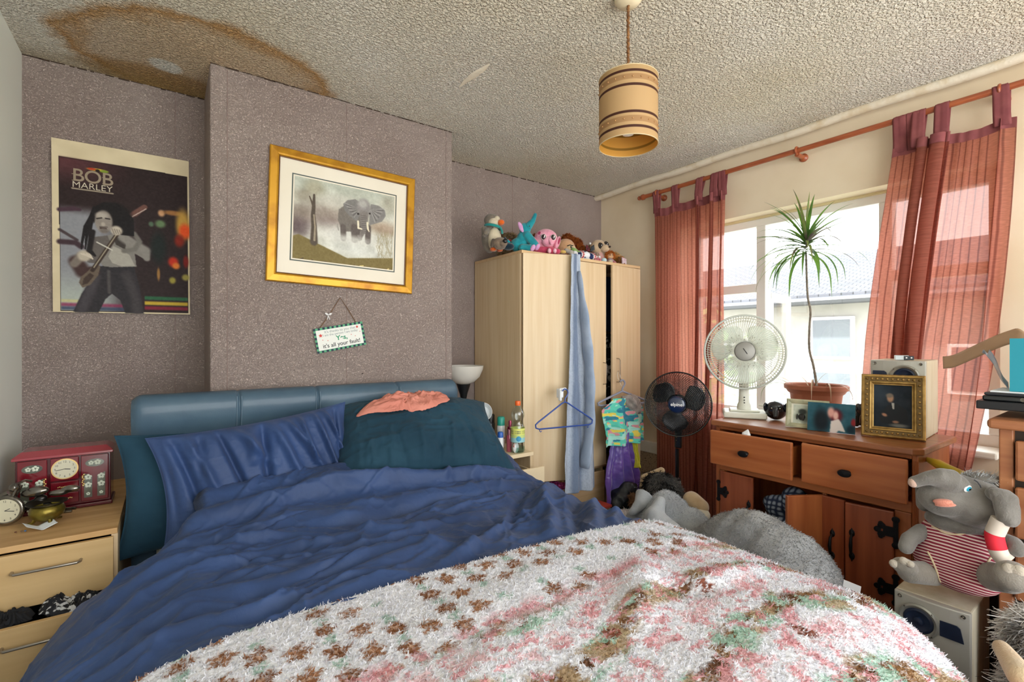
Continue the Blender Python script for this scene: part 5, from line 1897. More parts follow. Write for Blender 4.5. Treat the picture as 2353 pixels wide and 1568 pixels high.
# ================================================================== BEDSIDE TABLE, RIGHT
bt = thing('bedside_table', 'pale maple bedside table with an open drawer between bed and wardrobe', 'bedside table', (1.44, 2.2, 0))
BX0, BX1, BY0, BY1, BH = 1.35, 1.612, 2.035, 2.44, 0.70
MB().box2((BX0, BY0, BH - 0.02), (BX1, BY1, BH)).build('table_top', M_MAPLE_EDGE, bt, smooth=False, bevel=0.002)
MB().box2((BX0, BY0 + 0.01, 0), (BX0 + 0.016, BY1, BH - 0.02)).build('side_panel', M_MAPLE, bt, smooth=False)
MB().box2((BX1 - 0.016, BY0 + 0.01, 0), (BX1, BY1, BH - 0.02)).build('side_panel', M_MAPLE, bt, smooth=False)
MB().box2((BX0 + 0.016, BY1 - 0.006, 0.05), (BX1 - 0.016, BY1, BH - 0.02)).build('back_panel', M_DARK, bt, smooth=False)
d = MB().box2((BX0 + 0.005, BY0 - 0.09, 0.475), (BX1 + 0.002, BY0 - 0.074, 0.640)).build('drawer', M_MAPLE_EDGE, bt, smooth=False, bevel=0.0015)
MB().box2((BX0 + 0.02, BY0 - 0.074, 0.49), (BX0 + 0.032, BY1 - 0.05, 0.61)).build('drawer_side', M_MAPLE_EDGE, d, smooth=False)
MB().box2((BX1 - 0.03, BY0 - 0.074, 0.49), (BX1 - 0.018, BY1 - 0.05, 0.61)).build('drawer_side', M_MAPLE_EDGE, d, smooth=False)
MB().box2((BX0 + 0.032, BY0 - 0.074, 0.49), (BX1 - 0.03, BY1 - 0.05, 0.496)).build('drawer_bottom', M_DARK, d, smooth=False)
MB().box2((BX0 + 0.018, BY0 + 0.012, 0.06), (BX1 - 0.018, BY0 + 0.028, 0.46)).build('drawer', M_MAPLE_EDGE, bt, smooth=False, bevel=0.0015)

# bottle with orange cap
BX, BY, BZ = 1.535, 2.075, BH + 0.001
bo = thing('plastic_bottle', 'clear plastic bottle with orange cap and yellow label on the bedside table', 'bottle', (BX, BY, BZ))
prof = [(0.0, 0.006), (0.02, 0.0), (0.032, 0.003), (0.038, 0.014), (0.038, 0.06), (0.036, 0.075), (0.0375, 0.09), (0.0375, 0.135), (0.033, 0.148), (0.028, 0.162), (0.030, 0.178), (0.036, 0.195), (0.036, 0.212), (0.029, 0.230), (0.018, 0.245), (0.0125, 0.254), (0.0125, 0.262)]
PET = glass_mat('clear_plastic_bottle', 'f6fbf8', 0.10, 0.15)
MB().lathe(prof, (BX, BY, BZ), 40, cap=False).build('bottle_body', PET, bo)
MB().lathe([(0.0, 0.006), (0.036, 0.006), (0.0368, 0.03), (0.0, 0.031)], (BX, BY, BZ), 32, cap=False).build('water', glass_mat('pale_water', 'cfe9e0', 0.1), bo)
MB().lathe([(0.0145, 0.252), (0.0152, 0.254), (0.0152, 0.272), (0.0135, 0.276), (0.0, 0.276)], (BX, BY, BZ), 28).build('cap', mat('orange_cap', 'ee6a2a', 0.4), bo)
hh_, aa_ = np.meshgrid(np.linspace(0.132, 0.058, 60), np.linspace(0, 2 * PI, 120), indexing='ij')
lc = np.ones(hh_.shape + (4,))
lc[..., :3] = lin('dfe27a')
up_ = (hh_ > 0.115)
lc[..., :3] = np.where((hh_ < 0.082)[..., None], np.array(lin('9fd3d8')), lc[..., :3])
lc[..., :3] = np.where(((hh_ < 0.098) & (hh_ > 0.082))[..., None], np.array(lin('c9dc8a')), lc[..., :3])
wdl = (vnoise(aa_ * 14, hh_ * 0 + 3, 2) > 0.4) & ((np.abs(hh_ - 0.117) < 0.002) | (np.abs(hh_ - 0.105) < 0.0012) | (np.abs(hh_ - 0.110) < 0.001))
lc[..., :3] = np.where(wdl[..., None], np.array(lin('55604e')), lc[..., :3])
cir = np.hypot((((aa_ - 4.2) + PI) % (2 * PI) - PI) * 0.038, hh_ - 0.078) < 0.014
lc[..., :3] = np.where(cir[..., None], np.array(lin('3f9bc4')), lc[..., :3])
mb = MB()
mb.grid(np.stack([BX + 0.0384 * np.cos(aa_), BY + 0.0384 * np.sin(aa_), BZ + hh_], 2))
mb.build('label', mat('printed_film', attr='Col', rough=0.35), bo, angle=0, colors=lc.reshape(-1, 4))

def can(name, label, cat, x, y, z, r, h_, m, capm=None, caph=0.04, capr=None, shape='round'):
    th = thing(name, label, cat, (x, y, z))
    MB().lathe([(0, 0), (r * 0.95, 0), (r, 0.004), (r, h_ - caph - 0.006), (r * 0.9, h_ - caph), (0, h_ - caph)], (x, y, z), 28).build('container', m, th)
    cr = capr or r * 0.92
    MB().lathe([(0, h_ - caph), (cr, h_ - caph), (cr, h_ - 0.008), (cr * 0.8, h_ - 0.001), (0, h_)], (x, y, z), 28).build('cap', capm or m, th)
    return th
M_BLKP = mat('black_plastic', '15171b', 0.3)
can('deodorant_can', 'black spray can standing behind the teal capped can', 'can', 1.530, 2.335, BH + 0.001, 0.026, 0.175, mat('black_can', '1b1e24', 0.3), mat('dark_cap', '101216', 0.4), 0.05)
tc_ = can('spray_can', 'white spray can with a teal cap on the bedside table', 'can', 1.535, 2.235, BH + 0.001, 0.023, 0.172, mat('white_can', 'dfe0e2', 0.35), mat('teal_cap', '2aa08f', 0.4), 0.05)
MB().lathe([(0.0233, 0.05), (0.0233, 0.055)], (1.535, 2.235, BH), 28, cap=False).build('stripe', mat('pink_ink', 'c05c78', 0.4), tc_)
can('perfume_bottle', 'dusty pink perfume bottle beside the clear bottle', 'perfume bottle', 1.508, 2.115, BH + 0.001, 0.0165, 0.120, mat('pink_glass', 'a04a5c', 0.1, coat=0.6), mat('pink_cap', 'c88a94', 0.3, metal=0.4), 0.03, 0.009)
can('perfume_bottle', 'tall dark magenta perfume bottle behind the clear bottle', 'perfume bottle', 1.548, 2.165, BH + 0.001, 0.0175, 0.158, mat('magenta_glass', '7a1434', 0.1, coat=0.6), mat('magenta_cap', 'b04a6a', 0.3, metal=0.4), 0.035, 0.009)
can('lotion_bottle', 'white bottle with a blue cap beside the teal pillow', 'bottle', 1.452, 2.12, BH + 0.001, 0.017, 0.112, mat('white_bottle', 'e4e7ea', 0.35), mat('blue_cap', '2e62b8', 0.4), 0.03)
ornm = thing('glass_ornament', 'small clear ornament with orange pattern in front of the perfume', 'ornament', (1.512, 2.062, BH))
MB().ell((1.512, 2.062, BH + 0.031), (0.019, 0.012, 0.030), None, 20).build('glass_body', mat('patterned_glass', 'dfe3e4', 0.1, color2='b65a3c', nscale=40, ramp=(0.55, 0.62)), ornm)
# white clip lamp behind the pillow
cx_, cy_, cz_ = 1.415, 2.24, 0.905
wl_ = thing('clip_lamp', 'small white lamp with an open bowl shade behind the pillow corner', 'lamp', (cx_, cy_, BH))
ML = T(cx_, cy_, cz_) @ rot(0, 0, -28) @ rot(75, 0, 0)
MB().lathe([(0.030, -0.035), (0.040, -0.02), (0.048, 0.012), (0.051, 0.03), (0.0495, 0.03), (0.046, 0.012), (0.038, -0.019), (0.0, -0.033)], (0, 0, 0), 32, M=ML, cap=False).build('lamp_shade', mat('white_plastic', 'e9edf0', 0.4), wl_)
MB().lathe([(0.0, 0.028), (0.012, 0.024), (0.016, 0.0), (0.012, -0.03), (0, -0.032)], (0, 0, 0), 20, M=ML, cap=False).build('bulb', mat('bulb_glass', 'f2efe6', 0.15), wl_)
MB().tube([ML @ Vector((0, 0, -0.03)), (cx_ + 0.01, cy_ + 0.05, cz_ - 0.06), (cx_ + 0.01, cy_ + 0.05, BH + 0.012)], 0.008, 10).build('stem', mat('white_plastic', 'e9edf0', 0.4), wl_)
MB().lathe([(0, 0), (0.045, 0), (0.043, 0.012), (0, 0.014)], (cx_ + 0.01, cy_ + 0.05, BH + 0.001), 28).build('base', mat('white_plastic', 'e9edf0', 0.4), wl_)

# ================================================================== UPLIGHTER
ul = thing('floor_lamp', 'black uplighter with a white glass bowl in the alcove', 'lamp', (1.46, 2.53, 0))
UX, UY = 1.462, 2.53
MB().lathe([(0.0, 1.035), (0.03, 1.038), (0.066, 1.052), (0.098, 1.083), (0.118, 1.128), (0.121, 1.150), (0.1175, 1.150), (0.114, 1.13), (0.094, 1.088), (0.062, 1.058), (0.0, 1.045)], (UX, UY, 0), 48, cap=False).build('glass_bowl', mat('opal_glass', 'f0eee8', 0.25, trans_lucent=0.4), ul)
MB().lathe([(0.012, 0.03), (0.012, 0.90), (0.016, 0.94), (0.024, 0.98), (0.040, 1.03), (0.042, 1.04), (0, 1.036)], (UX, UY, 0), 28, cap=False).build('pole', M_BLKP, ul)
MB().lathe([(0, 0), (0.125, 0), (0.125, 0.012), (0.03, 0.028), (0.012, 0.032), (0, 0.032)], (UX, UY, 0.0), 36).build('base', M_BLKP, ul)

# ================================================================== CHEST OF DRAWERS, LEFT OF THE BED
ch = thing('chest_of_drawers', 'pale maple chest of drawers with its second drawer open left of the bed', 'chest of drawers', (-0.295, 2.3, 0))
CX0, CX1, CY0, CY1, CH = -0.462, -0.128, 1.995, 2.69, 0.70
M_OAKTOP = mat('worn_maple_top', 'cfa873', 0.55, color2='b98e58', nscale=4, nstretch=(1, 8, 1), ramp=(0.35, 0.7), bump=0.1, bscale=30)
MB().box2((CX0, CY0 - 0.006, CH - 0.018), (CX1, CY1, CH)).build('chest_top', M_OAKTOP, ch, smooth=False, bevel=0.002)
MB().box2((CX0, CY0, 0), (CX0 + 0.016, CY1, CH - 0.018)).build('side_panel', M_MAPLE, ch, smooth=False)
MB().box2((CX1 - 0.016, CY0, 0), (CX1, CY1, CH - 0.018)).build('side_panel', M_MAPLE, ch, smooth=False)
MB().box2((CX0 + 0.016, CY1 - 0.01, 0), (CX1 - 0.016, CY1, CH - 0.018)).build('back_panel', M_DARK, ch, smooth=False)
M_CHEST = mat('chest_front', 'd2b27e', 0.5, color2='c6a470', nscale=3, nstretch=(0.7, 12, 12), ndetail=5, ramp=(0.3, 0.7))
dz = [(0.515, 0.676, 0.0), (0.350, 0.508, -0.105), (0.185, 0.343, 0.0), (0.02, 0.178, 0.0)]
for i, (z0, z1, yo) in enumerate(dz):
    x0, x1 = CX0 + 0.004, CX1 - 0.010
    y0 = CY0 + yo
    d = MB().box2((x0, y0 - 0.016, z0), (x1, y0, z1)).build('drawer', M_CHEST, ch, smooth=False, bevel=0.0015)
    hz_ = (z0 + z1) / 2 + 0.03
    hm = MB()
    xa, xb = -0.365, -0.215
    hm.tube([tuple(p) for p in ((xa, y0 - 0.016, hz_), (xa, y0 - 0.030, hz_), (xa + 0.006, y0 - 0.038, hz_), (xb - 0.006, y0 - 0.038, hz_), (xb, y0 - 0.030, hz_), (xb, y0 - 0.016, hz_))], 0.0042, 10)
    hm.build('handle', M_WIRE, d)
    if yo:
        for (xs0, xs1) in ((x0 + 0.012, x0 + 0.024), (x1 - 0.024, x1 - 0.012)):
            MB().box2((xs0, y0, z0 + 0.01), (xs1, y0 + 0.5, z1 - 0.02)).build('drawer_side', M_CHEST, d, smooth=False)
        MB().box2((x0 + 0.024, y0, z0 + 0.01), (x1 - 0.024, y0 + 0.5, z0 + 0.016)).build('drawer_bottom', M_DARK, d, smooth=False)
crumple('folded_clothes', mat('black_cloth', '14151a', 0.8), (-0.375, 1.945), 0.11, 0.085, lambda x, y: 0.488 + 0 * x, 3, 'black clothes in the open chest drawer, left of the patterned ones', 'clothes', amp=0.038, freq=2.2, nx=70, ny=60)
crumple('folded_clothes', mat('black_white_pattern', '191a20', 0.8, color2='c9cacb', nscale=55, ndetail=1, nstretch=(1, 1.6, 1), ramp=(0.56, 0.60)), (-0.235, 1.945), 0.15, 0.09, lambda x, y: 0.488 + 0 * x, 9, 'black and white patterned clothes in the open chest drawer', 'clothes', amp=0.045, freq=2.4, nx=80, ny=60)

# ================================================================== PINE SIDEBOARD
M_PINE_H = mat('orange_pine_across', 'b0683a', 0.4, color2='9a5228', nscale=2.2, nstretch=(1.2, 10, 16), ndetail=7, ramp=(0.3, 0.7), coat=0.2)
M_PINE_V = mat('orange_pine_upright', 'aa6236', 0.4, color2='8c4722', nscale=2.2, nstretch=(16, 10, 1.0), ndetail=7, ramp=(0.3, 0.7), coat=0.2)
M_PINE_D = mat('red_brown_pine_upright', '9a5030', 0.4, color2='7d3a20', nscale=2.2, nstretch=(18, 10, 1.0), ndetail=7, ramp=(0.3, 0.7), coat=0.2)
M_PINETOP = mat('sideboard_top_wood', 'a4663e', 0.38, color2='865030', nscale=2.5, nstretch=(1.0, 12, 10), ndetail=6, ramp=(0.3, 0.7), coat=0.3)
M_IRON = mat('black_iron', '17171a', 0.5, metal=0.6, bump=0.3, bscale=60)
sb = thing('sideboard', 'orange pine sideboard with two drawers and black iron hinges under the window', 'sideboard', (0, 0, 0))
def sbb(a, b, name, m, bev=0.003, par=None, M=None):
    return MB().box2(a, b, M).build(name, m, par or sb, smooth=False, bevel=bev)
# top with clipped front corners
TP = [(-0.413, 0.0), (0.385, 0.0), (0.412, 0.03), (0.418, 0.44), (-0.413, 0.44)]
MB().prism(TP, 0.881, 0.907).build('sideboard_top', M_PINETOP, sb, smooth=False, bevel=0.006)
BL, BR, YF, YBK = -0.397, 0.397, 0.022, 0.43
sbb((BL, YF, 0.0), (BL + 0.02, YBK, 0.88), 'side_panel', M_PINE_V)
sbb((BR - 0.02, YF, 0.0), (BR, YBK, 0.88), 'side_panel', M_PINE_V)
sbb((BL + 0.02, YBK - 0.01, 0.05), (BR - 0.02, YBK, 0.88), 'back_panel', M_PINE_V, 0)
sbb((BL + 0.02, YF, 0.865), (BR - 0.02, YF + 0.02, 0.881), 'top_rail', M_PINE_H)
sbb((BL + 0.02, YF, 0.665), (BR - 0.02, YF + 0.02, 0.705), 'middle_rail', M_PINE_H)
sbb((BL + 0.02, YF, 0.03), (BR - 0.02, YF + 0.02, 0.085), 'bottom_rail', M_PINE_H)
sbb((BL + 0.021, YF, 0.085), (BL + 0.045, YF + 0.02, 0.664), 'stile', M_PINE_V)
sbb((BR - 0.072, YF, 0.085), (BR - 0.021, YF + 0.02, 0.664), 'stile', M_PINE_V)
sbb((0.080, YF + 0.001, 0.085), (0.094, YF + 0.02, 0.664), 'stile', M_PINE_V)
sbb((0.0, YF + 0.001, 0.706), (0.018, YF + 0.02, 0.864), 'stile', M_PINE_V)
sbb((BL + 0.02, YF + 0.02, 0.085), (BR - 0.02, YBK - 0.01, 0.10), 'cupboard_floor', M_PINE_H, 0)
fp = MB()
for k in range(4):
    fp.tube([(BR - 0.016 + k * 0.0045, YF - 0.0005, 0.04), (BR - 0.016 + k * 0.0045, YF - 0.0005, 0.86)], 0.0018, 6)
fp.build('reeded_moulding', M_PINE_V, sb)['kind'] = 'stuff'
def knob(par, x, y, z):
    mb = MB()
    mb.lathe([(0.0, 0.0), (0.012, 0.0), (0.010, 0.006), (0.008, 0.012), (0.012, 0.016), (0.019, 0.022), (0.021, 0.028), (0.017, 0.034), (0.0, 0.036)], (0, 0, 0), 28, M=T(x, y, z) @ rot(90, 0, 0) @ Matrix.Diagonal((1.15, 0.72, 1, 1)), cap=False)
    mb.build('knob', M_IRON, par)
for (x0, x1, y0, z0, z1) in ((-0.382, -0.006, -0.055, 0.706, 0.868), (0.022, 0.378, -0.035, 0.706, 0.870)):
    MBv = MB()
    prof = [(0, 0.018), (0, 0.006), (0.006, 0.001), (0.012, 0.0)]
    W_, H_ = x1 - x0, z1 - z0
    Mx = T((x0 + x1) / 2, y0 + 0.018, (z0 + z1) / 2)
    d = MB().box((0, -0.009, 0), (W_, 0.018, H_), Mx).build('drawer', M_PINE_H, sb, smooth=False, bevel=0.005)
    knob(d, (x0 + x1) / 2 - 0.01, y0, (z0 + z1) / 2 + (0.0 if x0 < 0 else -0.004))
    for xx in (x0 + 0.02, x1 - 0.032):
        sbb((xx, y0 + 0.019, z0 + 0.01), (xx + 0.012, 0.36, z1 - 0.03), 'drawer_side', M_PINE_H, 0, d)
def pull(par, M):
    mb = MB()
    for z in (-0.045, 0.045):
        mb.lathe([(0, 0), (0.010, 0), (0.007, 0.003), (0, 0.004)], (0, 0, 0), 12, M=M @ T(0, 0, z) @ rot(90, 0, 0) @ Matrix.Diagonal((1, 1.5, 1, 1)), cap=False)
    mb.tube([M @ Vector(p) for p in ((0, -0.002, -0.042), (0, -0.018, -0.030), (0, -0.024, 0), (0, -0.018, 0.030), (0, -0.002, 0.042))], [0.004, 0.005, 0.0065, 0.005, 0.004], 10)
    for s_ in (-1, 1):
        mb.tube([M @ Vector((0, -0.002, s_ * 0.05)), M @ Vector((0, -0.002, s_ * 0.066))], [0.006, 0.001], 8)
    mb.build('handle', M_IRON, par)
def hinge(par, M, flip=1):
    mb = MB()
    mb.box2((-0.006, -0.004, -0.040), (0.006, 0, 0.040), M)
    for z in (-0.042, 0.042):
        mb.lathe([(0, 0), (0.010, 0), (0.010, 0.004), (0, 0.005)], (0, 0, 0), 14, M=M @ T(0, 0, z) @ rot(90, 0, 0), cap=False)
    mb.box2((0, -0.005, -0.016), (flip * 0.030, -0.001, 0.016), M)
    for (dx, z, r) in ((0.034, -0.014, 0.010), (0.034, 0.014, 0.010), (0.044, 0.0, 0.009), (0.036, -0.022, 0.006), (0.036, 0.022, 0.006)):
        mb.lathe([(0, 0), (r, 0), (r, 0.005), (0, 0.006)], (0, 0, 0), 14, M=M @ T(flip * dx, 0, z) @ rot(90, 0, 0), cap=False)
    mb.build('hinge', M_IRON, par)
# left door, closed
d = sbb((-0.366, YF - 0.016, 0.09), (-0.205, YF - 0.001, 0.662), 'door', M_PINE_D, 0.004)
hinge(d, T(-0.372, YF - 0.017, 0.565))
hinge(d, T(-0.372, YF - 0.017, 0.20))
pull(d, T(-0.222, YF - 0.017, 0.49))
# middle pair of leaves, one swung out
Mh = T(0.078, YF - 0.002, 0) @ rot(0, 0, 58)
d = sbb((-0.158, -0.016, 0.09), (0.0, 0, 0.660), 'door', M_PINE_V, 0.003, None, Mh)
Mh2 = T(0.082, YF - 0.001, 0) @ rot(0, 0, -4)
d = sbb((0.0, -0.016, 0.09), (0.088, 0, 0.660), 'door', M_PINE_D, 0.003, None, Mh2)
pull(d, Mh2 @ T(0.045, -0.016, 0.47))
# right door slightly ajar, hinged right
Mh3 = T(0.326, YF - 0.001, 0) @ rot(0, 0, 9)
d = sbb((-0.153, -0.016, 0.09), (0.0, 0, 0.660), 'door', M_PINE_D, 0.004, None, Mh3)
pull(d, Mh3 @ T(-0.130, -0.017, 0.50))
hinge(d, Mh3 @ T(0.006, -0.018, 0.585) @ Matrix.Diagonal((1.25, 1, 1.15, 1)), -1)
hinge(d, Mh3 @ T(0.006, -0.018, 0.37) @ Matrix.Diagonal((1.25, 1, 1.15, 1)), -1)
place(sb, (2.2, 0.945, 0), -90)
# checked clothes in the open compartment
def SBW(x, y, z):
    return Vector((2.2 + y, 0.945 - x, z))
cc_ = MB()
for (x, y, z, r) in ((-0.12, 0.15, 0.18, 0.08), (-0.14, 0.13, 0.30, 0.08), (-0.09, 0.13, 0.42, 0.075), (-0.15, 0.12, 0.53, 0.055), (-0.07, 0.14, 0.56, 0.06), (-0.02, 0.16, 0.40, 0.08), (-0.02, 0.16, 0.22, 0.08)):
    p = SBW(x, y, z)
    cc_.ell(p, (r, r, r * 1.05), None, 16)
ck = mat('checked_blue_cloth', '2b3a5c', 0.85)
nt = ck.node_tree
tcx = nt.nodes.new('ShaderNodeTexCoord')
wvs = []
for dr, sc_ in (('Z', 14.0), ('Y', 14.0)):
    wv = nt.nodes.new('ShaderNodeTexWave')
    wv.bands_direction = dr
    wv.inputs['Scale'].default_value = sc_
    wv.inputs['Distortion'].default_value = 3.0
    nt.links.new(tcx.outputs['Object'], wv.inputs['Vector'])
    wvs.append(wv)
mxx = nt.nodes.new('ShaderNodeMath')
mxx.operation = 'MULTIPLY'
nt.links.new(wvs[0].outputs['Fac'], mxx.inputs[0])
nt.links.new(wvs[1].outputs['Fac'], mxx.inputs[1])
rpp = nt.nodes.new('ShaderNodeValToRGB')
rpp.color_ramp.elements[0].color = lin4('24304e')
rpp.color_ramp.elements[1].color = lin4('a9b4c8')
rpp.color_ramp.elements[1].position = 0.6
nt.links.new(mxx.outputs[0], rpp.inputs[0])
nt.links.new(rpp.outputs[0], nt.nodes['Principled BSDF'].inputs['Base Color'])
tag(cc_.blob('checked_shirt', ck, None, 0.006, 3, 0.03, 14), 'blue and grey checked clothes stuffed in the open sideboard compartment', 'clothes')
# white tissue poking out of the left drawer
tp_ = at(1716, 1000, x=2.165)
ts = MB()
ts.tube([(2.17, tp_.y + 0.012, 0.80), (2.168, tp_.y + 0.004, 0.872), (2.172, tp_.y - 0.002, 0.892)], [0.024, 0.020, 0.002], 9, flat=0.5)
tag(ts.build('tissue', mat('white_tissue', 'e2e4e6', 0.9), None, angle=20), 'white tissue poking out of the left sideboard drawer', 'tissue')

# ================================================================== PINE CHEST AT THE RIGHT EDGE
M_PINE2 = mat('plain_pine_across', 'a86f48', 0.45, color2='8e5636', nscale=2.5, nstretch=(8, 1.0, 14), ndetail=7, ramp=(0.3, 0.7))
pc = thing('chest_of_drawers', 'tall brown pine chest of drawers cut off at the right edge', 'chest of drawers', (2.2, 0, 0))
PX0, PX1, PY0, PY1, PH = 1.955, 2.42, -0.55, 0.300, 1.075
MB().box2((PX0 - 0.025, PY0 - 0.02, PH - 0.028), (PX1, PY1 + 0.022, PH)).build('chest_top', M_PINE2, pc, smooth=False, bevel=0.010, segs=3)
MB().box2((PX0, PY1 - 0.03, 0.0), (PX1, PY1, PH - 0.028)).build('side_panel', M_PINE2, pc, smooth=False, bevel=0.003)
MB().box2((PX0, PY0, 0.0), (PX1, PY0 + 0.03, PH - 0.028)).build('side_panel', M_PINE2, pc, smooth=False, bevel=0.003)
MB().box2((PX1 - 0.01, PY0 + 0.03, 0.0), (PX1, PY1 - 0.03, PH - 0.028)).build('back_panel', M_PINE2, pc, smooth=False)
zt = PH - 0.045
for k, hh2 in enumerate((0.125, 0.155, 0.17, 0.18, 0.18, 0.17)):
    z1 = zt - 0.012
    z0 = zt - hh2
    yo = (0.0, -0.004, 0.0, 0.0, 0.004, 0)[k]
    d = MB().box2((PX0 - 0.012 + yo, PY0 + 0.035, z0), (PX0 + 0.008 + yo, PY1 - 0.034, z1)).build('drawer', M_PINE2, pc, smooth=False, bevel=0.006)
    for yy in (-0.35, 0.09):
        MB().lathe([(0, 0), (0.009, 0), (0.008, 0.012), (0.016, 0.02), (0.015, 0.03), (0, 0.034)], (0, 0, 0), 18, M=T(PX0 - 0.012 + yo, yy, (z0 + z1) / 2) @ rot(0, -90, 0), cap=False).build('knob', M_PINE2, d)
    zt = z0 - 0.006
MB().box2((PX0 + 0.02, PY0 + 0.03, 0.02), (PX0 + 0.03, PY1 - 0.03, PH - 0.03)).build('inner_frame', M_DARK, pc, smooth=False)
# ================================================================== ON THE LEFT CHEST
CT = CH + 0.001
jb = thing('jewellery_cabinet', 'red lacquered jewellery cabinet with a round clock and floral glass doors', 'jewellery cabinet', (-0.293, 2.36, CT))
M_LACQ = mat('red_lacquer', '7a1020', 0.18, color2='560a16', nscale=5, coat=0.6)
M_LACQD = mat('dark_red_lacquer', '4a0a14', 0.2, coat=0.5)
M_GOLD = mat('gold_trim', 'd8b878', 0.3, metal=0.8)
JX0, JX1, JY0, JY1 = -0.418, -0.168, 2.305, 2.42
MB().box2((JX0, JY0, CT + 0.014), (JX1, JY1, CT + 0.190)).build('cabinet_body', M_LACQD, jb, smooth=False, bevel=0.002)
MB().prism([(JX0 - 0.006, JY0 - 0.01), (JX1 + 0.006, JY0 - 0.01), (JX1 + 0.006, JY1 + 0.004), (JX0 - 0.006, JY1 + 0.004)], CT, CT + 0.014).build('plinth', M_LACQD, jb, smooth=False, bevel=0.004)
lid = MB()
lid.box2((JX0 - 0.008, JY0 - 0.012, CT + 0.190), (JX1 + 0.008, JY1 + 0.004, CT + 0.199))
lid.add([(JX0 - 0.008, JY0 - 0.012, CT + 0.199), (JX1 + 0.008, JY0 - 0.012, CT + 0.199), (JX1 + 0.008, JY1 + 0.004, CT + 0.199), (JX0 - 0.008, JY1 + 0.004, CT + 0.199),
         (JX0 + 0.012, JY0 + 0.012, CT + 0.216), (JX1 - 0.012, JY0 + 0.012, CT + 0.216), (JX1 - 0.012, JY1 - 0.01, CT + 0.216), (JX0 + 0.012, JY1 - 0.01, CT + 0.216)],
        [(3, 2, 1, 0), (4, 5, 6, 7), (0, 1, 5, 4), (1, 2, 6, 5), (2, 3, 7, 6), (3, 0, 4, 7)])
lid.build('lid', mat('red_lacquer_light', '9a3a44', 0.2, coat=0.7), jb, smooth=False, bevel=0.002)
M_JGL = mat('smoky_panel', '6d7264', 0.08, color2='4c5148', nscale=12, coat=0.8)
M_JFL = mat('white_enamel', 'cfd6c4', 0.3)
def flower(mb, x, y, z, r):
    for k in range(5):
        a = 2 * PI * k / 5 + 0.3
        mb.ell((x + r * 0.6 * math.cos(a), y, z + r * 0.6 * math.sin(a)), (r * 0.42, 0.0012, r * 0.42), None, 8)
def oval(mb, x, y, z, rx, rz, t=0.002, n=28):
    mb.lathe([(0, 0), (1, 0), (1, t), (0, t)], (0, 0, 0), n, M=T(x, y, z) @ rot(90, 0, 0) @ Matrix.Diagonal((rx, rz, 1, 1)), cap=False)
for (x0, x1, hs) in ((JX0 + 0.006, JX0 + 0.080, 1), (JX1 - 0.082, JX1 - 0.006, -1)):
    xm = (x0 + x1) / 2
    dd = MB().box2((x0, JY0 - 0.007, CT + 0.022), (x1, JY0, CT + 0.186)).build('cabinet_door', M_LACQ, jb, smooth=False, bevel=0.002)
    gp = MB()
    oval(gp, xm, JY0 - 0.0075, CT + 0.158, 0.026, 0.014)
    gp.build('glass_panel', M_JGL, dd)
    for s_ in (-1, 1):
        gp = MB()
        gp.prism([(-0.011, -0.045), (0.011, -0.045), (0.011, 0.036 + 0.006 * s_), (-0.011, 0.036 - 0.006 * s_)], 0, 0.002, T(xm + s_ * 0.018, JY0 - 0.0072, CT + 0.080) @ rot(90, 0, 0))
        gp.build('glass_panel', M_JGL, dd, smooth=False)
        fl = MB()
        for zz_ in (0.048, 0.080, 0.108):
            flower(fl, xm + s_ * 0.018, JY0 - 0.0095, CT + zz_, 0.0105 if zz_ > 0.05 else 0.006)
        fl.build('painted_flowers', M_JFL, dd)['kind'] = 'stuff'
    fl = MB()
    flower(fl, xm - 0.010, JY0 - 0.0098, CT + 0.158, 0.008)
    flower(fl, xm + 0.008, JY0 - 0.0098, CT + 0.159, 0.010)
    fl.build('painted_flowers', M_JFL, dd)['kind'] = 'stuff'
    hn = MB()
    xh = x1 - 0.006 if hs > 0 else x0 + 0.006
    for k in range(8):
        hn.ell((xh + 0.0025 * math.sin(k * 2.0), JY0 - 0.010, CT + 0.080 + k * 0.0055), (0.003, 0.002, 0.0034), None, 8)
    hn.build('ornate_pull', M_GOLD, dd)
MB().box2((JX0 + 0.088, JY0 - 0.006, CT + 0.106), (JX1 - 0.088, JY0, CT + 0.186)).build('clock_panel', M_LACQ, jb, smooth=False, bevel=0.002)
xm = (JX0 + JX1) / 2 + 0.001
ck_ = MB()
oval(ck_, xm, JY0 - 0.0062, CT + 0.147, 0.036, 0.036, 0.003, 40)
cf = ck_.build('clock_rim', M_GOLD, jb)
ck_ = MB()
oval(ck_, xm, JY0 - 0.0088, CT + 0.147, 0.0325, 0.0325, 0.0012, 40)
cfa = ck_.build('clock_face', mat('cream_dial', 'cfcab0', 0.4), jb)
for k in range(12):
    a = PI / 2 - 2 * PI * (k + 1) / 12
    text_mesh(str(k + 1), 0.0095, M_BLACK, 'numeral', cfa, T(xm + 0.0255 * math.cos(a), JY0 - 0.0102, CT + 0.147 + 0.0255 * math.sin(a)) @ rot(90, 0, 0), 0.0001)
for (a, l, w_) in ((188, 0.024, 0.0009), (-10, 0.015, 0.0013)):
    a = math.radians(a)
    MB().tube([(xm, JY0 - 0.0106, CT + 0.147), (xm + l * math.cos(a), JY0 - 0.0106, CT + 0.147 + l * math.sin(a))], w_, 6).build('clock_hand', M_BLACK, cfa)
for (z0, z1) in ((0.066, 0.101), (0.024, 0.061)):
    d = MB().box2((JX0 + 0.088, JY0 - 0.006, CT + z0), (JX1 - 0.088, JY0, CT + z1)).build('small_drawer', M_LACQ, jb, smooth=False, bevel=0.002)
    hn = MB()
    for k in range(9):
        hn.ell((xm - 0.018 + k * 0.0045, JY0 - 0.009, CT + (z0 + z1) / 2 + 0.0012 * math.sin(k * 2)), (0.0025, 0.002, 0.0022), None, 8)
    hn.build('ornate_pull', M_GOLD, d)

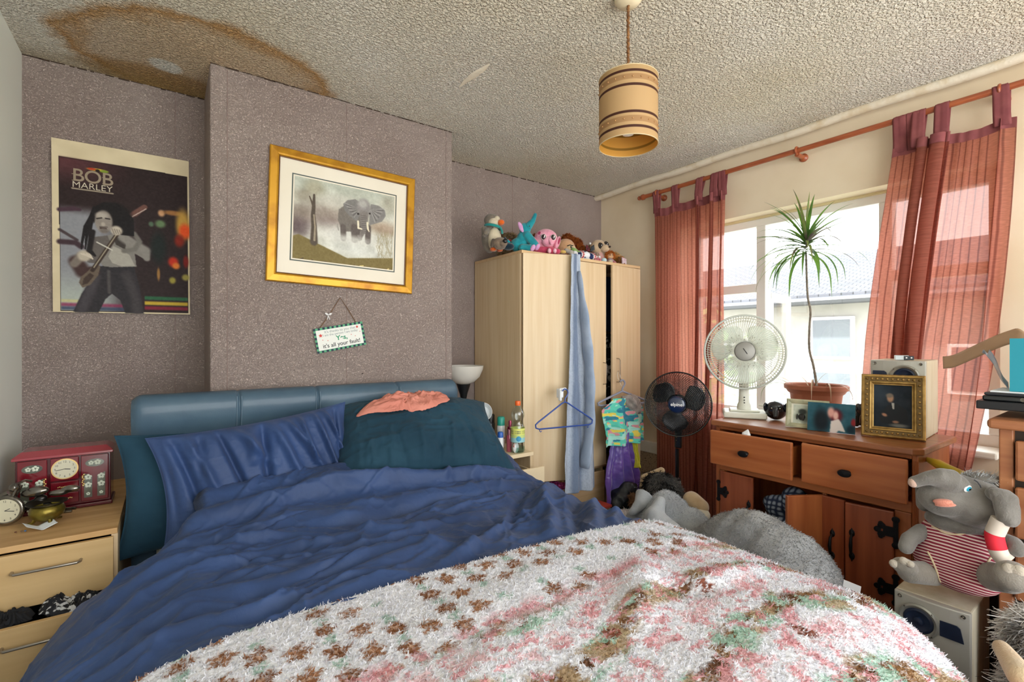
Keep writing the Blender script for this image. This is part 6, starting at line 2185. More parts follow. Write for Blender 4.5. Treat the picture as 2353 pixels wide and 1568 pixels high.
# motorcycle shaped desk clock in silver
mc = thing('motorcycle_clock', 'silver ornament shaped like a motorbike with a clock in its wheel', 'ornament', (-0.36, 2.16, CT))
M_CHR = mat('old_chrome', '9a958c', 0.22, metal=0.95, color2='5f5a52', nscale=25)
M_DKCH = mat('dark_chrome', '3a3836', 0.3, metal=0.9)
MM_ = T(-0.372, 2.145, CT + 0.004) @ rot(0, 0, -14)
def mtube(pts, r, name, m, n=10, closed=False, flat=1.0):
    return MB().tube([MM_ @ Vector(p) for p in pts], r, n, closed=closed, flat=flat).build(name, m, mc)
def ring(c, r, rr, name, m):
    return mtube([(c[0] + r * math.cos(a), c[1], c[2] + r * math.sin(a)) for a in np.linspace(0, 2 * PI, 40, endpoint=False)], rr, name, m, closed=True)
wc = (-0.045, -0.012, 0.038)
ring(wc, 0.034, 0.006, 'wheel', M_CHR)
f_ = MB()
f_.lathe([(0, 0), (0.031, 0), (0.031, 0.006), (0, 0.006)], (0, 0, 0), 36, M=MM_ @ T(*wc) @ rot(90, 0, 0), cap=False)
cfb = f_.build('clock_face', mat('cream_dial', 'cfcab0', 0.4), mc)
for (a, l) in ((25, 0.012), (-8, 0.02)):
    a = math.radians(a)
    MB().tube([MM_ @ Vector((wc[0], wc[1] - 0.0068, wc[2])), MM_ @ Vector((wc[0] + l * math.cos(a), wc[1] - 0.0068, wc[2] + l * math.sin(a)))], 0.0008, 6).build('clock_hand', M_BLACK, cfb)
for k in range(12):
    a = 2 * PI * k / 12
    text_mesh(str((12 - k + 2) % 12 + 1), 0.007, M_BLACK, 'numeral', cfb, MM_ @ T(wc[0] + 0.025 * math.cos(a), wc[1] - 0.0066, wc[2] + 0.025 * math.sin(a)) @ rot(90, 0, 0), 0.0001)
ring((0.078, 0.0, 0.030), 0.024, 0.006, 'wheel', M_DKCH)
tk = MB()
tk.ell((0.012, 0, 0.078), (0.034, 0.014, 0.014), rot(0, -8, 0), 20)
tk.blob('fuel_tank', M_CHR, mc, 0.003, 4)
mc.children[-1].data.transform(Matrix.Identity(4))
def mblob(name, m, items, vox=0.0028):
    mb = MB()
    mb.M = MM_
    for (c, r, R) in items:
        mb.ell(c, r, R, 14)
    return mb.blob(name, m, mc, vox, 3)
bpy.data.objects.remove(mc.children[-1])
mblob('fuel_tank', M_CHR, [((0.010, 0, 0.078), (0.032, 0.014, 0.014), rot(0, -6, 0).to_3x3().to_4x4())])
mblob('seat', M_CHR, [((0.062, 0, 0.070), (0.024, 0.011, 0.009), None), ((0.088, 0, 0.078), (0.022, 0.010, 0.010), None)])
mblob('engine', M_DKCH, [((0.012, 0, 0.040), (0.026, 0.014, 0.018), None), ((0.036, 0, 0.034), (0.018, 0.013, 0.014), None), ((0.022, 0.004, 0.058), (0.014, 0.012, 0.010), None)])
for y in (-0.012, 0.012):
    mtube([(0.0, y, 0.03), (0.03, y - 0.006 if y < 0 else y + 0.006, 0.018), (0.095, y, 0.018)], 0.004, 'exhaust_pipe', M_CHR)
    mtube([(-0.045, y * 0.7, 0.04), (-0.022, y * 0.7, 0.098)], 0.0035, 'fork', M_CHR)
mtube([(-0.012, -0.035, 0.100), (-0.020, -0.02, 0.108), (-0.020, 0.02, 0.108), (-0.012, 0.035, 0.100)], 0.003, 'handlebar', M_CHR)
mblob('headlamp', M_CHR, [((-0.032, 0, 0.095), (0.013, 0.013, 0.013), None)])
mtube([(0.03, -0.01, 0.02), (0.036, -0.024, 0.002)], 0.0025, 'side_stand', M_CHR)
mtube([(-0.045, 0.0, 0.08), (-0.066, 0, 0.070), (-0.080, 0, 0.05)], 0.005, 'mudguard', M_CHR, flat=1.8)
mc.scale = (1.2, 1.2, 1.2)
mc.location = (-0.352, 2.235, CT)

# brass pot on feet with a dark rim
bpx, bpy_ = at(101, 1195, z=CT).x, at(101, 1195, z=CT).y
bpx, bpy_ = -0.318, 2.165
br_ = thing('brass_pot', 'small tarnished brass pot on feet in front of the motorbike ornament', 'pot', (bpx, bpy_, CT))
M_BRASS = mat('tarnished_brass', '8a7a34', 0.35, metal=0.8, color2='57481c', nscale=30, ramp=(0.4, 0.7), bump=0.2, bscale=90)
MB().lathe([(0, 0.012), (0.022, 0.013), (0.034, 0.024), (0.037, 0.036), (0.034, 0.046), (0.031, 0.050), (0.029, 0.046), (0.0, 0.040)], (bpx, bpy_, CT), 36, cap=False).build('pot_body', M_BRASS, br_)
MB().lathe([(0.029, 0.049), (0.034, 0.053), (0.042, 0.057), (0.041, 0.059), (0.033, 0.056), (0.027, 0.050)], (bpx, bpy_, CT), 36, cap=False).build('rim', mat('blackened_brass', '2e2820', 0.4, metal=0.7), br_)
for k in range(3):
    a = 2 * PI * k / 3 + 0.9
    MB().tube([(bpx + 0.022 * math.cos(a), bpy_ + 0.022 * math.sin(a), CT + 0.018), (bpx + 0.030 * math.cos(a), bpy_ + 0.030 * math.sin(a), CT + 0.006), (bpx + 0.038 * math.cos(a), bpy_ + 0.038 * math.sin(a), CT + 0.004)], [0.006, 0.004, 0.0035], 8).build('foot', M_BRASS, br_)
br_.scale = (1.22, 1.22, 1.22)
# lighter/figure scraps and the folded white slip
pp_ = MB()
q0 = at(92, 1216, z=CT)
Mq = T(q0.x, q0.y, CT + 0.001) @ rot(0, 0, 24)
pp_.grid(np.array([[(x, y, 0.0015 + 0.018 * abs(x) / 0.03 * (0.6 if x > 0 else 1) + 0.002 * math.sin(y * 90)) for y in np.linspace(-0.024, 0.024, 8)] for x in np.linspace(-0.036, 0.036, 16)]))
pp_.v = [tuple(Mq @ Vector(p)) for p in pp_.v]
tag(pp_.build('paper_slip', mat('white_paper', 'e6ebee', 0.8), None, angle=0, solid=0.0006), 'creased white paper slip in front of the brass pot', 'paper')
for k, (u_, v_, c_) in enumerate(((36, 1225, '5b3422'), (50, 1223, '6e5844'), (58, 1222, '3b6aa0'))):
    pz = at(u_, v_, z=CT)
    tag(MB().ell((pz.x, pz.y, CT + 0.0022), (0.003, 0.002, 0.0022), None, 8).build('bead', mat('bead_%d' % k, c_, 0.4), None), ('brown bead on the chest top, furthest from the paper slip', 'grey bead between the brown and blue beads', 'blue bead on the chest top beside the paper slip')[k], 'bead')
# peach top on the pillow
def pillow_top(X, Y):
    R_ = leaning((0.925, 1.995, 0.845), 56, -2, -8)
    Ri = R_.inverted()
    out = np.zeros_like(X)
    zz = np.linspace(1.15, 0.80, 120)
    for idx in np.ndindex(X.shape):
        x, y = X[idx], Y[idx]
        z = 0.86
        for zc in zz:
            p = Ri @ Vector((x, y, zc))
            u = p.x / 0.39
            v = p.y / 0.23
            if abs(u) < 1 and abs(v) < 1:
                pr = (1 - abs(u) ** 2.5) ** 0.55 * (1 - abs(v) ** 2.5) ** 0.55
                if abs(p.z) <= pr * 0.16 + 0.004:
                    z = zc
                    break
        out[idx] = z
    return out
pe = crumple('peach_top', mat('peach_cotton', 'd98f7e', 0.8, color2='cc7f6f', nscale=8, bump=0.2, bscale=200), (0.905, 2.035), 0.37, 0.23, pillow_top, 6, 'peach coloured crumpled top lying on the teal pillow', 'top', yaw=4, amp=0.030, freq=4.5,
             outline=lambda a: 1 + 0.30 * np.exp(-((np.abs(a) - PI) / 0.22) ** 2) - 0.12 * np.exp(-((a - 2.4) / 0.4) ** 2), nx=90, ny=64)

# ================================================================== ON THE SIDEBOARD
ST = 0.908
def frontyaw(x, y):
    return -math.degrees(math.atan2(x, y))
# white desk fan
def grille_mesh(R, depth_f, n_rad, rings, wire, hub, twist=0.0, n_seg=10, Mx=None, hubd=None):
    mb = MB()
    hubd = depth_f if hubd is None else hubd
    def pt(r, a):
        t = (r - hub) / (R - hub)
        y = -hubd * (1 - t ** 2.6)
        aa = a + twist * (1 - t)
        return (r * math.cos(aa), y, r * math.sin(aa))
    for k in range(n_rad):
        a = 2 * PI * k / n_rad
        mb.tube([pt(hub + (R - hub) * j / n_seg, a) for j in range(n_seg + 1)], wire, 4, M=Mx)
    for rr in rings:
        mb.tube([pt(rr, a) for a in np.linspace(0, 2 * PI, 72, endpoint=False)], wire * 1.2, 4, closed=True, M=Mx)
    return mb
def blade_mesh(R, hub, sweep, ang0, pitch, Mx, wide=1.0):
    mb = MB()
    nr, na = 14, 12
    G = np.zeros((nr, na, 3))
    for i in range(nr):
        t = i / (nr - 1)
        r = hub + (R - hub) * t
        half = sweep * (0.45 + 0.75 * math.sin(PI * min(1, t * 0.75 + 0.12))) * wide * (1 - 0.65 * max(0, (t - 0.72) / 0.28) ** 2)
        for j in range(na):
            s_ = j / (na - 1) * 2 - 1
            a = ang0 + s_ * half + 0.25 * t
            y = pitch * s_ * (0.6 + 0.4 * t)
            G[i, j] = (r * math.cos(a), y, r * math.sin(a))
    mb.grid(G)
    mb.v = [tuple(Mx @ Vector(p)) for p in mb.v]
    return mb
FX, FY = 2.432, 1.312
fan = thing('desk_fan', 'old white desk fan on the left end of the sideboard', 'fan', (FX, FY, ST))
M_FANW = mat('aged_white_plastic', 'dcdcd0', 0.4, color2='cfcfc0', nscale=6)
fy_ = frontyaw(FX, FY) + 4
FB = T(FX, FY, ST) @ rot(0, 0, -58)
fb = MB()
fb.prism([(-0.10, -0.085), (0.10, -0.085), (0.10, 0.085), (-0.10, 0.085)], 0.0, 0.030, FB)
fb.build('base', M_FANW, fan, smooth=False, bevel=0.008, segs=3)
MB().prism([(-0.07, -0.055), (0.07, -0.055), (0.07, 0.06), (-0.07, 0.06)], 0.0302, 0.040, FB).build('base_step', M_FANW, fan, smooth=False, bevel=0.005)
MB().lathe([(0.0, 0.04), (0.034, 0.040), (0.032, 0.06), (0.026, 0.075), (0.024, 0.13), (0, 0.13)], (FX, FY, ST), 28).build('column', M_FANW, fan)
for k in range(4):
    p = FB @ Vector((0.0, -0.028, 0.06 + k * 0.014))
    MB().ell(tuple(p), (0.004, 0.004, 0.003), None, 8).build('button', M_BLKP, fan)
FC = Vector((FX, FY, 1.243))
FM = T(FC.x - 0.03, FC.y - 0.016, FC.z) @ rot(0, 0, fy_) @ rot(-5, 0, 0)
mo = MB()
mo.lathe([(0, -0.09), (0.035, -0.085), (0.048, -0.05), (0.048, 0.0), (0.03, 0.012), (0, 0.012)], (0, 0, 0), 28, M=FM @ T(0, 0.03, 0) @ rot(90, 0, 0))
mo.build('motor_housing', M_FANW, fan)
MB().tube([(FX, FY, ST + 0.12), (FX, FY, 1.20)], 0.024, 16).build('neck', M_FANW, fan)
for nm, sgn in (('front_grille', 1), ('rear_grille', -1)):
    Mg = FM @ T(0, -0.022, 0) @ (Matrix.Identity(4) if sgn > 0 else rot(0, 0, 180))
    g = grille_mesh(0.187, 0.05, 92, (0.158, 0.1725), 0.0013, 0.05, 0.12 * sgn, 9, Mg, 0.045)
    g.build(nm, M_FANW, fan, angle=0)
rg_ = MB()
rg_.tube([FM @ Vector((0.187 * math.cos(a), -0.022, 0.187 * math.sin(a))) for a in np.linspace(0, 2 * PI, 90, endpoint=False)], 0.0055, 8, closed=True)
rg_.build('outer_ring', mat('grey_white_ring', 'b4b8b0', 0.4), fan)
M_BLADE = mat('pale_green_blade', 'e2ebe0', 0.25, alpha=0.6)
for k in range(3):
    blade_mesh(0.163, 0.03, 0.78, 2 * PI * k / 3 + 0.35, 0.020, FM @ T(0, -0.022, 0), 1.0).build('blade', M_BLADE, fan, angle=0, solid=0.0016)
hb2 = MB()
hb2.lathe([(0, 0.008), (0.03, 0.007), (0.045, 0.002), (0.048, -0.006), (0.05, -0.006)], (0, 0, 0), 40, M=FM @ T(0, -0.067, 0) @ rot(90, 0, 0), cap=False)
hbo = hb2.build('hub_badge', mat('grey_badge', '8e8c86', 0.45, metal=0.3), fan)
mk = MB()
mk.tube([FM @ Vector((-0.008, -0.0762, 0.014)), FM @ Vector((0.010, -0.0762, -0.014))], 0.0018, 6)
mk.build('badge_mark', M_BLKP, hbo)
dsty = MB()
rr_ = random.Random(8)
for k in range(150):
    a = rr_.uniform(0, 2 * PI)
    r = rr_.gauss(0.075, 0.009)
    p = FM @ Vector((r * math.cos(a), -0.064 + 0.0009 * rr_.random(), r * math.sin(a)))
    dsty.ell(tuple(p), (0.0014, 0.0014, rr_.uniform(0.0014, 0.004)), rot(0, math.degrees(-a) + 90, 0), 6)
dsty.build('dust', mat('grey_dust', '5a564c', 0.95), fan, angle=0)['kind'] = 'stuff'
cbl = even(catmull([(FX + 0.05, FY - 0.05, ST + 0.06), (2.53, 1.20, ST + 0.045), (2.575, 1.12, ST + 0.01), (2.60, 1.02, ST + 0.004)], 40), 24)
MB().tube([tuple(p) for p in cbl], 0.0035, 6).build('power_cable', M_FANW, fan)

# dark elephant head ornament, little dark bear-like elephant, larger black elephant
M_ONYX = mat('glossy_black_blue_glaze', '10131f', 0.12, coat=0.7)
M_BRONZE = mat('dark_grey_stone', '2e2c2c', 0.5, bump=0.2, bscale=70)
def elephant_fig(name, label, c, s, yaw, m, vox, trunkup=False, eye=True):
    th = thing(name, label, 'ornament', (0, 0, 0))
    mb = MB()
    mb.M = Matrix.Diagonal((s, s, s, 1))
    mb.ell((0, 0.15, 0.62), (0.32, 0.46, 0.30), None, 20)
    mb.ell((0, -0.32, 0.78), (0.24, 0.22, 0.25), None, 20)
    for (x, y) in ((-0.19, -0.12), (0.19, -0.12), (-0.19, 0.42), (0.19, 0.42)):
        mb.cap((x, y, 0.55), (x, y, 0.11), 0.14, 0.11)
    if trunkup:
        mb.cap((0, -0.50, 0.74), (0, -0.62, 0.62), 0.11, 0.08)
        mb.cap((0, -0.62, 0.62), (0, -0.72, 0.80), 0.08, 0.055)
        mb.cap((0, -0.72, 0.80), (0, -0.70, 1.02), 0.055, 0.05)
    else:
        mb.cap((0, -0.48, 0.74), (0, -0.58, 0.45), 0.12, 0.08)
        mb.cap((0, -0.58, 0.45), (0, -0.60, 0.12), 0.08, 0.05)
    mb.blob('body', m, th, vox * s, 4)
    for sx in (-1, 1):
        e_ = MB()
        e_.M = Matrix.Diagonal((s, s, s, 1))
        e_.ell((sx * 0.27, -0.22, 0.78), (0.05, 0.17, 0.22), rot(0, 0, sx * 28), 16)
        e_.build('ear', m, th)
        if not trunkup:
            t_ = MB()
            t_.M = Matrix.Diagonal((s, s, s, 1))
            t_.cap((sx * 0.11, -0.48, 0.62), (sx * 0.14, -0.62, 0.50), 0.03, 0.015, 8)
            t_.build('tusk', mat('ivory', 'cfc8b4', 0.4), th)
    t_ = MB()
    t_.M = Matrix.Diagonal((s, s, s, 1))
    t_.cap((0, 0.58, 0.68), (0, 0.68, 0.35), 0.03, 0.02, 8)
    t_.build('tail', m, th)
    return place(th, c, yaw)
e1 = thing('ornament_pot', 'glossy blue black elephant head shaped jar beside the white fan', 'ornament', (0, 0, 0))
mb = MB()
mb.ell((0, 0, 0.046), (0.050, 0.045, 0.046), None, 24)
mb.ell((0, -0.012, 0.066), (0.040, 0.036, 0.030), None, 24)
mb.cap((0, -0.040, 0.055), (0, -0.052, 0.024), 0.013, 0.010)
mb.blob('jar_body', M_ONYX, e1, 0.003, 4)
for sx in (-1, 1):
    MB().ell((sx * 0.045, -0.012, 0.062), (0.008, 0.018, 0.024), rot(0, 0, sx * 25), 14).build('ear', M_ONYX, e1)
    MB().ell((sx * 0.018, -0.046, 0.062), (0.003, 0.003, 0.003), None, 8).build('eye', mat('white_enamel', 'cfd6c4', 0.3), e1)
pz = at(1782, 968, z=ST)
place(e1, (pz.x + 0.045, pz.y + 0.02, ST), frontyaw(pz.x, pz.y))
pz = at(1838, 984, z=ST)
elephant_fig('elephant_figurine', 'small dark grey elephant figurine in front of the cream photo frame', (pz.x + 0.03, pz.y + 0.01, ST), 0.062, frontyaw(pz.x, pz.y) + 14, M_BRONZE, 0.05, True)
pz = at(1945, 985, z=ST)
elephant_fig('elephant_figurine', 'glossy black elephant figurine partly behind the unframed photograph', (pz.x + 0.10, pz.y + 0.0, ST), 0.110, frontyaw(pz.x, pz.y) + 68, M_ONYX, 0.045, False)

# cream photo frame
def photo_frame(name, label, c, yaw, tilt, W_, H_, border, m, paint, m2=None, prof=None, thick=0.012, extra=None):
    th = thing(name, label, 'photo frame', (0, 0, 0))
    M = rot(-tilt, 0, 0) @ T(0, 0, H_ / 2)
    f = MB()
    b = border
    pr = prof or [(0, 0), (0, thick), (b * 0.35, thick * 1.15), (b * 0.8, thick * 0.8), (b, thick * 0.55), (b, 0.002)]
    frame_ring(f, W_, H_, pr, M)
    f.add([(-W_ / 2, 0, -H_ / 2), (W_ / 2, 0, -H_ / 2), (W_ / 2, 0, H_ / 2), (-W_ / 2, 0, H_ / 2)], [(3, 2, 1, 0)], M)
    f.build('frame', m, th, smooth=False)
    o_ = M @ Vector((-W_ / 2 + b, -0.003, H_ / 2 - b))
    U_ = (M @ Vector((W_ / 2 - b, -0.003, H_ / 2 - b))) - o_
    V_ = (M @ Vector((-W_ / 2 + b, -0.003, -H_ / 2 + b))) - o_
    print_sheet('picture', paint, o_, U_, V_, M_PRINT, th, 0.001)
    if extra:
        extra(M, th)
    st = MB()
    st.box2((-0.02, 0.0, -H_ / 2 + 0.002), (0.02, 0.004, H_ * 0.2), M @ T(0, 0.004, 0) )
    st.build('strut', M_DARK, th, smooth=False)
    return place(th, c, yaw)
P = Paint(60, 48, (190, 196, 180))
P.noise(0.2, 8, 4)
P.ell(0.5, 0.6, 0.3, 0.3, (120, 130, 120), 0.5)
P.ell(0.35, 0.4, 0.12, 0.14, (60, 64, 60), 0.4)
P.rect(0, 0, 1, 0.06, (226, 224, 206))
P.rect(0, 0, 0.07, 1, (226, 224, 206))
P.rect(0.93, 0, 1, 1, (226, 224, 206))
pz = at(1800, 982, z=ST)
pz2 = at(1890, 996, z=ST)
cxm, cym = (pz.x + pz2.x) / 2 + 0.055, (pz.y + pz2.y) / 2 + 0.005
photo_frame('photo_frame', 'cream photo frame standing behind the small grey elephant', (cxm, cym, ST), -78, 12, 0.165, 0.128, 0.02, mat('cream_green_frame', 'b9b493', 0.5, color2='9c9c80', nscale=40), P)
# unframed photograph
P = Paint(110, 76, (44, 84, 96))
P.noise(0.12, 6, 2)
P.ell(0.30, 0.62, 0.16, 0.40, (26, 32, 38), 0.5)
P.ell(0.60, 0.42, 0.13, 0.22, (96, 28, 34), 0.5)
P.ell(0.50, 0.32, 0.07, 0.17, (206, 152, 140), 0.5)
P.ell(0.60, 0.42, 0.055, 0.15, (216, 170, 158), 0.5)
P.poly([(0.50, 0.62), (0.66, 0.52), (0.72, 0.66), (0.80, 0.95), (0.66, 0.92), (0.62, 1.0), (0.48, 1.0)], (210, 200, 194), 3)
P.ell(0.96, 0.62, 0.05, 0.14, (130, 36, 40), 0.5)
P.ell(0.92, 0.85, 0.10, 0.14, (24, 44, 54), 0.5)
pa_ = at(1857, 990, z=ST)
pb_ = at(1957, 1000, z=ST)
phx = thing('photograph', 'unframed teal toned photograph of two people leaning at the sideboard edge', 'photograph', (0, 0, 0))
W_, H_ = 0.172, 0.122
o_ = Vector((-W_ / 2, 0.018, H_))
print_sheet('print', P, o_, Vector((W_, 0, 0.0)), Vector((0, -0.018, -H_)), M_PRINT, phx, 0.0012)
place(phx, ((pa_.x + pb_.x) / 2 + 0.012, (pa_.y + pb_.y) / 2, ST + 0.001), -76)
# gold framed portrait leaning on the loudspeaker
P = Paint(90, 110, (34, 40, 48))
P.noise(0.10, 5, 2)
P.mix(sstep(0.7, 0.1, P.X) * sstep(0.7, 0.2, P.Y), (58, 72, 84), 0.6)
P.poly([(0.38, 0.48), (0.58, 0.42), (0.86, 0.55), (0.92, 0.85), (0.60, 0.93), (0.20, 0.90), (0.14, 0.72)], (38, 40, 44), 3)
P.ell(0.44, 0.31, 0.085, 0.095, (172, 132, 104), 0.4)
P.ell(0.42, 0.25, 0.09, 0.05, (120, 108, 96), 0.5)
P.poly([(0.47, 0.42), (0.55, 0.42), (0.54, 0.56), (0.50, 0.56)], (176, 172, 164), 1)
P.ell(0.29, 0.71, 0.07, 0.035, (168, 122, 98), 0.5, 20)
P.ell(0.58, 0.86, 0.08, 0.03, (150, 112, 92), 0.5)
P.ell(0.66, 0.94, 0.22, 0.04, (150, 146, 136), 0.6, 0, 0.7)
M_GOLDF = mat('antique_gold_frame', 'b08c4e', 0.35, metal=0.55, color2='8a6a34', nscale=40, ramp=(0.4, 0.7))
M_GOLDD = mat('antique_gold_dark', '6e5428', 0.45, metal=0.4)
def beading(M, th):
    W_, H_ = 0.205, 0.255
    bd = MB()
    frame_ring(bd, W_ - 0.022, H_ - 0.022, [(0, 0.0155), (0, 0.0165), (0.016, 0.0165), (0.016, 0.0155)], M)
    bd.build('carved_channel', M_GOLDD, th, smooth=False)
    bd = MB()
    x1_, z1_ = W_ / 2 - 0.019, H_ / 2 - 0.019
    n_ = 11
    for k in range(n_):
        t = -1 + 2 * k / (n_ - 1)
        for s_ in (-1, 1):
            bd.ell(tuple(M @ Vector((t * x1_, -0.018, s_ * z1_))), (0.0046, 0.0035, 0.0046), None, 8)
            bd.ell(tuple(M @ Vector((s_ * x1_, -0.018, t * z1_))), (0.0046, 0.0035, 0.0046), None, 8)
    bd.build('beading', M_GOLDF, th)['kind'] = 'stuff'
pa_ = at(1985, 1000, z=ST)
pb_ = at(2124, 1014, z=ST)
fx_, fy2 = (pa_.x + pb_.x) / 2 + 0.004, (pa_.y + pb_.y) / 2
yw = -math.degrees(math.atan2(pb_.y - pa_.y, pb_.x - pa_.x)) * -1
photo_frame('picture_frame', 'ornate gold framed portrait of a seated man leaning on the loudspeaker', (fx_ - 0.012, fy2, ST), yw, 9, 0.205, 0.255, 0.042, M_GOLDF, P, thick=0.020,
            prof=[(0, 0), (0, 0.014), (0.004, 0.019), (0.010, 0.020), (0.012, 0.015), (0.027, 0.015), (0.029, 0.018), (0.034, 0.017), (0.038, 0.012), (0.042, 0.011), (0.042, 0.002)], extra=beading)

# loudspeakers
M_SPK = mat('speaker_silver', 'b9b6ac', 0.4, metal=0.25)
M_SPKV = mat('speaker_pale_veneer', 'cfc6b0', 0.5, color2='c0b598', nscale=4, nstretch=(8, 8, 1))
M_CONE = mat('dark_blue_cone', '1a2740', 0.35)
def speaker(label, loc, rz, flip=1):
    th = thing('loudspeaker', label, 'loudspeaker', (0, 0, 0))
    W_, D_, H_ = 0.182, 0.235, 0.312
    MB().box2((-W_ / 2, 0.012, 0.0), (W_ / 2, D_, H_)).build('cabinet', M_SPKV, th, smooth=False, bevel=0.004)
    f = MB()
    n_ = 9
    xs = np.linspace(-W_ / 2, W_ / 2, n_)
    top = [(x, -0.004 - 0.012 * (1 - (x / (W_ / 2)) ** 2)) for x in xs]
    f.prism([(-W_ / 2, 0.0118)] + top + [(W_ / 2, 0.0118)], 0.0, H_)
    f.build('front_panel', M_SPK, th, smooth=False, bevel=0.004)
    cx = 0.026 * flip
    for (x, z, r, m_) in ((cx, H_ - 0.068, 0.050, M_CONE), (-0.0 * flip, 0.105, 0.066, M_CONE)):
        yb = -0.016
        rg3 = MB()
        rg3.lathe([(r * 0.72, -0.004), (r * 0.76, 0.005), (r * 0.9, 0.009), (r, 0.006), (r, -0.002)], (0, 0, 0), 44, M=T(x, yb, z) @ rot(90, 0, 0), cap=False)
        drv = rg3.build('driver_ring', mat('driver_ring_silver', '9c9a92', 0.3, metal=0.5), th)
        cn = MB()
        cn.lathe([(r * 0.74, 0.003), (r * 0.6, 0.006), (r * 0.5, 0.0025), (r * 0.25, 0.0015), (r * 0.22, 0.008), (0, 0.011)], (0, 0, 0), 36, M=T(x, yb, z) @ rot(90, 0, 0), cap=False)
        cn.build('cone', m_, drv)
        for k in range(4):
            a = PI / 4 + k * PI / 2
            MB().ell((x + r * 0.93 * math.cos(a), yb - 0.007, z + r * 0.93 * math.sin(a)), (0.003, 0.002, 0.003), None, 8).build('screw', M_CHR, drv)
    # dark inset port with rounded corner
    pt_ = MB()
    hx = -flip * 0.052
    pt_.prism([(hx - 0.028, -0.028), (hx + 0.026, -0.028), (hx + 0.018, 0.012), (hx + 0.010, 0.018), (hx - 0.028, 0.018)], 0, 0.004, T(0, -0.0125, H_ - 0.062) @ rot(90, 0, 0))
    pt_.build('bass_port', M_CONE, th, smooth=False)
    for (x, z) in ((W_ / 2 - 0.016, H_ - 0.014), (-W_ / 2 + 0.016, H_ - 0.014), (W_ / 2 - 0.016, 0.02), (-W_ / 2 + 0.016, 0.02)):
        MB().lathe([(0, 0), (0.006, 0), (0.0055, 0.003), (0.003, 0.002), (0, 0.0035)], (0, 0, 0), 16, M=T(x, -0.0075, z) @ rot(90, 0, 0), cap=False).build('bolt', M_CHR, th)
    return place(th, loc, rz)
speaker('silver and veneer loudspeaker standing on the sideboard behind the gold frame', (2.448, 0.672, ST), -86)
cd = thing('digital_clock', 'tiny silver camera lying on top of the sideboard loudspeaker', 'camera', (0, 0, 0))
cd.name = 'small_camera'
MB().box((0, 0, 0.010), (0.045, 0.022, 0.020)).build('camera_body', mat('pale_steel', 'c2c8cc', 0.35, metal=0.4), cd, smooth=False, bevel=0.002)
MB().box((0.022, -0.012, 0.009), (0.032, 0.004, 0.017)).build('camera_front', mat('dark_slate', '2a323a', 0.4), cd, smooth=False, bevel=0.001)
for dx in (0.014, 0.030):
    MB().lathe([(0, 0), (0.003, 0), (0.003, 0.001), (0, 0.001)], (0, 0, 0), 12, M=T(dx, -0.0140, 0.010) @ rot(90, 0, 0)).build('button', M_UPVC, cd)
pz = at(2097, 828, z=ST + 0.3125)
place(cd, (2.47, 0.665, ST + 0.3130), -66)

# ================================================================== PLANT ON THE SILL
PX, PY, PZ = 2.835, 1.135, WZ0 + 0.005
pot = thing('potted_plant', 'tall spiky dragon tree in a terracotta pot on the window sill', 'plant', (PX, PY, PZ))
M_TERRA = mat('terracotta_plastic', 'a8664c', 0.7, color2='9a5a42', nscale=6)
MB().lathe([(0, 0), (0.095, 0.0), (0.105, 0.05), (0.120, 0.150), (0.124, 0.180), (0.134, 0.188), (0.142, 0.202), (0.152, 0.206), (0.153, 0.226), (0.146, 0.232), (0.136, 0.226), (0.13, 0.20), (0, 0.195)], (PX - 0.0, PY, PZ), 48, cap=False, sx=0.84, sy=1.0).build('pot', M_TERRA, pot)
MB().lathe([(0.1305, 0.205), (0.06, 0.208), (0, 0.206)], (PX, PY, PZ), 32, cap=False, sx=0.84).build('soil', mat('potting_soil', '3c2e24', 0.95, bump=0.8, bscale=80, bdist=0.01), pot)
P_top = at(1852, 572, x=PX)
stem = [(PX, PY - 0.005, PZ + 0.17), (PX, PY - 0.003, PZ + 0.24), (PX + 0.004, PY + 0.012, PZ + 0.33), (PX, PY + 0.030, PZ + 0.42), (PX, PY + 0.030, PZ + 0.53), (PX, PY + 0.025, PZ + 0.63), (PX, P_top.y - 0.008, PZ + 0.72), (PX, P_top.y, P_top.z - 0.02)]
stem = even(catmull(stem, 100), 70)
MB().tube([tuple(p) for p in stem], [0.0062 + 0.0009 * (k % 2) - 0.002 * k / 70 for k in range(70)], 10).build('stem', mat('plant_stem', '6b6156', 0.85, color2='8b8276', nscale=60), pot)
M_LEAF = mat('dracaena_leaf', '6f9a3c', 0.45, color2='4a6e34', nscale=8, trans_lucent=0.35)
M_LEAFD = mat('dracaena_leaf_dry', '6a5a58', 0.5, color2='8aa050', nscale=12, trans_lucent=0.3)
rl = random.Random(14)
